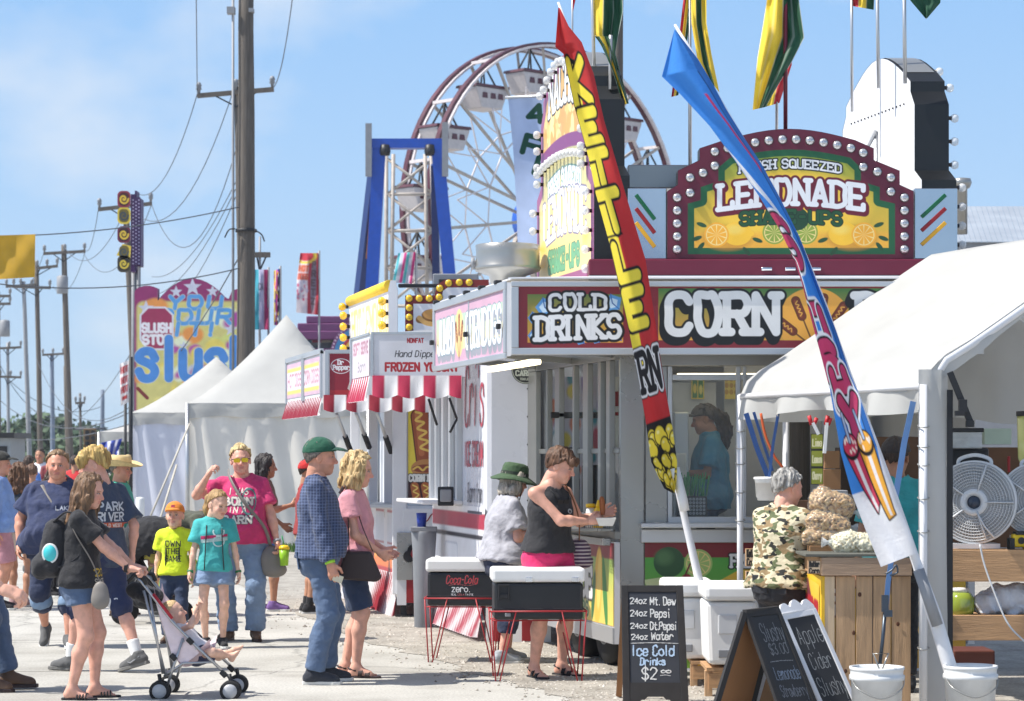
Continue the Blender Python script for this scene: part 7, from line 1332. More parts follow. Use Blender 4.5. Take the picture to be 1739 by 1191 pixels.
# ------------------------------------------------------------------ shelves with fan
m0 = thing('shelf_rack', 'wooden rack of two thick boards behind the white curtain, holding a fan', 'shelf', P(1700, 1225, 14.75)); YF = 14.72
for y0, y1 in ((934, 988), (1045, 1088)): m = MB(); fbox(m, 1608, y0, 2060, y1, YF, .035); m.build('board', PINEH, m0, bevel=.004); m = MB(); fbox(m, 1608, y0 + 2, 2060, y0 + 8, YF + .036, .45); m.build('shelf', PINEH, m0)
m = MB()
fbox(m, 1605, 930, 1612, 1225, YF + .05, .05); m.build('rack_post', PINE, m0); m = MB(); fbox(m, 2050, 930, 2060, 1225, YF + .05, .05); m.build('rack_post', PINE, m0)
FANW = mat('fan_plastic', (206, 208, 210), rough=.4, vary=.06); FAND = mat('fan_blade', (150, 154, 162), rough=.4)
def fan(label, px, py, Y, r, rz):
 c = P(px, py, Y); t = thing('electric_fan', label, 'fan', c - Vector((0, 0, r + .03))); Mx = Matrix.Rotation(R(rz), 3, 'Z') @ Matrix.Rotation(R(90), 3, 'X'); q = lambda a, rr, z: c + Mx @ Vector((rr * math.cos(a), rr * math.sin(a), z))
 m = MB(); m.lathe([(r * .99, .03), (r * 1.03, .03), (r * 1.03, -.05), (r * 1.0, -.13), (r * .85, -.16), (r * .82, -.14), (r * .95, -.1), (r * .96, .0), (r * .99, .03)], c, 48, Mx); m.build('housing', FANW, t); m = MB(); m.lathe([(r * .93, -.12), (.0005, -.121)], c, 32, Mx); m.build('dark_disc', mat('fan_back', (62, 64, 68), rough=.6), t)  # dark disc added behind the blades to darken the fan's inside
 m = MB()
 for k in range(9): rr = r * (.36 + .62 * k / 8.5); m.tube([q(a, rr, .03 + .02 * (1 - rr / r)) for a in np.linspace(0, 2 * math.pi, 41)], .0028, 4)
 for k in range(72): a = 2 * math.pi * k / 72; m.tube([q(a, r * .32, .045), q(a + .10, r * .97, .03)], .0018, 4)
 m.build('grille', FANW, t); m = MB()
 for k in range(5): a = 2 * math.pi * (k + .0) / 5 + 0; m.tube([q(a, r * .28, .05), q(a, r * .97, .036)], .011, 6, flat=.5)
 m.build('spoke', FANW, t)
 m = MB(); m.lathe([(r * .30, .03), (r * .34, .04), (r * .33, .055), (r * .2, .062), (r * .19, .05)], c, 30, Mx); hb = m.build('hub', FANW, t); m = MB(); m.lathe([(r * .19, .045), (r * .12, .058), (r * .1, .068), (.0005, .07)], c, 20, Mx); m.build('knob', mat('fan_knob', (48, 60, 78), rough=.4), hb)
 for k in range(5):
  a = 2 * math.pi * k / 5 + .5; m = MB(); g = [[q(a + .9 * (j / 4) + .15 * i / 3, r * (.25 + .65 * i / 4), -.02 - .05 * j / 4) for j in range(5)] for i in range(5)]; m.add([p for row in g for p in row], [(i * 5 + j, i * 5 + j + 1, (i + 1) * 5 + j + 1, (i + 1) * 5 + j) for i in range(4) for j in range(4)], True); m.build('blade', FAND, t)
 m = MB(); m.tube(spline([q(1.15, r * .98, -.02), q(1.25, r * 1.12, -.02), q(1.57, r * 1.16, -.02), q(1.9, r * 1.12, -.02), q(2.0, r * .98, -.02)]), .012, 7); m.build('handle', FANW, t)
 m = MB(); m.tube([q(-1.3, r * .2, .06), q(-1.15, r * .65, .058), q(-1.05, r * 1.0, .05)], .006, 5); m.build('cord', FANW, t); m = MB(); m.beam(c + Vector((-r * .6, .06, -r - .02)), c + Vector((r * .6, .06, -r - .02)), .2, .03); m.build('foot', FANW, t)
fan('large white round fan on the upper board, beside the curtain', 1655, 853, 14.9, .25, -16); fan('second white fan cut by the picture edge, on the same board', 1760, 848, 14.9, .22, -10)
m = MB(); m.tube(spline([P(1664, 925, 14.66), P(1672, 960, 14.66), P(1690, 1010, 14.64), P(1712, 1060, 14.62), P(1742, 1092, 14.6)]), .006, 6); props(m.build('fan_cord', FANW), 'pale cord trailing from the large fan down over the boards', 'cord')
J = thing('glass_jar', 'glass jar of cloudy green lemonade on the lower board', 'jar', P(1632, 1044, 14.95)); m = MB(); c = P(1632, 1044, 14.95); m.lathe([(.001, 0), (.07, 0), (.085, .03), (.085, .1), (.06, .135), (.045, .14), (.001, .14)], c, 22); m.build('lemonade', mat('green_lemonade', (150, 168, 70), rough=.15, vary=.1, coat=.6), J); m = MB(); m.lathe([(.05, .14), (.05, .165), (.001, .168)], c, 20); m.build('lid', WHITEP, J)
f = Field(np.array(P(1640, 1060, 14.7)) - (.1, .1, .1), np.array(P(1800, 975, 15.2)) + (.1, .1, .1), .012); c = lambda x, y: np.array(P(x, y, 14.95))
for x, y, rx, rz in ((1680, 1022, .10, .06), (1712, 1015, .11, .09), (1745, 1015, .12, .09), (1690, 1035, .12, .04)): f.ell(c(x, y), (rx, .1, rz), k=.03)
f.wrinkle(.022, 9, (1.4, 1, .7)); f.wrinkle(.008, 22); v, q = f.mesh(); t = raw_mesh('towel', v, q, cloth((214, 218, 226), 'towel_cloth')); props(t, 'crumpled white towels stuffed on the lower board', 'towel')
m = MB(); fbox(m, 1611, 733, 1668, 762, 15.5, .3); m.cur = 1; fbox(m, 1608, 727, 1671, 734, 15.49, .32); props(m.build('storage_box', [glass('clear_plastic'), DARK], None, bevel=.004), 'clear plastic storage box with a dark lid above the fan', 'storage box')
m = MB(); fbox(m, 1612, 760, 1680, 800, 15.6, .3); props(m.build('equipment_case', BLACK, None, bevel=.02), 'black rounded case behind the top of the large fan', 'case')
D = thing('drink_dispenser', 'tall jug of pale lemonade at the picture edge above the fans', 'dispenser', P(1752, 800, 15.0)); m = MB(); c = P(1752, 800, 15.0); m.lathe([(.001, 0), (.06, .02), (.085, .08), (.09, .34)], c, 20); m.build('jug', mat('pale_lemonade', (200, 200, 120), rough=.15, coat=.5), D); m = MB(); m.lathe([(.095, .34), (.095, .37), (.001, .375)], c, 20); m.build('lid', DARK, D)
t = thing('power_tool', 'yellow and black cordless tool on the upper board near the edge', 'power tool', P(1732, 934, 14.76)); m = MB(); c = P(1732, 918, 14.85); m.box(c, (.1, .08, .08)); m.box(c + Vector((.05, 0, -.03)), (.06, .07, .06)); m.build('casing', mat('tool_yellow', (232, 196, 30), rough=.5), t, bevel=.012); m = MB(); m.box(c + Vector((-.055, 0, -.02)), (.03, .09, .07)); m.box(c + Vector((0, 0, .045)), (.07, .09, .02)); m.bar(c + Vector((0, -.045, 0)), c + Vector((0, -.05, 0)), .022, 12); m.build('grip', BLACK, t, bevel=.006)
m = MB(); fbox(m, 1712, 775, 1716, 802, 16.4, .03); props(m.build('lighter', REDP, None, bevel=.004), 'small red bottle standing on the back shelf beyond the fan', 'bottle')
m = MB(); fbox(m, 1672, 728, 1718, 755, 17.0, .1); props(m.build('sign_card', mat('pale_green', (170, 190, 178), rough=.6), None, bevel=.004), 'pale green card on the back shelf between the box and the jug', 'card')
m = MB(); fbox(m, 1620, 1105, 1690, 1180, 15.4, .35); m.cur = 1; fbox(m, 1625, 1130, 1688, 1160, 15.38, .03); props(m.build('crate', [mat('crate_maroon', (96, 50, 40), rough=.6), GREYP], None, bevel=.01), 'reddish brown crate on the ground under the boards', 'crate')
# buckets
def bucket(label, px, ytop, Y, r, wire_h=False):
 zt = CH - (ytop - HY) / F * Y; g = GX(px, Y); t = thing('bucket', label, 'bucket', g); m = MB(); m.lathe([(.001, .01), (r * .86, .0), (r * .97, zt - .08), (r * 1.04, zt - .075), (r * 1.04, zt - .05), (r * .985, zt - .045), (r, zt - .02), (r * 1.03, zt - .015), (r * 1.03, zt), (r * .95, zt), (r * .93, zt - .05), (r * .84, .03), (.001, .03)], g, 40); m.build('pail', mat('bucket_plastic', (222, 224, 224), rough=.42, vary=.14, vscale=11), t)
 m = MB()
 if wire_h: m.tube([g + Vector((0, -r * .9, zt - .02)), g + Vector((-.04, -r * .9, zt + .085)), g + Vector((.045, -r * .9, zt + .085)), g + Vector((.005, -r * .9, zt - .02))], .006, 6)
 m.tube(spline([g + Vector((-r * 1.04, 0, zt - .05)), g + Vector((-r * .8, -r * .8, zt - .12)), g + Vector((0, -r * 1.08, zt - .17)), g + Vector((r * .8, -r * .8, zt - .12)), g + Vector((r * 1.04, 0, zt - .05))]), .004, 5); m.build('handle', STEEL, t)
bucket('white plastic bucket with a wire hook, in front of the pine stand', 1489, 1132, 13.85, .152, True); bucket('scuffed white bucket holding the foot of the blue banner', 1648, 1130, 13.85, .15)
# ------------------------------------------------------------------ chalk boards
CHK = (214, 216, 214)
def quadboard(t, TL, TR, BL, BR, fw, framem, boardm, lines, topw=0, legs=False, scallop=False, th=.022):
 TL, TR, BL, BR = map(Vector, (TL, TR, BL, BR)); u = (TR - TL); v = (BL - TL); pn = u.cross(v).normalized(); BR = BR - pn * (BR - TL).dot(pn); W, H = u.length, v.length; nn = v.cross(u).normalized(); nn = nn if nn.y < 0 else -nn
 pt = lambda x, y, o=0: TL + (TR - TL) * x + (BL - TL) * y + ((BR - BL) - (TR - TL)) * x * y + nn * o
 def bar(x0, y0, x1, y1, mm, name, o=0, o2=None):
  m = MB(); o2 = -th if o2 is None else o2; m.hexa([pt(x0, y0, o2), pt(x1, y0, o2), pt(x1, y1, o2), pt(x0, y1, o2)], [pt(x0, y0, o), pt(x1, y0, o), pt(x1, y1, o), pt(x0, y1, o)]); return m.build(name, mm, t, bevel=.003)
 fx, fy = fw / W, fw / H; yb = 1 - (2.2 * fy if legs else fy); bar(fx, fy, 1 - fx, yb, boardm, 'board', -.006); 
 for a in ((0, 0, fx, 1), (1 - fx, 0, 1, 1)): bar(*a, framem, 'frame_upright')
 bar(fx, 0, 1 - fx, fy, framem, 'frame_rail', -.001)
 if legs:
  m = MB(); q = [(fx, yb - fy), (1 - fx, yb - fy), (1 - fx, 1), (1 - fx * 2, .985), (1 - fx * 2.6, .955), (1 - fx * 3, .955), (1 - fx * 3.4, .93), (fx * 3.4, .93), (fx * 3, .955), (fx * 2.6, .955), (fx * 2, .985), (fx, 1)]; a = [pt(x, y, -.001) for x, y in q]; b = [pt(x, y, -th) for x, y in q]; k = len(q); m.add(a + b, [tuple(range(k)), tuple(k + i for i in range(k))[::-1]] + [(i, (i + 1) % k, k + (i + 1) % k, k + i) for i in range(k)]); m.build('frame_rail', framem, t)
 else: bar(fx, yb, 1 - fx, 1, framem, 'frame_rail', -.001)
 if scallop:
  m = MB(); q = [(x, -.02 - .055 * abs(math.sin(x * math.pi * 3.0)) - .03 * math.sin(math.pi * x)) for x in np.linspace(0.02, .98, 25)] + [(.98, .01), (.02, .01)]; a = [pt(x, y, -.002) for x, y in q]; b = [pt(x, y, -th) for x, y in q]; k = len(q); m.add(a + b, [tuple(range(k)), tuple(k + i for i in range(k))[::-1]] + [(i, (i + 1) % k, k + (i + 1) % k, k + i) for i in range(k)]); m.build('scalloped_top', framem, t)
 cv = Canvas(0, 0, 1, H / W, 300); cv.A[:] = 0
 for s_, x0, yb_, x1, h, sw, c in lines:
  if s_ == '-': cv.fill(cv.seg(spline([(x0, yb_), ((x0 + x1) / 2, yb_ - .008), (x1, yb_ + .004)])) - sw, c)
  else: cv.write(s_, x0, yb_, x1, h, sw, c, rough=.006, slant=.06)
 cv.mesh('chalk_writing', lambda x, y: np.array([tuple(pt(a, b * W / H, -.0035)) for a, b in zip(x, y)]), mat('chalk', attr=True, rough=.9, vary=.25, vscale=60), t, mask=True)
FRB = mat('worn_black_frame', (44, 42, 42), rough=.7, vary=.35, vscale=14); SLATE = mat('slate_board', (52, 56, 64), rough=.7, vary=.25, vscale=5); SLATE2 = mat('slate_board_dark', (44, 45, 48), rough=.7, vary=.25, vscale=5); HARDB = mat('hardboard', (158, 112, 72), rough=.7, vary=.12)
cb = thing('chalkboard', 'black framed chalkboard listing cold drinks, standing in front of the white coolers', 'chalkboard', G(1112, 1197)); YC = 15.55; zb = HY + CH * F / YC
quadboard(cb, P(1055, 994, YC + .14), P(1160, 994, YC + .14), P(1058, zb, YC), P(1170, zb, YC), .045, FRB, SLATE, [('24oz', .14, .30, .40, .095, .009, CHK), ('Mt. Dew', .46, .32, .86, .125, .010, CHK), ('24oz', .14, .50, .40, .095, .009, CHK), ('Pepsi', .46, .52, .76, .125, .010, CHK), ('24oz', .14, .70, .40, .085, .009, CHK), ('Dt.Pepsi', .45, .72, .86, .12, .010, CHK), ('24oz', .15, .88, .40, .085, .009, CHK), ('Water', .46, .88, .80, .11, .010, CHK), ('-', .14, .94, .88, 0, .006, CHK), ('Ice Cold', .17, 1.14, .80, .16, .013, (176, 204, 232)), ('Drinks', .28, 1.29, .66, .11, .012, (176, 204, 232)), ('$2', .30, 1.52, .52, .18, .012, CHK), ('oo', .60, 1.42, .74, .07, .009, CHK), ('-', .58, 1.46, .74, 0, .006, CHK)], legs=True)
m = MB(); m.hexa([P(1046, zb - 14, YC + .42), P(1056, zb - 14, YC + .42), P(1056, zb - 14, YC + .45), P(1046, zb - 14, YC + .45)], [P(1056, 1000, YC + .17), P(1066, 1000, YC + .17), P(1066, 1000, YC + .2), P(1056, 1000, YC + .2)]); m.build('back_leg', HARDB, cb)
c2 = thing('chalkboard', 'black framed folding chalkboard offering slushy and lemonade, seen edge on', 'chalkboard', GX(1320, 13.9)); zz = lambda Y: HY + CH * F / Y
quadboard(c2, P(1266, 1039, 13.95), P(1324, 1032, 14.17), P(1342, zz(13.75), 13.75), P(1420, zz(13.97), 13.97), .034, FRB, SLATE2, [('Slushy', .24, .60, .84, .34, .009, (128, 132, 136)), ('$3.00', .30, .86, .78, .2, .008, (128, 132, 136)), ('-', .2, 1.0, .8, 0, .008, (130, 134, 138)), ('Lemonade', .2, 1.35, .84, .24, .008, (124, 140, 160)), ('Strawberry', .2, 1.68, .86, .22, .008, (110, 116, 126)), ('Lemonade', .2, 1.98, .84, .2, .008, (110, 116, 126)), ('Tropical Punch', .16, 2.3, .9, .22, .010, (140, 158, 184))])
def backpanel(t, TL, TR, BL, BR, fm, bm):
 TL, TR, BL, BR = map(Vector, (TL, TR, BL, BR)); m = MB(); o = Vector((0, .02, 0)); m.hexa([TL, TR, BR, BL], [TL + o, TR + o, BR + o, BL + o]); m.build('back_board', bm, t); m = MB(); e = Vector((0, -.012, 0)); m.beam(TL + e, BL + e, .035, .03); m.beam(TR, BR, .035, .03); m.beam(TL + e, TR, .03, .03); m.build('back_frame', fm, t)
backpanel(c2, P(1264, 1040, 13.97), P(1320, 1034, 14.19), P(1200, zz(13.9), 13.9), P(1268, zz(14.2), 14.2), FRB, HARDB)
c3 = thing('chalkboard', 'white framed folding chalkboard with a scalloped top offering apple cider slushy', 'chalkboard', GX(1400, 14.3)); quadboard(c3, P(1327, 1044, 14.28), P(1386, 1033, 14.5), P(1412, zz(14.08), 14.08), P(1474, zz(14.3), 14.3), .034, WHITE, SLATE2, [('Apple', .2, .62, .86, .34, .009, (158, 160, 158)), ('Cider', .24, 1.12, .80, .30, .009, (158, 160, 158)), ('Slushy', .18, 1.64, .88, .34, .009, (158, 160, 158)), ('$3.00', .26, 2.1, .86, .3, .009, (158, 160, 158))], scallop=True)
backpanel(c3, P(1325, 1046, 14.3), P(1382, 1036, 14.52), P(1270, zz(14.25), 14.25), P(1330, zz(14.5), 14.5), WHITE, mat('hardboard_pale', (186, 150, 116), rough=.7))
# ------------------------------------------------------------------ coolers
def wcooler(label, x0, x1, yt, yb, Y, d):
 a, b = P(x0, yb, Y), P(x1, yt, Y); h = b.z - a.z; w_ = b.x - a.x; t = thing('cooler', label, 'cooler', (a.x + w_ / 2, Y + d / 2, a.z)); m = MB(); m.box((a.x + w_ / 2, Y + d / 2, a.z + h * .39), (w_ * .86, d * .92, h * .78)); 
 m.v = [(x + (x - a.x - w_ / 2) * .1 * (z > a.z + .05), y, z) for x, y, z in m.v]; m.build('body', WHITEP, t, bevel=.03); m = MB(); m.box((a.x + w_ / 2, Y + d / 2, a.z + h * .89), (w_, d, h * .20)); m.build('lid', WHITEP, t, bevel=.03)
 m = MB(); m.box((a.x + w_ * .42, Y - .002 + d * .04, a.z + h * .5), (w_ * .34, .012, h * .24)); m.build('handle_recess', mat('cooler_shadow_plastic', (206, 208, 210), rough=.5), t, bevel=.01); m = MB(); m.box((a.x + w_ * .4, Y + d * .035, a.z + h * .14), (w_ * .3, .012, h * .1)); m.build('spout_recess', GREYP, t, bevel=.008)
wcooler('nearer white cooler chest, its lid under the leaning banner pole', 1197, 1290, 992, 1130, 16.0, .62); wcooler('white cooler chest behind the other one, beside the drinks chalkboard', 1128, 1216, 986, 1120, 16.75, .62)
for i, (x0, x1, Y, yt) in enumerate(((1195, 1275, 16.1, 1133), (1170, 1226, 16.8, 1122))):
 t = thing('cooler_stand', ('low pine frame under the nearer white cooler', 'low pine frame under the rear white cooler')[i], 'stand', GX((x0 + x1) / 2, Y)); zt = P(0, yt, Y).z
 for x in (x0 + 8, x1 - 8):
  for dy in (0, .45): m = MB(); g = GX(x, Y + dy); m.box(g + Vector((0, 0, (zt - .02) / 2)), (.05, .05, zt - .02)); m.build('leg', PINE, t, bevel=.003)
 m = MB(); a, b = GX(x0, Y + .2), GX(x1, Y + .2); m.box(((a.x + b.x) / 2, Y + .23, zt - .012), (b.x - a.x, .55, .022)); m.build('top', PINEH, t); m = MB(); m.box(((a.x + b.x) / 2, Y - .03, zt * .55), ((b.x - a.x) * .9, .018, zt * .5)); m.build('apron', PINEH, t)
COOLB = mat('cooler_black', (32, 34, 38), rough=.45, vary=.2, vscale=8); REDW = mat('red_wire', (168, 44, 50), rough=.5)
def bcooler(label, slabel, px, Y, w_, rz, deco):
 g = GX(px, Y); Mr = Matrix.Rotation(R(rz), 3, 'Z'); q = lambda x, y, z: g + Mr @ Vector((x, y, z)); d = .4; z0 = .44; zt = .81
 t = thing('cooler', label, 'cooler', (g.x, g.y, z0)); m = MB(); m.box(q(0, 0, (z0 + zt - .11) / 2 + .0), (w_ * .95, d * .95, zt - .11 - z0), Mr); m.v = [tuple(g + (Vector(p) - g) * (1 + .05 * (p[2] > z0 + .1)) * 1 if False else p) for p in m.v]; m.build('body', COOLB, t, bevel=.02)
 m = MB(); m.box(q(0, 0, zt - .055), (w_, d, .10), Mr); m.build('lid', WHITEP, t, bevel=.022); m = MB()
 m = MB(); m.box(q(0, 0, z0 + .075), (w_ * .965, d * .965, .012), Mr); m.build('rib', COOLB, t, bevel=.004)
 if deco == 0:
  for x in (-.07, .26): m = MB(); m.box(q(x, -d / 2 - .004, zt - .085), (.05, .012, .035), Mr); m.build('latch', CHROME, t, bevel=.003)
  m = MB(); [m.box(q(-w_ * .38 + dx, -d / 2 + .004, z0 + .19 + dz), sz, Mr) for dx, dz, sz in ((-.03, 0, (.012, .03, .11)), (.04, 0, (.012, .03, .11)), (.005, .055, (.08, .03, .014)))]; m.box(q(-w_ * .38 + .005, -d / 2 + .0, z0 + .165), (.06, .02, .03), Mr); m.build('handle', BLACK, t, bevel=.004); m = MB(); m.box(q(-w_ * .33, -d / 2 + .005, z0 + .035), (.04, .012, .025), Mr); m.build('drain_plug', GREYP, t, bevel=.004)
 else:
  cv = Canvas(-.22, 0, .22, .24, 520); cv.A[:] = 0; cv.write('Coca-Cola', -.12, .085, .12, .06, .005, (190, 40, 52), slant=.3); cv.fill(cv.seg(spline([(-.1, .1), (-.04, .092), (.05, .1), (.12, .088)])) - .0025, (190, 40, 52)); cv.write('zero.', -.075, .15, .065, .05, .0045, (228, 230, 232)); cv.write('REAL', -.08, .178, -.04, .014, .002, (228, 230, 232)); cv.write('COLA', -.03, .178, .02, .014, .002, (190, 40, 52)); cv.write('TASTE', .03, .178, .09, .014, .002, (228, 230, 232))
  o = q(0, -d * .475 - .004, z0 + .26); cv.mesh('lettering', plane(tuple(o), tuple(Mr @ Vector((1, 0, 0))), (0, 0, -1)), PAINT, t, mask=True)
 s = thing('wire_stand', slabel, 'stand', (g.x, g.y, 0)); m = MB(); zr = z0 + .06; c4 = [(-w_ / 2 - .01, -d / 2 - .01), (w_ / 2 + .01, -d / 2 - .01), (w_ / 2 + .01, d / 2 + .01), (-w_ / 2 - .01, d / 2 + .01)]; m.tube([q(*c, zr) for c in c4 + c4[:1]], .0065, 6); m.tube([q(-w_ / 2, -.1, z0 - .012), q(w_ / 2, -.1, z0 - .012)], .006, 6); m.tube([q(-w_ / 2, .1, z0 - .012), q(w_ / 2, .1, z0 - .012)], .006, 6); m.build('rail', REDW, s)
 for sx in (-1, 1):
  for sy in (-1, 1):
   f = q(sx * w_ * .46, sy * d * .48, .0); m = MB(); m.tube([q(sx * (w_ / 2 + .005), sy * (d / 2 + .01), zr), f + Vector((0, 0, .005)), f + Mr @ Vector((-sx * .03, 0, 0)) + Vector((0, 0, .005)), q(sx * (w_ / 2 - .17), sy * (d / 2 + .01), zr)], .006, 6); m.build('leg', REDW, s)
bcooler('black cooler with white lid and metal latches before the woman in pink shorts', 'red wire stand carrying the nearer black cooler', 912, 17.35, .665, 3, 0); bcooler('black soda cooler with a white lid and red script lettering', 'red wire stand carrying the soda cooler', 787, 18.9, .56, -3, 1)
# ------------------------------------------------------------------ things on the trailer counters
t = thing('straw_basket', 'basket of bright green straws behind the trailer window', 'basket', P(1176, 880, 18.25)); m = MB(); fbox(m, 1150, 843, 1201, 878, 18.2, .14); m.build('basket', BLACK, t, bevel=.004); cv = px_canvas((1152, 845, 1199, 876), 2, (30, 30, 34))
for i in range(8):
 for j in range(5): cv.fill(cv.ell(1155 + 5.8 * i, 848 + 6 * j, 2.1, 2.1), (196, 200, 206)); cv.fill(cv.ell(1155 + 5.8 * i, 848 + 6 * j, 1.0, 1.0), (40, 40, 44))
cv.mesh('dots', front(18.196), PAINT, t); STRAW = mat('green_straw', (30, 150, 76), rough=.35)
for i in range(34): a = P(1154 + 44 * random.random(), 860, 18.22 + .1 * random.random()); m = MB(); m.bar(a, a + Vector((random.uniform(-.02, .05), random.uniform(-.02, .02), random.uniform(.2, .26))), .0045, 5); m.build('straw', STRAW, t)
cb_ = (.66, 17.98); t = thing('condiment_basket', 'wire basket of condiments on the side counter of the corn dog trailer', 'basket', (.62, 17.95, 1.06)); m = MB()
for k in range(6):
 z = 1.065 + .022 * k; c4 = [(.54, 17.9), (.72, 17.86), (.68, 18.12), (.50, 18.16)]; m.tube([(x, y, z) for x, y in c4 + c4[:1]], .003, 4)
for k in range(14):
 for (xa, ya), (xb, yb) in (((.54, 17.9), (.72, 17.86)), ((.50, 18.16), (.54, 17.9))): x, y = xa + (xb - xa) * k / 13, ya + (yb - ya) * k / 13; m.bar((x, y, 1.062), (x, y, 1.178), .0025, 4)
m.build('wire_basket', mat('basket_wire', (92, 94, 100), rough=.5), t)
MUST = mat('mustard_yellow', (240, 196, 20), rough=.35, vary=.05)
for i, (x, y, lb, c) in enumerate(((.64, 17.95, 'yellow mustard bottle with a pointed nozzle in the condiment basket', MUST), (.585, 18.0, 'shorter bottle with a yellow cap and white body next to the mustard', WHITEP))):
 b = thing('sauce_bottle', lb, 'bottle', (x, y, 1.065)); m = MB(); m.lathe([(.001, 0), (.036, 0), (.038, .1), (.03, .14), (.016, .15)], (x, y, 1.07), 16); m.build('bottle', c, b); m = MB(); m.lathe([(.02, .148), (.018, .165), (.006, .205), (.001, .207)] if i == 0 else [(.036, .148), (.036, .175), (.001, .178)], (x, y, 1.07), 14); m.build('cap', MUST, b)
# ------------------------------------------------------------------ people
DENIM = cloth((84, 104, 134), 'denim'); DENIMD = cloth((48, 62, 90), 'denim_dark'); DENIML = cloth((122, 144, 174), 'denim_light'); DENIMC = cloth((120, 146, 176), 'denim_cuff'); NAVY = cloth((36, 46, 74), 'navy_cloth'); BLK = cloth((30, 30, 34), 'black_cloth')
WSOLE = mat('white_sole', (210, 210, 206), rough=.6); SHOEG = cloth((92, 92, 92), 'grey_shoe'); SHOEN = cloth((44, 48, 58), 'navy_shoe'); LEATH = mat('brown_leather', (96, 72, 54), rough=.55, vary=.2); LDARK = mat('dark_leather', (52, 36, 36), rough=.5, vary=.2); GREYB = mat('grey_leather', (128, 122, 116), rough=.55, vary=.15)
def plaid():
 m = cloth((50, 62, 92), 'plaid_cloth'); t = m.node_tree; b = t.nodes['Principled BSDF']; n = t.nodes.new; k = t.links.new; tcn = n('ShaderNodeTexCoord'); fs = []
 for dr, sc in (('X', 15), ('Y', 15), ('Z', 15)):
  w_ = n('ShaderNodeTexWave'); w_.bands_direction = dr; w_.inputs['Scale'].default_value = sc; w_.inputs['Distortion'].default_value = 1.2; w_.inputs['Detail Scale'].default_value = .6; k(tcn.outputs['Object'], w_.inputs['Vector']); mr = n('ShaderNodeMapRange'); mr.inputs['From Min'].default_value = .86; k(w_.outputs[1], mr.inputs[0]); fs.append(mr.outputs[0])
 ma = n('ShaderNodeMath'); ma.operation = 'MAXIMUM'; k(fs[0], ma.inputs[0]); k(fs[2], ma.inputs[1]); mi = n('ShaderNodeMix'); mi.data_type = 'RGBA'; src = b.inputs['Base Color'].links[0].from_socket; k(src, mi.inputs[6]); mi.inputs[7].default_value = L4((98, 112, 146)); k(ma.outputs[0], mi.inputs['Factor']); k(mi.outputs[2], b.inputs['Base Color']); return m
def camo():
 m = cloth((206, 196, 166), 'camo_cloth'); t = m.node_tree; b = t.nodes['Principled BSDF']; n = t.nodes.new; k = t.links.new; tcn = n('ShaderNodeTexCoord'); src = b.inputs['Base Color'].links[0].from_socket
 for sc, off, lo, c in ((13, 0, .55, (140, 118, 84)), (14, 5, .555, (92, 100, 66)), (17, 9, .60, (34, 34, 30))):
  mp_ = n('ShaderNodeMapping'); mp_.inputs['Location'].default_value = (off, off, off); mp_.inputs['Scale'].default_value = (1, 1, 1.9); k(tcn.outputs['Object'], mp_.inputs[0]); no = n('ShaderNodeTexNoise'); no.inputs['Scale'].default_value = sc; no.inputs['Detail'].default_value = 1.5; k(mp_.outputs[0], no.inputs['Vector']); st = n('ShaderNodeMapRange'); st.inputs['From Min'].default_value = lo; st.inputs['From Max'].default_value = lo + .015; k(no.outputs[0], st.inputs[0]); mi = n('ShaderNodeMix'); mi.data_type = 'RGBA'; k(st.outputs[0], mi.inputs['Factor']); k(src, mi.inputs[6]); mi.inputs[7].default_value = L4(c); src = mi.outputs[2]
 k(src, b.inputs['Base Color']); return m
def long_locks(n=5, ln=.3, r=.042, back=.09, spread=.075, sway=.0):
 o = []
 for i in range(n):
  t = (i / (n - 1) - .5) * 2; y = spread * t; x = -back + .05 * t * t; o.append(([(x + .03, y * .9, .05), (x, y * 1.1, -.06), (x - .01 + sway, y * 1.15, -.06 - ln * .5), (x + .01 + sway * 2, y * 1.05, -.06 - ln * (1 - .12 * abs(t)))], [.05, r, r, r * .6]))
 return o
def blob(label, name, cat, prims, m, h=.01, wr=0, at=None, group=None, parent=None):
 pts = np.array([np.array(p[1]) for p in prims] + [np.array(p[2]) for p in prims if p[0] == 'c']); f = Field(pts.min(0) - .25, pts.max(0) + .25, h)
 for p in prims:
  if p[0] == 'c': f.cap(p[1], p[2], p[3], p[4], p[5] if len(p) > 5 else .02)
  else: f.ell(p[1], p[2], M=p[3] if len(p) > 3 else None, k=.02)
 if wr: f.wrinkle(wr, 14)
 v, q = f.mesh()
 if parent is None and label: t = thing(name, label, cat, tuple(v.mean(0) * (1, 1, 0) + (0, 0, v[:, 2].min())), group=group)
 else: t = parent
 raw_mesh('body' if parent is None else name, v, q, m, t); return t
def strap_on(parent, pts, w_, m, name='strap'):
 mb = MB(); pts = spline([tuple(p) for p in pts], 5); mb.tube(pts, w_, 6, flat=.35); return mb.build(name, m, parent)
def tex(w_, h_, ss=420): c = Canvas(0, 0, w_, h_, ss); c.A[:] = 0; return c

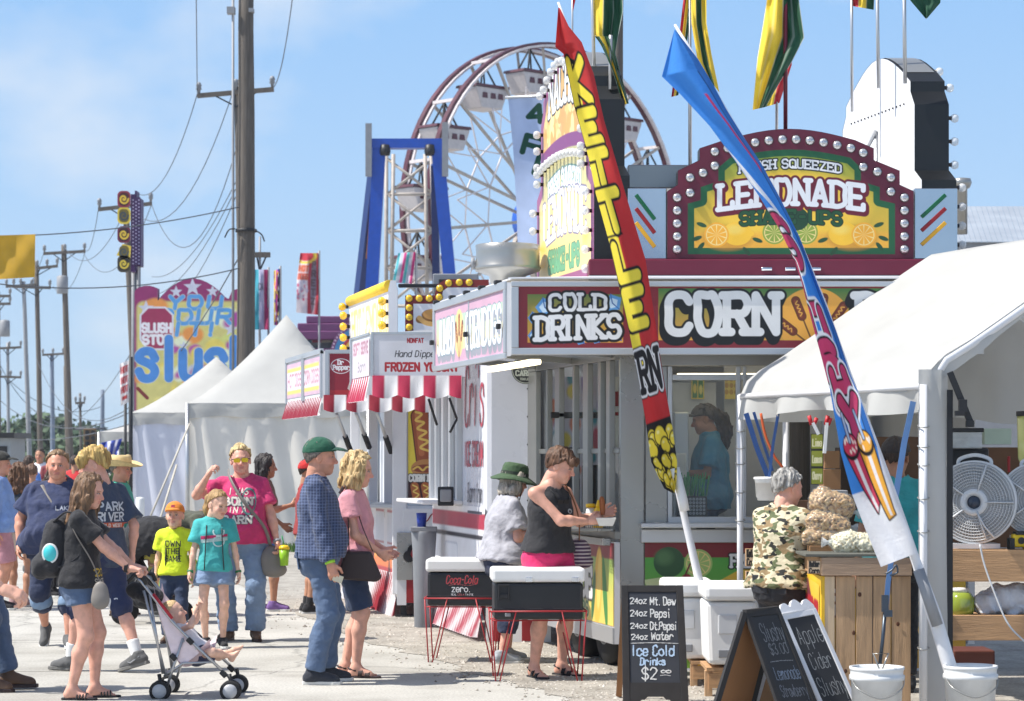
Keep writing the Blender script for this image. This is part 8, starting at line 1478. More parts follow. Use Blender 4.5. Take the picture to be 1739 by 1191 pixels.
# man in the green cap
p = person('man in a blue checked shirt and green cap standing with his back half turned', GX(541, 17.05), 4, 1.74, skin='ruddy', w=1.12, belly=.055, lean=-1, LH=(.06, .27, .84), RH=(.09, -.25, .83), RE=(-1, -.2, -.1), head=(0, 2, 0), LA=(.05, .12, .085), RA=(-.03, -.12, .085), shirt=dict(m=plaid(), sl=1.94, hem=-.04, inf=.022, si=.017, flare=.02, collar=True, wr=.009), pants=dict(m=DENIM, len=1.97, inf=.017, flare=.02, wr=.008, name='jeans'), shoes=dict(m=SHOEN, sole=WSOLE, big=1.08), hair=dict(t=.011, wr=.006, nape=-.08, c=.03), haircol=(112, 104, 96), hat=dict(kind='cap', m=cloth((24, 84, 62)), m2=cloth((20, 70, 54), 'green_brim')), stubble=(150, 110, 96))
m = MB(); w_, d = p.arm[-1][2], p.arm[-1][3]; c = Vector(w_) - Vector(d) * .01; m.lathe([(.036, -.012), (.037, .012)], c, 16, Vector(d).to_track_quat('Z', 'Y').to_matrix()); m.build('wristband', mat('lime_band', (160, 220, 60), rough=.5), p.root, world=False)
m = MB(); m.tube([p.tp(-.105 + .0 * 1, .0, .0), p.tp(-.1, .0, -.0)], .001, 4); 
c = p.W(np.array(w_) + np.array(d) * .09 + V3(.03, .0, -.02)); m = MB(); m.box(c, (.07, .012, .05), Matrix.Rotation(R(20), 3, 'Y')); props(m.build('paper_slip', mat('paper', (214, 206, 180), rough=.8), None, bevel=.002), 'folded paper slip in the hand of the man in the green cap', 'paper')
m = MB(); m.box((-.145 * 1.0, -.075, .87), (.012, .12, .13), Matrix.Rotation(R(-8), 3, 'Y')); m.build('pocket', DENIM, p.pants, bevel=.006, world=False)
# blonde woman beside him
p = person('blonde woman in a pink top and denim shorts standing beside the man in the cap', GX(594, 17.55), -4, 1.64, skin='pink', w=1.12, bust=1.1, hipw=1.08, belly=.03, female=True, lean=3, LH=(.26, .10, .98), RH=(.24, -.10, .97), RE=(-.6, -.8, -.4), LA=(-.05, .09, .085), RA=(.06, -.09, .085), head=(0, 4, 0), shirt=dict(m=cloth((214, 150, 160)), sl=.55, hem=-.09, inf=.02, v=.05, wr=.008, sg=.025), pants=dict(m=DENIMD, len=.93, inf=.016, flare=.02, name='shorts', cuff=DENIMC), shoes=dict(kind='sandal', m=LDARK, sole=LDARK), hair=dict(t=.022, wr=.016, ws=38, hi=(236, 212, 160), locks=long_locks(5, .10, .045, .07, .075) + [([(.03, s * .085, .06), (.02, s * .1, -.04), (.015, s * .09, -.12)], [.035, .036, .02]) for s in (1, -1)]), haircol=(170, 132, 78), glasses=dict())
W = p.W; t = thing('handbag', 'dark brown handbag on the hip of the blonde woman', 'handbag', W((.13, -.26, .72))); m = MB(); m.prism([(-.10, .22), (.09, .22), (.17, .03), (.13, 0), (-.12, .02), (-.14, .06)], W((.10, -.29, .70)), (1, 0, 0), (0, 0, 1), (0, .07, 0)); m.build('body', LDARK, t, bevel=.018); strap_on(t, [W((.03, -.26, .92)), W((.02, -.23, 1.15)), W((-.01, -.13, 1.38)), W((-.06, -.1, 1.33))], .014, LDARK); strap_on(t, [W((.2, -.25, .92)), W((.12, -.22, 1.1)), W((.03, -.15, 1.36))], .012, LDARK)
# red cap behind him
person('person in red cap and red shirt almost hidden behind the man in green cap', GX(522, 24.6), 15, 1.58, skin='tan', w=1.0, RH=(.12, -.24, .95), RE=(-1, -.5, 0), shirt=dict(m=cloth((150, 44, 44)), sl=.7, inf=.02), pants=dict(m=cloth((176, 160, 132), 'tan_cloth'), len=.95, name='shorts'), shoes=dict(m=BLK, sole=WSOLE, sock=BLK), hair=dict(t=.008), haircol=(60, 46, 36), hat=dict(kind='cap', m=cloth((196, 40, 40))), res=.013)
# woman in the pink shirt
p = person('woman in a bright pink lettered shirt and jeans raising one hand', GX(410, 21.0), -92, 1.71, skin='pink', w=1.32, belly=.07, bust=1.5, hipw=1.15, limb=1.12, female=True, RH=(.30, -.25, 1.47), RE=(-.2, -1, -1), Rc=1.0, LH=(.12, .34, .86), LE=(-.8, .8, 0), Ld=(.3, .25, -.9), Lc=1.0, head=(10, 0, 3), LA=(.02, .13, .085), RA=(-.02, -.12, .085), LF=14, RF=-16, shirt=dict(m=cloth((200, 50, 108)), sl=.68, hem=-.07, inf=.022, wr=.009, sg=.03), pants=dict(m=DENIML, len=1.97, inf=.02, flare=.03, wr=.009, name='jeans'), shoes=dict(m=LEATH, sole=LDARK), hair=dict(t=.014, wr=.010, c=.018, locks=[([(-.08, 0, .1), (-.11, .01, .05), (-.12, .02, -.02)], [.05, .055, .04])], hi=(226, 206, 150)), haircol=(170, 140, 92), glasses=dict(lens=mat('yellow_lens', (230, 190, 40), rough=.08, metal=.5), m=BLACK))
cv = tex(.34, .36); cv.write('I WAS', .09, .08, .25, .055, .0055, (232, 226, 214), slant=.1); cv.write('BORN', .05, .17, .29, .06, .0085, (236, 230, 220), serif=True, outline=.006, oc=(70, 90, 100)); cv.write('IN A', .10, .24, .24, .05, .006, (232, 226, 214), slant=.1); cv.write('BARN', .05, .33, .29, .06, .0085, (236, 230, 220), serif=True, outline=.006, oc=(40, 40, 50)); cv.fill(abs(cv.ell(.26, .14, .06, .11)) - .006, (80, 130, 130)); wrap_print(p, cv, 'shirt_print', (.34, .36), .27, 1)
W = p.W; t = blob('grey shoulder bag hanging on the hip of the woman in pink', 'shoulder_bag', 'bag', [('e', W((.10, .28, .70)), (.10, .07, .13)), ('e', W((.10, .30, .62)), (.11, .07, .07))], GREYB, .010); strap_on(t, [W((.1, .27, .82)), W((.20, .22, 1.0)), W((.26, .05, 1.22)), W((.17, -.07, 1.40)), W((.04, -.11, 1.48))], .018, GREYB)
t = thing('drink_cup', 'yellow and green drink cup with a straw held by the woman in pink', 'cup', W((.2, .41, .70))); c = W((.21, .40, .66)); m = MB(); m.lathe([(.001, 0), (.035, 0), (.044, .14)], c, 18); m.build('cup', mat('lime_cup', (150, 200, 40), rough=.4, vary=.3, vscale=12), t); m = MB(); m.lathe([(.047, .14), (.046, .16), (.03, .175), (.001, .178)], c, 18); m.build('lid', MUST, t); m = MB(); m.bar(c + Vector((0, 0, .17)), c + Vector((-.02, 0, .26)), .005, 6); m.build('straw', STRAW, t)
m = MB(); w_, d = p.arm[1][2], p.arm[1][3]; m.lathe([(.036, -.014), (.037, .014)], Vector(w_), 16, Vector(d).to_track_quat('Z', 'Y').to_matrix()); m.build('watch', GREYP, p.root, world=False)
# girl in teal
p = person('girl in a teal sports shirt and denim shorts looking down beside the boy', GX(364, 20.2), -84, 1.30, hs=1.2, skin='light', w=.93, limb=.95, female=True, head=(38, 14, 0), LH=(.02, .27, .84), RH=(.08, -.27, .84), RF=-20, LF=10, shirt=dict(m=cloth((64, 172, 172)), sl=.7, hem=-.07, inf=.02, sg=.02), pants=dict(m=DENIML, len=.5, inf=.018, flare=.03, name='shorts'), shoes=dict(m=BLK, sole=WSOLE), hair=dict(t=.010, wr=.006, locks=[([(-.09, 0, .05), (-.14, .0, .02), (-.15, .0, -.07), (-.13, 0, -.16)], [.03, .032, .034, .015])], hi=(196, 160, 106)), haircol=(150, 116, 74))
cv = tex(.30, .2); cv.fill(cv.poly([(0, .07), (.3, .045), (.3, .075), (0, .11)]), (206, 60, 110)); cv.fill(cv.poly([(0, .11), (.3, .08), (.3, .12), (0, .15)]), (190, 220, 220)); cv.fill(np.minimum(abs(cv.ell(.2, .02, .06, .055)) - .009 + 9 * (cv.Y > .06), abs(cv.ell(.2, .13, .06, .055)) - .009 + 9 * (cv.Y < .085)), (210, 232, 232)); cv.fill(cv.rect(.17, .055, .23, .085), (210, 232, 232)); wrap_print(p, cv, 'shirt_print', (.30, .2), .30, 1)
m = MB(); W_ = p
for s in (1, -1): m.tube([p.tp(.10, s * .085, .45), p.tp(.155, s * .09, .3), p.tp(.155, s * .10, .1), p.tp(.15, s * .11, -.05)], .005, 5)
m.build('lanyard', BLACK, p.root, world=False)
for s in (1, -1): m = MB(); w_, d = p.arm[s][2], p.arm[s][3]; m.lathe([(.026, -.01), (.027, .01)], Vector(w_), 14, Vector(d).to_track_quat('Z', 'Y').to_matrix()); m.build('wristband', mat('green_band', (50, 120, 70), rough=.6), p.root, world=False)
# boy in yellow
p = person('boy in a neon yellow lettered shirt and orange cap', GX(297, 20.75), -96, 1.17, hs=1.28, skin='light', w=.92, head=(4, -4, 0), RH=(.02, -.25, .86), LH=(.0, .25, .85), shirt=dict(m=cloth((214, 232, 40)), sl=.7, hem=-.06, inf=.02, sg=.02), pants=dict(m=DENIMD, len=1.95, inf=.014, name='jeans'), shoes=dict(m=LEATH, sole=LDARK), hair=dict(t=.006), haircol=(150, 120, 84), hat=dict(kind='cap', m=cloth((226, 136, 44)), badge=mat('cap_patch', (150, 40, 60), rough=.7)))
cv = tex(.26, .30); [cv.write(t_, a, y, b, .068, .0065, (40, 40, 40)) for t_, a, y, b in (('OWN', .04, .09, .23), ('THE', .06, .185, .22), ('GAME', .03, .28, .24))]; wrap_print(p, cv, 'shirt_print', (.26, .30), .25, 1)
m = MB(); m.tube([p.tp(.115 * math.cos(a) - .0, .155 * math.sin(a), -.055) for a in np.linspace(0, 6.28, 25)], .016, 6, flat=.6); m.build('belt', BLACK, p.root, world=False)
for s in (1, -1): m = MB(); m.tube([p.tp(.09, s * .09, .45), p.tp(.125, s * .085, .25), p.tp(.12, s * .09, .05)], .007, 5); m.build('strap', mat('strap_black', (40, 40, 42), rough=.8), p.root, world=False)
t = blob('small lime green bag behind the boy in yellow', 'drawstring_bag', 'bag', [('e', p.W((-.12, .1, .62)), (.08, .05, .13)), ('e', p.W((-.12, -.1, .5)), (.07, .05, .08))], mat('lime_bag', (180, 222, 50), rough=.7), .012)
# girl pushing the stroller
p = person('young woman in black with long brown hair pushing the stroller', GX(136, 15.95), 2, 1.50, skin='pink', w=1.08, bust=.9, hipw=1.12, limb=1.08, female=True, lean=3, LH=(.46, .14, .945), RH=(.46, -.14, .945), LE=(-.6, .5, -.8), RE=(-.6, -.5, -.8), Ld=(1, 0, -.15), Rd=(1, 0, -.15), Ln=(0, 0, -1), Rn=(0, 0, -1), Lc=1.2, Rc=1.2, LA=(.10, .09, .085), RA=(-.05, -.09, .085), head=(-14, 8, 0), shirt=dict(m=cloth((36, 36, 40), 'black_tee'), sl=.68, hem=-.07, inf=.02, wr=.008, sg=.02), pants=dict(m=DENIM, len=.42, inf=.014, flare=.02, name='shorts'), shoes=dict(kind='slide', m=BLK, sole=BLK), hair=dict(t=.018, wr=.012, hi=(146, 112, 80), locks=long_locks(6, .36, .042, .08, .075) + [([(.02, s * .085, .07), (.03, s * .095, -.04), (.02, s * .095, -.2), (.0, s * .09, -.32)], [.03, .03, .03, .014]) for s in (1, -1)]), haircol=(92, 66, 46))
W = p.W; cv = tex(.2, .14); cv.write('20', .02, .06, .18, .05, .008, (214, 180, 60)); cv.write('STATE', .01, .125, .19, .04, .005, (220, 214, 200)); wrap_print(p, cv, 'shirt_print', (.2, .14), .02, 1, dy=-.07)
t = blob('black backpack with a round turquoise patch on the back of the young woman', 'backpack', 'backpack', [('c', W((-.15, -.05, 1.12)), W((-.18, -.05, .90)), .075, .10, .05), ('c', W((-.15, .07, 1.10)), W((-.18, .07, .90)), .075, .10, .05), ('e', W((-.255, -.03, .875)), (.06, .11, .09)), ('c', W((-.11, -.0, 1.17)), W((-.13, 0, 1.12)), .05, .07)], cloth((42, 42, 46), 'backpack_cloth'), .009, .006)
for s in (1, -1): strap_on(t, [W((-.16, s * .09, 1.17)), W((-.06, s * .115, 1.235)), W((.06, s * .12, 1.16)), W((.09, s * .12, 1.04)), W((-.02, s * .15, .92)), W((-.16, s * .11, .86))], .018, cloth((50, 50, 54), 'strap_cloth'))
m = MB(); c = W((-.175, -.142, .965)); m.lathe([(.001, .012), (.05, .012), (.054, .004), (.054, -.01)], c, 24, Matrix.Rotation(R(90), 3, 'X'), sx=.8); m.build('turquoise_patch', mat('turquoise', (70, 200, 206), rough=.5), t); m = MB(); m.lathe([(.058, .006), (.066, .006), (.066, -.01)], c, 24, Matrix.Rotation(R(90), 3, 'X'), sx=.8); m.build('patch_rim', WHITEP, t)
t = blob('small grey crossbody bag at the hip of the young woman pushing the stroller', 'crossbody_bag', 'bag', [('e', W((.16, -.20, .70)), (.055, .03, .085)), ('e', W((.16, -.205, .66)), (.06, .032, .06))], GREYB, .007); strap_on(t, [W((.16, -.19, .77)), W((.10, -.19, .92)), W((-.02, -.16, 1.12)), W((-.05, -.08, 1.24))], .011, GREYB)
m = MB(); w_, d = p.arm[-1][2], p.arm[-1][3]; m.lathe([(.03, -.012), (.031, .012)], Vector(w_) - Vector(d) * .02, 14, Vector(d).to_track_quat('Z', 'Y').to_matrix()); m.build('wristband', BLACK, p.root, world=False)
# stroller
ST = thing('stroller', 'silver umbrella stroller with a pale pink seat, its baby leaning back', 'stroller', GX(320, 16.2)); S_ = lambda px, py, dy=0: P(px, py, 16.2) + Vector((0, dy, 0)); TUBE = mat('silver_tube', (178, 180, 184), rough=.3, metal=.8); 
for s in (-.21, .21):
 m = MB(); m.tube([S_(240, 978, s), S_(248, 985, s), S_(300, 1052, s), S_(345, 1098, s), S_(396, 1146, s)], .010, 8); m.tube([S_(252, 1000, s), S_(268, 1060, s), S_(288, 1140, s)], .009, 8); m.tube([S_(262, 1006, s), S_(284, 1140, s)], .008, 8); m.tube([S_(286, 1144, s), S_(318, 1122, s), S_(372, 1120, s)], .008, 8); m.tube([S_(318, 1080, s), S_(290, 1165, s)], .009, 8); m.build('side_frame', TUBE, ST)
 m = MB(); m.tube([S_(226, 985, s), S_(236, 974, s), S_(252, 978, s), S_(256, 990, s)], .015, 8); m.build('handle', BLACK, ST)
 for x, y in ((330, 1085), (302, 1112), (386, 1140)): m = MB(); m.box(S_(x, y, s), (.05, .03, .035), Matrix.Rotation(R(45), 3, 'Y')); m.build('joint', BLACK, ST, bevel=.006)
 for x in (280, 398):
  for o in (-.035, .035):
   c = S_(x, 1168, s + o); m = MB(); Mx = Matrix.Rotation(R(90), 3, 'X'); m.lathe([(.045, -.014), (.064, -.016), (.069, -.008), (.069, .008), (.064, .016), (.045, .014)], c, 22, Mx); wo = m.build('wheel', RUBBER, ST); m = MB(); m.lathe([(.001, -.02), (.015, -.025), (.02, -.019), (.047, -.019), (.047, .019), (.02, .019), (.001, .024)], c, 18, Mx); m.build('rim', mat('wheel_rim', (176, 178, 182), rough=.4), wo)
  m = MB(); m.bar(S_(x, 1168, s - .05), S_(x, 1168, s + .05), .008, 6); m.tube([S_(x + 2, 1166, s), S_(x - 2, 1140, s)], .014, 6); m.build('fork', BLACK, ST)
m = MB(); m.bar(S_(288, 1140, -.21), S_(288, 1140, .21), .009); m.bar(S_(318, 1085, -.21), S_(340, 1098, .21), .008); m.bar(S_(340, 1098, -.21), S_(318, 1085, .21), .008); m.build('cross_brace', TUBE, ST)
V = []; sp = spline([S_(268, 1010), S_(280, 1060), S_(302, 1112), S_(316, 1126), S_(345, 1115), S_(362, 1100)], 6)
for q in sp:
 for t_ in np.linspace(-1, 1, 13): V.append((q[0] + .03 * (t_ * t_ - 1) * -.0, q[1] + .19 * t_, q[2] + .07 * t_ ** 4 - .025 * (1 - t_ * t_)))
raw_mesh('seat', V, grid_faces(13, len(sp)), cloth((226, 200, 206), 'seat_cloth'), ST)
for s in (-.2, .2): m = MB(); m.add([S_(268, 1006, s), S_(330, 1085, s), S_(345, 1105, s), S_(318, 1126, s), S_(298, 1105, s)], [(0, 1, 4), (1, 2, 3, 4)]); m.build('seat_side', cloth((232, 214, 218), 'seat_side_cloth'), ST)
m = MB(); m.tube([S_(268, 1006, -.212), S_(300, 1047, -.212)], .012, 6); m.build('red_trim', mat('trim_red', (180, 40, 50), rough=.7), ST)
t = blob('black folded canopy and bag hanging from the stroller handles', 'canopy', 'bag', [('c', S_(232, 1000, -.1), S_(262, 1015, -.1), .05, .045), ('c', S_(232, 1000, .1), S_(262, 1015, .1), .05, .045), ('e', S_(250, 1010), (.1, .18, .05))], BLK, .011, .008, parent=ST)
kb = .76 / 1.75; pz = S_(338, 1108).z
p = person('baby leaning back in the stroller with raised arms and bare feet', (S_(338, 1108).x, 16.2, pz - .93 * kb), 0, .76, hs=1.62, skin='light', w=1.25, limb=1.25, lean=-42, LA=(.52, .12, .95), RA=(.50, -.10, .88), LP=-50, RP=-55, LF=15, RF=-15, LH=(-.02, .18, 1.60), RH=(-.05, -.16, 1.56), LE=(-.3, .6, -1), RE=(-.3, -.6, -1), head=(0, 22, 0), shirt=dict(m=cloth((230, 226, 228), 'baby_white'), sl=.35, hem=-.06), pants=dict(m=cloth((56, 62, 92), 'baby_shorts'), len=.55, name='shorts'), hair=dict(t=.002, wr=.002), haircol=(214, 180, 130), res=.0085)
# big person in navy
p = person('heavy set person in a navy shirt and sunglasses walking towards the camera', GX(98, 20.3), -84, 1.66, skin='ruddy', w=1.52, belly=.10, bust=1.3, hipw=1.2, limb=1.22, sh=1.1, female=True, head=(0, 0, 0), RH=(.06, -.33, .90), RE=(-.9, -1, .1), LH=(.05, .34, .86), LA=(.20, .11, .085), RA=(-.16, -.12, .16), RP=38, wide=1.12, shirt=dict(m=cloth((44, 54, 88), 'navy_tee'), sl=.78, hem=-.10, inf=.03, wr=.012, sg=.04, v=.06), pants=dict(m=NAVY, len=1.32, inf=.02, flare=.02, cuff=DENIMC, name='capri_trousers'), shoes=dict(m=SHOEG, sole=WSOLE), hair=dict(t=.012, wr=.010, c=.012, hi=(150, 120, 84)), haircol=(112, 86, 60), glasses=dict())
W = p.W; m = MB(); m.tube(spline([p.tp(.06, -.13, .50), p.tp(.19, -.02, .34), p.tp(.24, .12, .15), p.tp(.2, .24, .0)]), .020, 6, flat=.4); m.build('bag_strap', GREYB, p.root, world=False); cv = tex(.16, .06); cv.write('LAKE', .01, .045, .15, .035, .005, (190, 196, 210)); wrap_print(p, cv, 'shirt_print', (.16, .06), .30, 1, dy=.07)
# blond boy from behind
p = person('blond teenager in a dark blue shirt with lettering on his back, mid stride', GX(170, 18.0), 138, 1.68, skin='pink', w=1.05, limb=.98, head=(52, 10, 0), LA=(.20, .13, .085), RA=(-.34, -.10, .12), RP=16, LF=20, RF=20, LH=(.12, .25, .88), RH=(-.08, -.25, .88), shirt=dict(m=cloth((58, 70, 92), 'slate_tee'), sl=.85, hem=-.12, inf=.028, wr=.010, sg=.03), pants=dict(m=cloth((40, 50, 84), 'navy_shorts'), len=1.02, inf=.024, flare=.035, name='shorts', cuff=WHITEP), shoes=dict(m=SHOEG, sole=cloth((120, 118, 114), 'grey_sole'), sock=WHITEP, sockh=.3, logo=GREYP), hair=dict(t=.022, wr=.016, ws=36, fringe=True, c=.02, hi=(226, 196, 120), locks=[([(.06, s * .05, .09), (.09, s * .06, .05), (.09, s * .07, .01)], [.03, .03, .016]) for s in (1, -1)]), haircol=(158, 120, 62))
cv = tex(.30, .24); cv.fill(cv.rect(0, .165, .3, .205), (206, 90, 50)); cv.write('PARK', .03, .07, .27, .06, .008, (214, 218, 224)); cv.write('RIVER', .03, .15, .27, .06, .008, (214, 218, 224)); cv.write('WILD WEST', .05, .198, .25, .022, .003, (230, 226, 220)); wrap_print(p, cv, 'back_print', (.30, .24), .27, -1)
# man in the straw hat
p = person('man in a straw cowboy hat and teal polo shirt holding a white cap', GX(203, 24.3), -12, 1.60, skin='ruddy', w=1.1, belly=.04, RH=(.16, -.24, .86), LH=(.1, .26, .86), shirt=dict(m=cloth((62, 164, 140), 'teal_polo'), sl=.72, hem=-.06, inf=.02, collar=True), pants=dict(m=DENIM, len=1.95, inf=.016, name='jeans'), shoes=dict(m=LEATH, sole=LDARK), hair=dict(t=.006, nape=-.07), haircol=(120, 110, 100), hat=dict(kind='straw', m=mat('straw', (214, 190, 138), rough=.8, vary=.25, vscale=30), m2=mat('straw_band', (150, 120, 80), rough=.7)), glasses=dict(), res=.013)
t = blob('white cap dangling from the hand of the man in the straw hat', 'baseball_cap', 'cap', [('e', p.W((.2, -.30, .72)), (.07, .05, .10)), ('e', p.W((.16, -.31, .64)), (.05, .03, .08))], cloth((220, 220, 222), 'white_cap'), .011, .006)
# woman behind the pink shirt
p = person('dark haired woman half hidden behind the woman in pink, holding a snack', GX(449, 25), 6, 1.63, skin='tan', w=1.05, female=True, bust=.8, RH=(.30, -.14, 1.18), LH=(.2, .2, .95), LA=(-.12, .09, .085), RA=(.10, -.09, .085), shirt=dict(m=cloth((120, 96, 84), 'taupe_shirt'), sl=.6, hem=-.05), pants=dict(m=cloth((60, 110, 190), 'blue_shorts'), len=.7, name='shorts'), shoes=dict(m=cloth((120, 90, 150), 'purple_shoe'), sole=WSOLE), hair=dict(t=.02, wr=.014, locks=long_locks(4, .16, .042, .075, .07)), haircol=(46, 40, 40), glasses=dict(), res=.013)
# woman seen from behind, man in blue, visor
p = person('woman seen from behind in a charcoal top and pale shorts, brown hair down', GX(32, 25.7), 82, 1.53, skin='tan', w=1.1, hipw=1.15, female=True, head=(-20, 0, 0), LH=(-.02, .26, .87), RH=(-.02, -.26, .87), LA=(.08, .1, .085), RA=(-.06, -.1, .085), shirt=dict(m=cloth((62, 70, 80), 'charcoal_top'), sl=.5, hem=-.02, inf=.018), pants=dict(m=cloth((210, 196, 182), 'pale_shorts'), len=.5, inf=.024, flare=.03, name='shorts'), shoes=dict(m=cloth((150, 120, 120), 'dusty_shoe'), sole=WSOLE), hair=dict(t=.024, wr=.02, ws=34, locks=long_locks(5, .26, .05, .075, .08)), haircol=(104, 72, 48), res=.013)
person('man in pale blue shirt and dark cap with a face mask, at the picture edge', GX(-2, 25.2), 5, 1.66, skin='ruddy', w=1.15, belly=.05, RH=(.0, -.27, .85), shirt=dict(m=cloth((130, 160, 214), 'pale_blue_shirt'), sl=1.0, hem=-.08, inf=.025), pants=dict(m=cloth((196, 140, 150), 'check_shorts'), len=.95, inf=.03, name='shorts'), shoes=dict(m=BLK, sole=WSOLE), hair=dict(t=.008), haircol=(120, 110, 100), hat=dict(kind='cap', m=cloth((50, 50, 46), 'dark_cap')), res=.013)
person('woman in a black visor and blue top looking down behind the person in navy', GX(86, 27.5), -15, 1.52, skin='tan', w=1.0, female=True, head=(0, 22, 0), shirt=dict(m=cloth((50, 90, 170), 'blue_top'), sl=.4), pants=dict(m=BLK, len=1.9), shoes=dict(m=BLK, sole=WSOLE), hair=dict(t=.016, wr=.014, locks=long_locks(4, .14, .04, .085, .06)), haircol=(78, 58, 46), hat=dict(kind='visor', m=BLK), glasses=dict(), res=.013)
# far walkers
for i, (px, Y, h, hd, sc, pc, hc, lb) in enumerate(((68, 47, 1.76, -95, (226, 226, 234), (50, 54, 64), (60, 50, 44), 'far off man in a white shirt walking towards the camera'), (90, 46, 1.72, 90, (124, 50, 58), (70, 70, 80), (200, 200, 200), 'far off grey haired person in a dark red shirt'), (49, 40, 1.62, 70, (90, 130, 200), (190, 50, 60), (70, 54, 46), 'far off person in a light blue shirt and red shorts'), (71, 36, 1.15, -80, (206, 70, 90), (190, 60, 70), (190, 150, 100), 'small far child in a pink top'), (127, 42, 1.62, 80, (206, 52, 56), (60, 60, 70), (60, 46, 40), 'far off person in a red top behind the blond teenager'), (54, 33, 1.5, 100, (180, 44, 56), (230, 230, 232), (100, 70, 50), 'far walker in a crimson top near the woman with brown hair'))):
 person(lb, GX(px, Y), hd, h, skin='tan', hs=1 if h > 1.3 else 1.2, RA=(.12, -.09, .085), LA=(-.12, .09, .1), shirt=dict(m=cloth(sc), sl=.7), pants=dict(m=cloth(pc), len=1.0 if i else 1.9), shoes=dict(m=SHOEG, sole=WSOLE), hair=dict(t=.012), haircol=hc, res=.018)
# bent man with a dark pushchair and child
p = person('man in an olive shirt bending low over the dark pushchair', GX(272, 24.2), 8, 1.68, skin='tan', w=1.12, lean=72, head=(0, 30, 0), hip=(-.05, 0, -.08), LH=(.55, .16, .62), RH=(.5, -.18, .62), LE=(-.3, .8, .3), RE=(-.3, -.8, .3), shirt=dict(m=cloth((82, 84, 70), 'olive_shirt'), sl=.7, inf=.025), pants=dict(m=DENIMD, len=1.9), shoes=dict(m=SHOEG, sole=WSOLE), hair=dict(t=.010), haircol=(70, 56, 46), hat=dict(kind='cap', m=cloth((60, 64, 52), 'olive_cap')), res=.013)
PC = thing('pushchair', 'dark hooded pushchair standing behind the boy in yellow', 'pushchair', GX(268, 23.2)); c = GX(262, 23.2); f = Field(np.array(c) + (-.6, -.5, .1), np.array(c) + (.8, .5, 1.3), .014); C3 = lambda x, y, z: np.array(c) + (x, y, z)
f.ell(C3(-.02, 0, .78), (.30, .24, .25)); f.ell(C3(.08, -.02, .62), (.25, .20, .22), op='s'); f.wrinkle(.01, 12); v, q = f.mesh(); raw_mesh('hood', v, q, BLK, PC); f = Field(np.array(c) + (-.6, -.5, .1), np.array(c) + (.8, .5, 1.3), .014); f.ell(C3(.0, 0, .42), (.26, .22, .1)); f.cap(C3(-.2, 0, .45), C3(-.3, 0, .75), .14, .1); f.ell(C3(0, 0, .22), (.22, .2, .1)); f.wrinkle(.01, 12); v, q = f.mesh(); raw_mesh('seat', v, q, BLK, PC)
for s in (-.22, .22):
 m = MB(); m.tube([C3(-.35, s, .95), C3(-.1, s, .5), C3(.25, s, .12)], .012, 6); m.tube([C3(-.1, s, .5), C3(-.28, s, .12)], .012, 6); m.build('side_frame', DARK, PC)
 for x in (-.28, .25): m = MB(); m.lathe([(.001, -.02), (.09, -.02), (.1, 0), (.09, .02), (.001, .02)], C3(x, s, .1), 18, Matrix.Rotation(R(90), 3, 'X')); m.build('wheel', RUBBER, PC)
pk = .9 / 1.75; person('small child sitting in the dark pushchair, chin down', (c.x + .05, 23.15, .42 - .93 * pk + .06), -60, .9, hs=1.5, skin='tan', lean=-10, head=(20, 25, 0), LA=(.34, .1, .62), RA=(.34, -.1, .62), LH=(.22, .12, 1.0), RH=(.22, -.1, 1.05), shirt=dict(m=cloth((190, 180, 90), 'child_shirt'), sl=.6), pants=dict(m=BLK, len=1.2, name='shorts'), hair=dict(t=.008), haircol=(120, 80, 50), res=.012)
# edge people
p = person('person cut by the picture edge, only a bare forearm and hand showing', GX(-118, 11.0), 0, 1.78, skin='fair', w=1.1, limb=1.15, LH=(.02, .26, .83), RH=(.46, -.16, .87), RE=(-.6, -.4, -.8), Rd=(1, .1, -.35), Rn=(0, .6, -1), Rc=.9, shirt=dict(m=cloth((96, 110, 130), 'edge_shirt'), sl=.7), pants=dict(m=DENIM, len=1.95), shoes=dict(m=BLK, sole=WSOLE), hair=dict(t=.01), haircol=(90, 70, 50))
person('person beyond the picture edge with one jeans leg and brown boot in view', GX(-44, 16.5), 2, 1.75, skin='fair', LA=(.22, .1, .085), RA=(.10, -.1, .085), shirt=dict(m=cloth((120, 110, 100), 'edge_shirt_brown'), sl=.7), pants=dict(m=DENIM, len=1.93, inf=.02, name='jeans', flare=.02), shoes=dict(m=LEATH, sole=LDARK, kind='boot', big=1.1), hair=dict(t=.01))
# woman in the bucket hat
p = person('older woman in green bucket hat, grey shirt and navy trousers at the counter', GX(852, 18.75), 18, 1.545, skin='pink', w=1.36, belly=.07, bust=1.3, hipw=1.18, limb=1.12, female=True, lean=8, LH=(.34, .10, 1.24), RH=(.30, -.16, 1.16), RE=(-.8, -.5, -.9), LE=(-.8, .5, -.9), Rc=.9, Lc=.9, RA=(-.04, -.12, .085), LA=(.10, .12, .085), head=(4, 2, 0), shirt=dict(m=cloth((168, 168, 176), 'heather_shirt'), sl=.78, hem=-.05, inf=.024, wr=.010, sg=.03, collar=BLK), pants=dict(m=NAVY, len=1.55, inf=.018, flare=.012, name='capri_trousers'), shoes=dict(m=cloth((158, 164, 170), 'pale_sneaker'), sole=WSOLE, logo=WHITEP, lace=WHITEP), hair=dict(t=.018, wr=.012, locks=long_locks(4, .04, .045, .07, .07)), haircol=(176, 168, 156), hat=dict(kind='bucket', m=cloth((58, 84, 56), 'bucket_green'), m2=cloth((40, 54, 42), 'bucket_band')), glasses=dict())
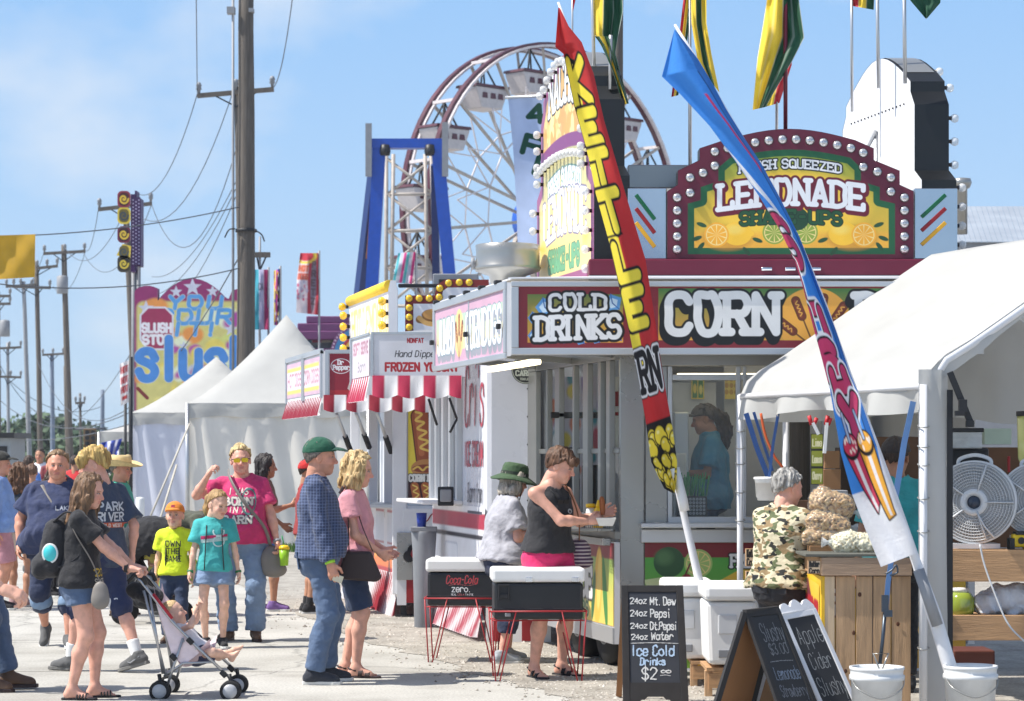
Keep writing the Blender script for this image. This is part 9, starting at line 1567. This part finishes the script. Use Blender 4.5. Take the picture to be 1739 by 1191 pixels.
# woman in the black tank top
p = person('woman in a black tank top and pink shorts reaching over to the condiments', GX(930, 17.55), -38, 1.69, skin='pink', w=1.12, bust=.8, hipw=1.08, limb=1.08, female=True, lean=5, twist=-6, LH=(.28, .30, 1.22), RH=(.27, .15, 1.17), RE=(.4, -1, -.95), LE=(-.4, .8, -1), Rd=(.7, .7, .15), Ld=(.6, .7, .2), Rc=[.9, 1, 1.1, 1.2], Lc=1.0, RA=(-.02, -.14, .085), LA=(.02, .15, .085), RF=-25, LF=-2, head=(28, 14, 0), shirt=dict(m=cloth((38, 38, 42), 'black_tank'), sl=0, hem=.015, inf=.014, wr=.006, neck=.078, name='tank_top'), pants=dict(m=cloth((208, 40, 100), 'pink_shorts'), top=.085, len=.40, inf=.02, flare=.03, name='shorts'), shoes=dict(kind='sandal', m=BLK, sole=BLK), hair=dict(t=.016, wr=.010, fringe=True, c=.035, hi=(116, 82, 58)), haircol=(82, 56, 40))
m = MB()
for s in (1, -1): m.prism([(-.026, -.016), (.026, -.016), (.028, .012), (-.028, .014)], p.tp(.125, s * .032, .40), tuple(p.T @ V3(0, 1, 0)), tuple(p.T @ V3(.2, 0, 1)), tuple(p.T @ V3(.006, 0, 0)))
m.tube([p.tp(.125, .06, .41), p.tp(.1, .08, .46), p.tp(-.02, .07, .53), p.tp(-.05, 0, .54), p.tp(-.02, -.07, .53), p.tp(.1, -.08, .46), p.tp(.125, -.06, .41)], .004, 5); m.build('hanging_sunglasses', BLACK, p.root, world=False)
cv = tex(.06, .06); cv.fill(cv.ell(.03, .03, .024, .02), (190, 194, 196)); cv.fill(cv.ell(.03, .032, .012, .010), (60, 60, 64)); wrap_print(p, cv, 'shirt_print', (.06, .06), .33, 1, dy=.055)
for s in (1, -1): m = MB(); m.beam(p.pv + V3(-.01, s * .185, -.02), p.pv + V3(.0, s * .19, -.24), .02, .006, (0, 1, 0)); m.build('side_stripe', WHITEP, p.pants, world=False)
W = p.W; hr = p.arm[-1]; hv = hr[2] + hr[3] * .10; t = thing('corn_dog', 'corn dog on a stick held up in a white paper tray', 'corn dog', W(hv)); c = W(hv + V3(0, .01, .03)); m = MB(); m.tube([c, c + Vector((.0, 0, .03)), c + Vector((-.005, 0, .10)), c + Vector((-.008, 0, .125)), c + Vector((-.008, 0, .135))], [.016, .02, .021, .016, .004], 12); m.build('corn_dog', mat('fried_batter', (150, 84, 40), rough=.6, vary=.25, vscale=40), t); m = MB(); m.bar(c - Vector((0, 0, .08)), c, .004, 6); m.build('stick', PINE, t)
t = thing('paper_tray', 'white paper tray in the hand of the woman in the black tank top', 'paper tray', W(hv - V3(0, 0, .05))); m = MB(); c = W(hv + V3(.02, .02, -.05)); m.hexa([c + Vector(v) for v in ((-.05, -.04, 0), (.05, -.04, 0), (.05, .04, 0), (-.05, .04, 0))], [c + Vector(v) for v in ((-.075, -.065, .06), (.075, -.065, .06), (.075, .065, .06), (-.075, .065, .06))]); m.build('tray', mat('paper_white', (224, 222, 216), rough=.7), t, bevel=.004)
WOV = cloth((120, 110, 120), 'woven_bag'); nt_ = WOV.node_tree; wv = nt_.nodes.new('ShaderNodeTexWave'); wv.bands_direction = 'Z'; wv.inputs['Scale'].default_value = 12; tcx = nt_.nodes.new('ShaderNodeTexCoord'); nt_.links.new(tcx.outputs['Object'], wv.inputs['Vector']); rmp = nt_.nodes.new('ShaderNodeValToRGB'); nt_.links.new(wv.outputs[0], rmp.inputs[0]); e = rmp.color_ramp.elements; e[0].color = L4((60, 44, 60)); e[1].color = L4((206, 196, 190)); x = e.new(.5); x.color = L4((120, 90, 120)); nt_.links.new(rmp.outputs[0], nt_.nodes['Principled BSDF'].inputs['Base Color'])
t = blob('striped woven shoulder bag with a brown strap beside the pink shorts', 'woven_bag', 'bag', [('e', W((.08, .27, .90)), (.09, .09, .10)), ('e', W((.08, .27, .83)), (.11, .09, .06))], WOV, .009, .005); strap_on(t, [W((.1, .25, .97)), W((.14, .19, 1.15)), W((.11, .13, 1.33)), W((.02, .125, 1.43)), W((-.05, .12, 1.40))], .016, mat('tan_strap', (140, 92, 56), rough=.6))
# worker behind the window
p = person('trailer worker in a blue shirt and brown cap seen through the window', (*GX(1210, 18.85)[:2], .5), 176, 1.52, skin='tan', w=1.18, bust=1.0, belly=.05, female=True, lean=3, LH=(.28, .12, 1.12), RH=(.26, -.1, 1.1), LE=(-.7, .5, -.8), RE=(-.7, -.5, -.8), head=(4, 8, 0), shirt=dict(m=cloth((66, 140, 176), 'worker_blue'), sl=.75, hem=-.14, inf=.024, wr=.01, sg=.025), pants=dict(m=NAVY, len=1.9), shoes=dict(m=BLK, sole=WSOLE), hair=dict(t=.014, wr=.014, locks=[([(-.1, 0, .04), (-.15, 0, -.02), (-.16, 0, -.12), (-.14, 0, -.24)], [.04, .055, .06, .04])]), haircol=(60, 46, 40), hat=dict(kind='cap', m=cloth((96, 88, 80), 'brown_cap')), glasses=dict())
# grey haired woman in camouflage
p = person('grey haired woman in camouflage shirt and black arm brace at the popcorn stand', GX(1326, 15.35), 52, 1.53, skin='pink', w=1.22, belly=.05, bust=.8, hipw=1.1, limb=1.1, female=True, lean=4, RH=(.36, -.12, 1.0), RE=(-.6, -.9, -.6), LH=(.36, .10, 1.05), head=(-24, 6, 0), shirt=dict(m=camo(), sl=.7, hem=-.06, inf=.022, wr=.009, sg=.02), pants=dict(m=cloth((34, 36, 42), 'black_jeans'), len=1.95, inf=.012, name='jeans'), shoes=dict(m=BLK, sole=BLK), hair=dict(t=.020, wr=.014, c=.018, hi=(196, 194, 188), nape=-.075), haircol=(112, 108, 104))
sj, el, wr = p.arm[-1][:3]; f = Field(np.minimum(sj, wr) - .2, np.maximum(sj, wr) + .2, .009); f.cap(sj + (el - sj) * .75, el, .058, .06, .02); f.cap(el, wr, .06, .046, .02); f.cap(wr, wr + p.arm[-1][3] * .05, .046, .044, .02); f.wrinkle(.004, 16); v, q = f.mesh(); raw_mesh('arm_brace', v, q, BLK, p.root, world=False)
m = MB()
for s in (1, -1): m.box((-.135, s * .07, .79), (.012, .11, .12), Matrix.Rotation(R(-6), 3, 'Y'))
m.build('pocket', cloth((44, 46, 52), 'pocket_black'), p.pants, bevel=.006, world=False)
# worker in the tent
p = person('worker in a teal shirt and dark cap standing inside the popcorn tent', GX(1520, 16.35), 96, 1.74, skin='tan', w=1.15, RH=(.1, -.27, .9), head=(-30, 0, 0), shirt=dict(m=cloth((54, 164, 172), 'tent_teal'), sl=.8, inf=.024), pants=dict(m=BLK, len=1.9), shoes=dict(m=BLK, sole=BLK), hair=dict(t=.01), haircol=(60, 46, 40), hat=dict(kind='cap', m=cloth((58, 54, 56), 'faded_cap')), res=.013)
for s in (1, -1): m = MB(); m.tube(spline([p.tp(.05, s * .08, .50), p.tp(-.10, s * .08, .40), p.tp(-.13, s * .03 , .2), p.tp(-.125, 0, .02)]), .016, 6, flat=.4); m.build('apron_strap', mat('apron_red', (170, 36, 44), rough=.8), p.root, world=False)
# ------------------------------------------------------------------ air
m = MB(); m.box((0, 205, 11), (700, 430, 24))
hm = bpy.data.materials.new('haze_air'); hm.use_nodes = True; hn = hm.node_tree; hn.nodes.clear(); ho_ = hn.nodes.new('ShaderNodeOutputMaterial'); pv_ = hn.nodes.new('ShaderNodeVolumePrincipled'); pv_.inputs['Color'].default_value = (.86, .91, 1, 1); pv_.inputs['Density'].default_value = .00035; hn.links.new(pv_.outputs[0], ho_.inputs['Volume'])
hz_ = m.build('haze', hm, None, kind='stuff')
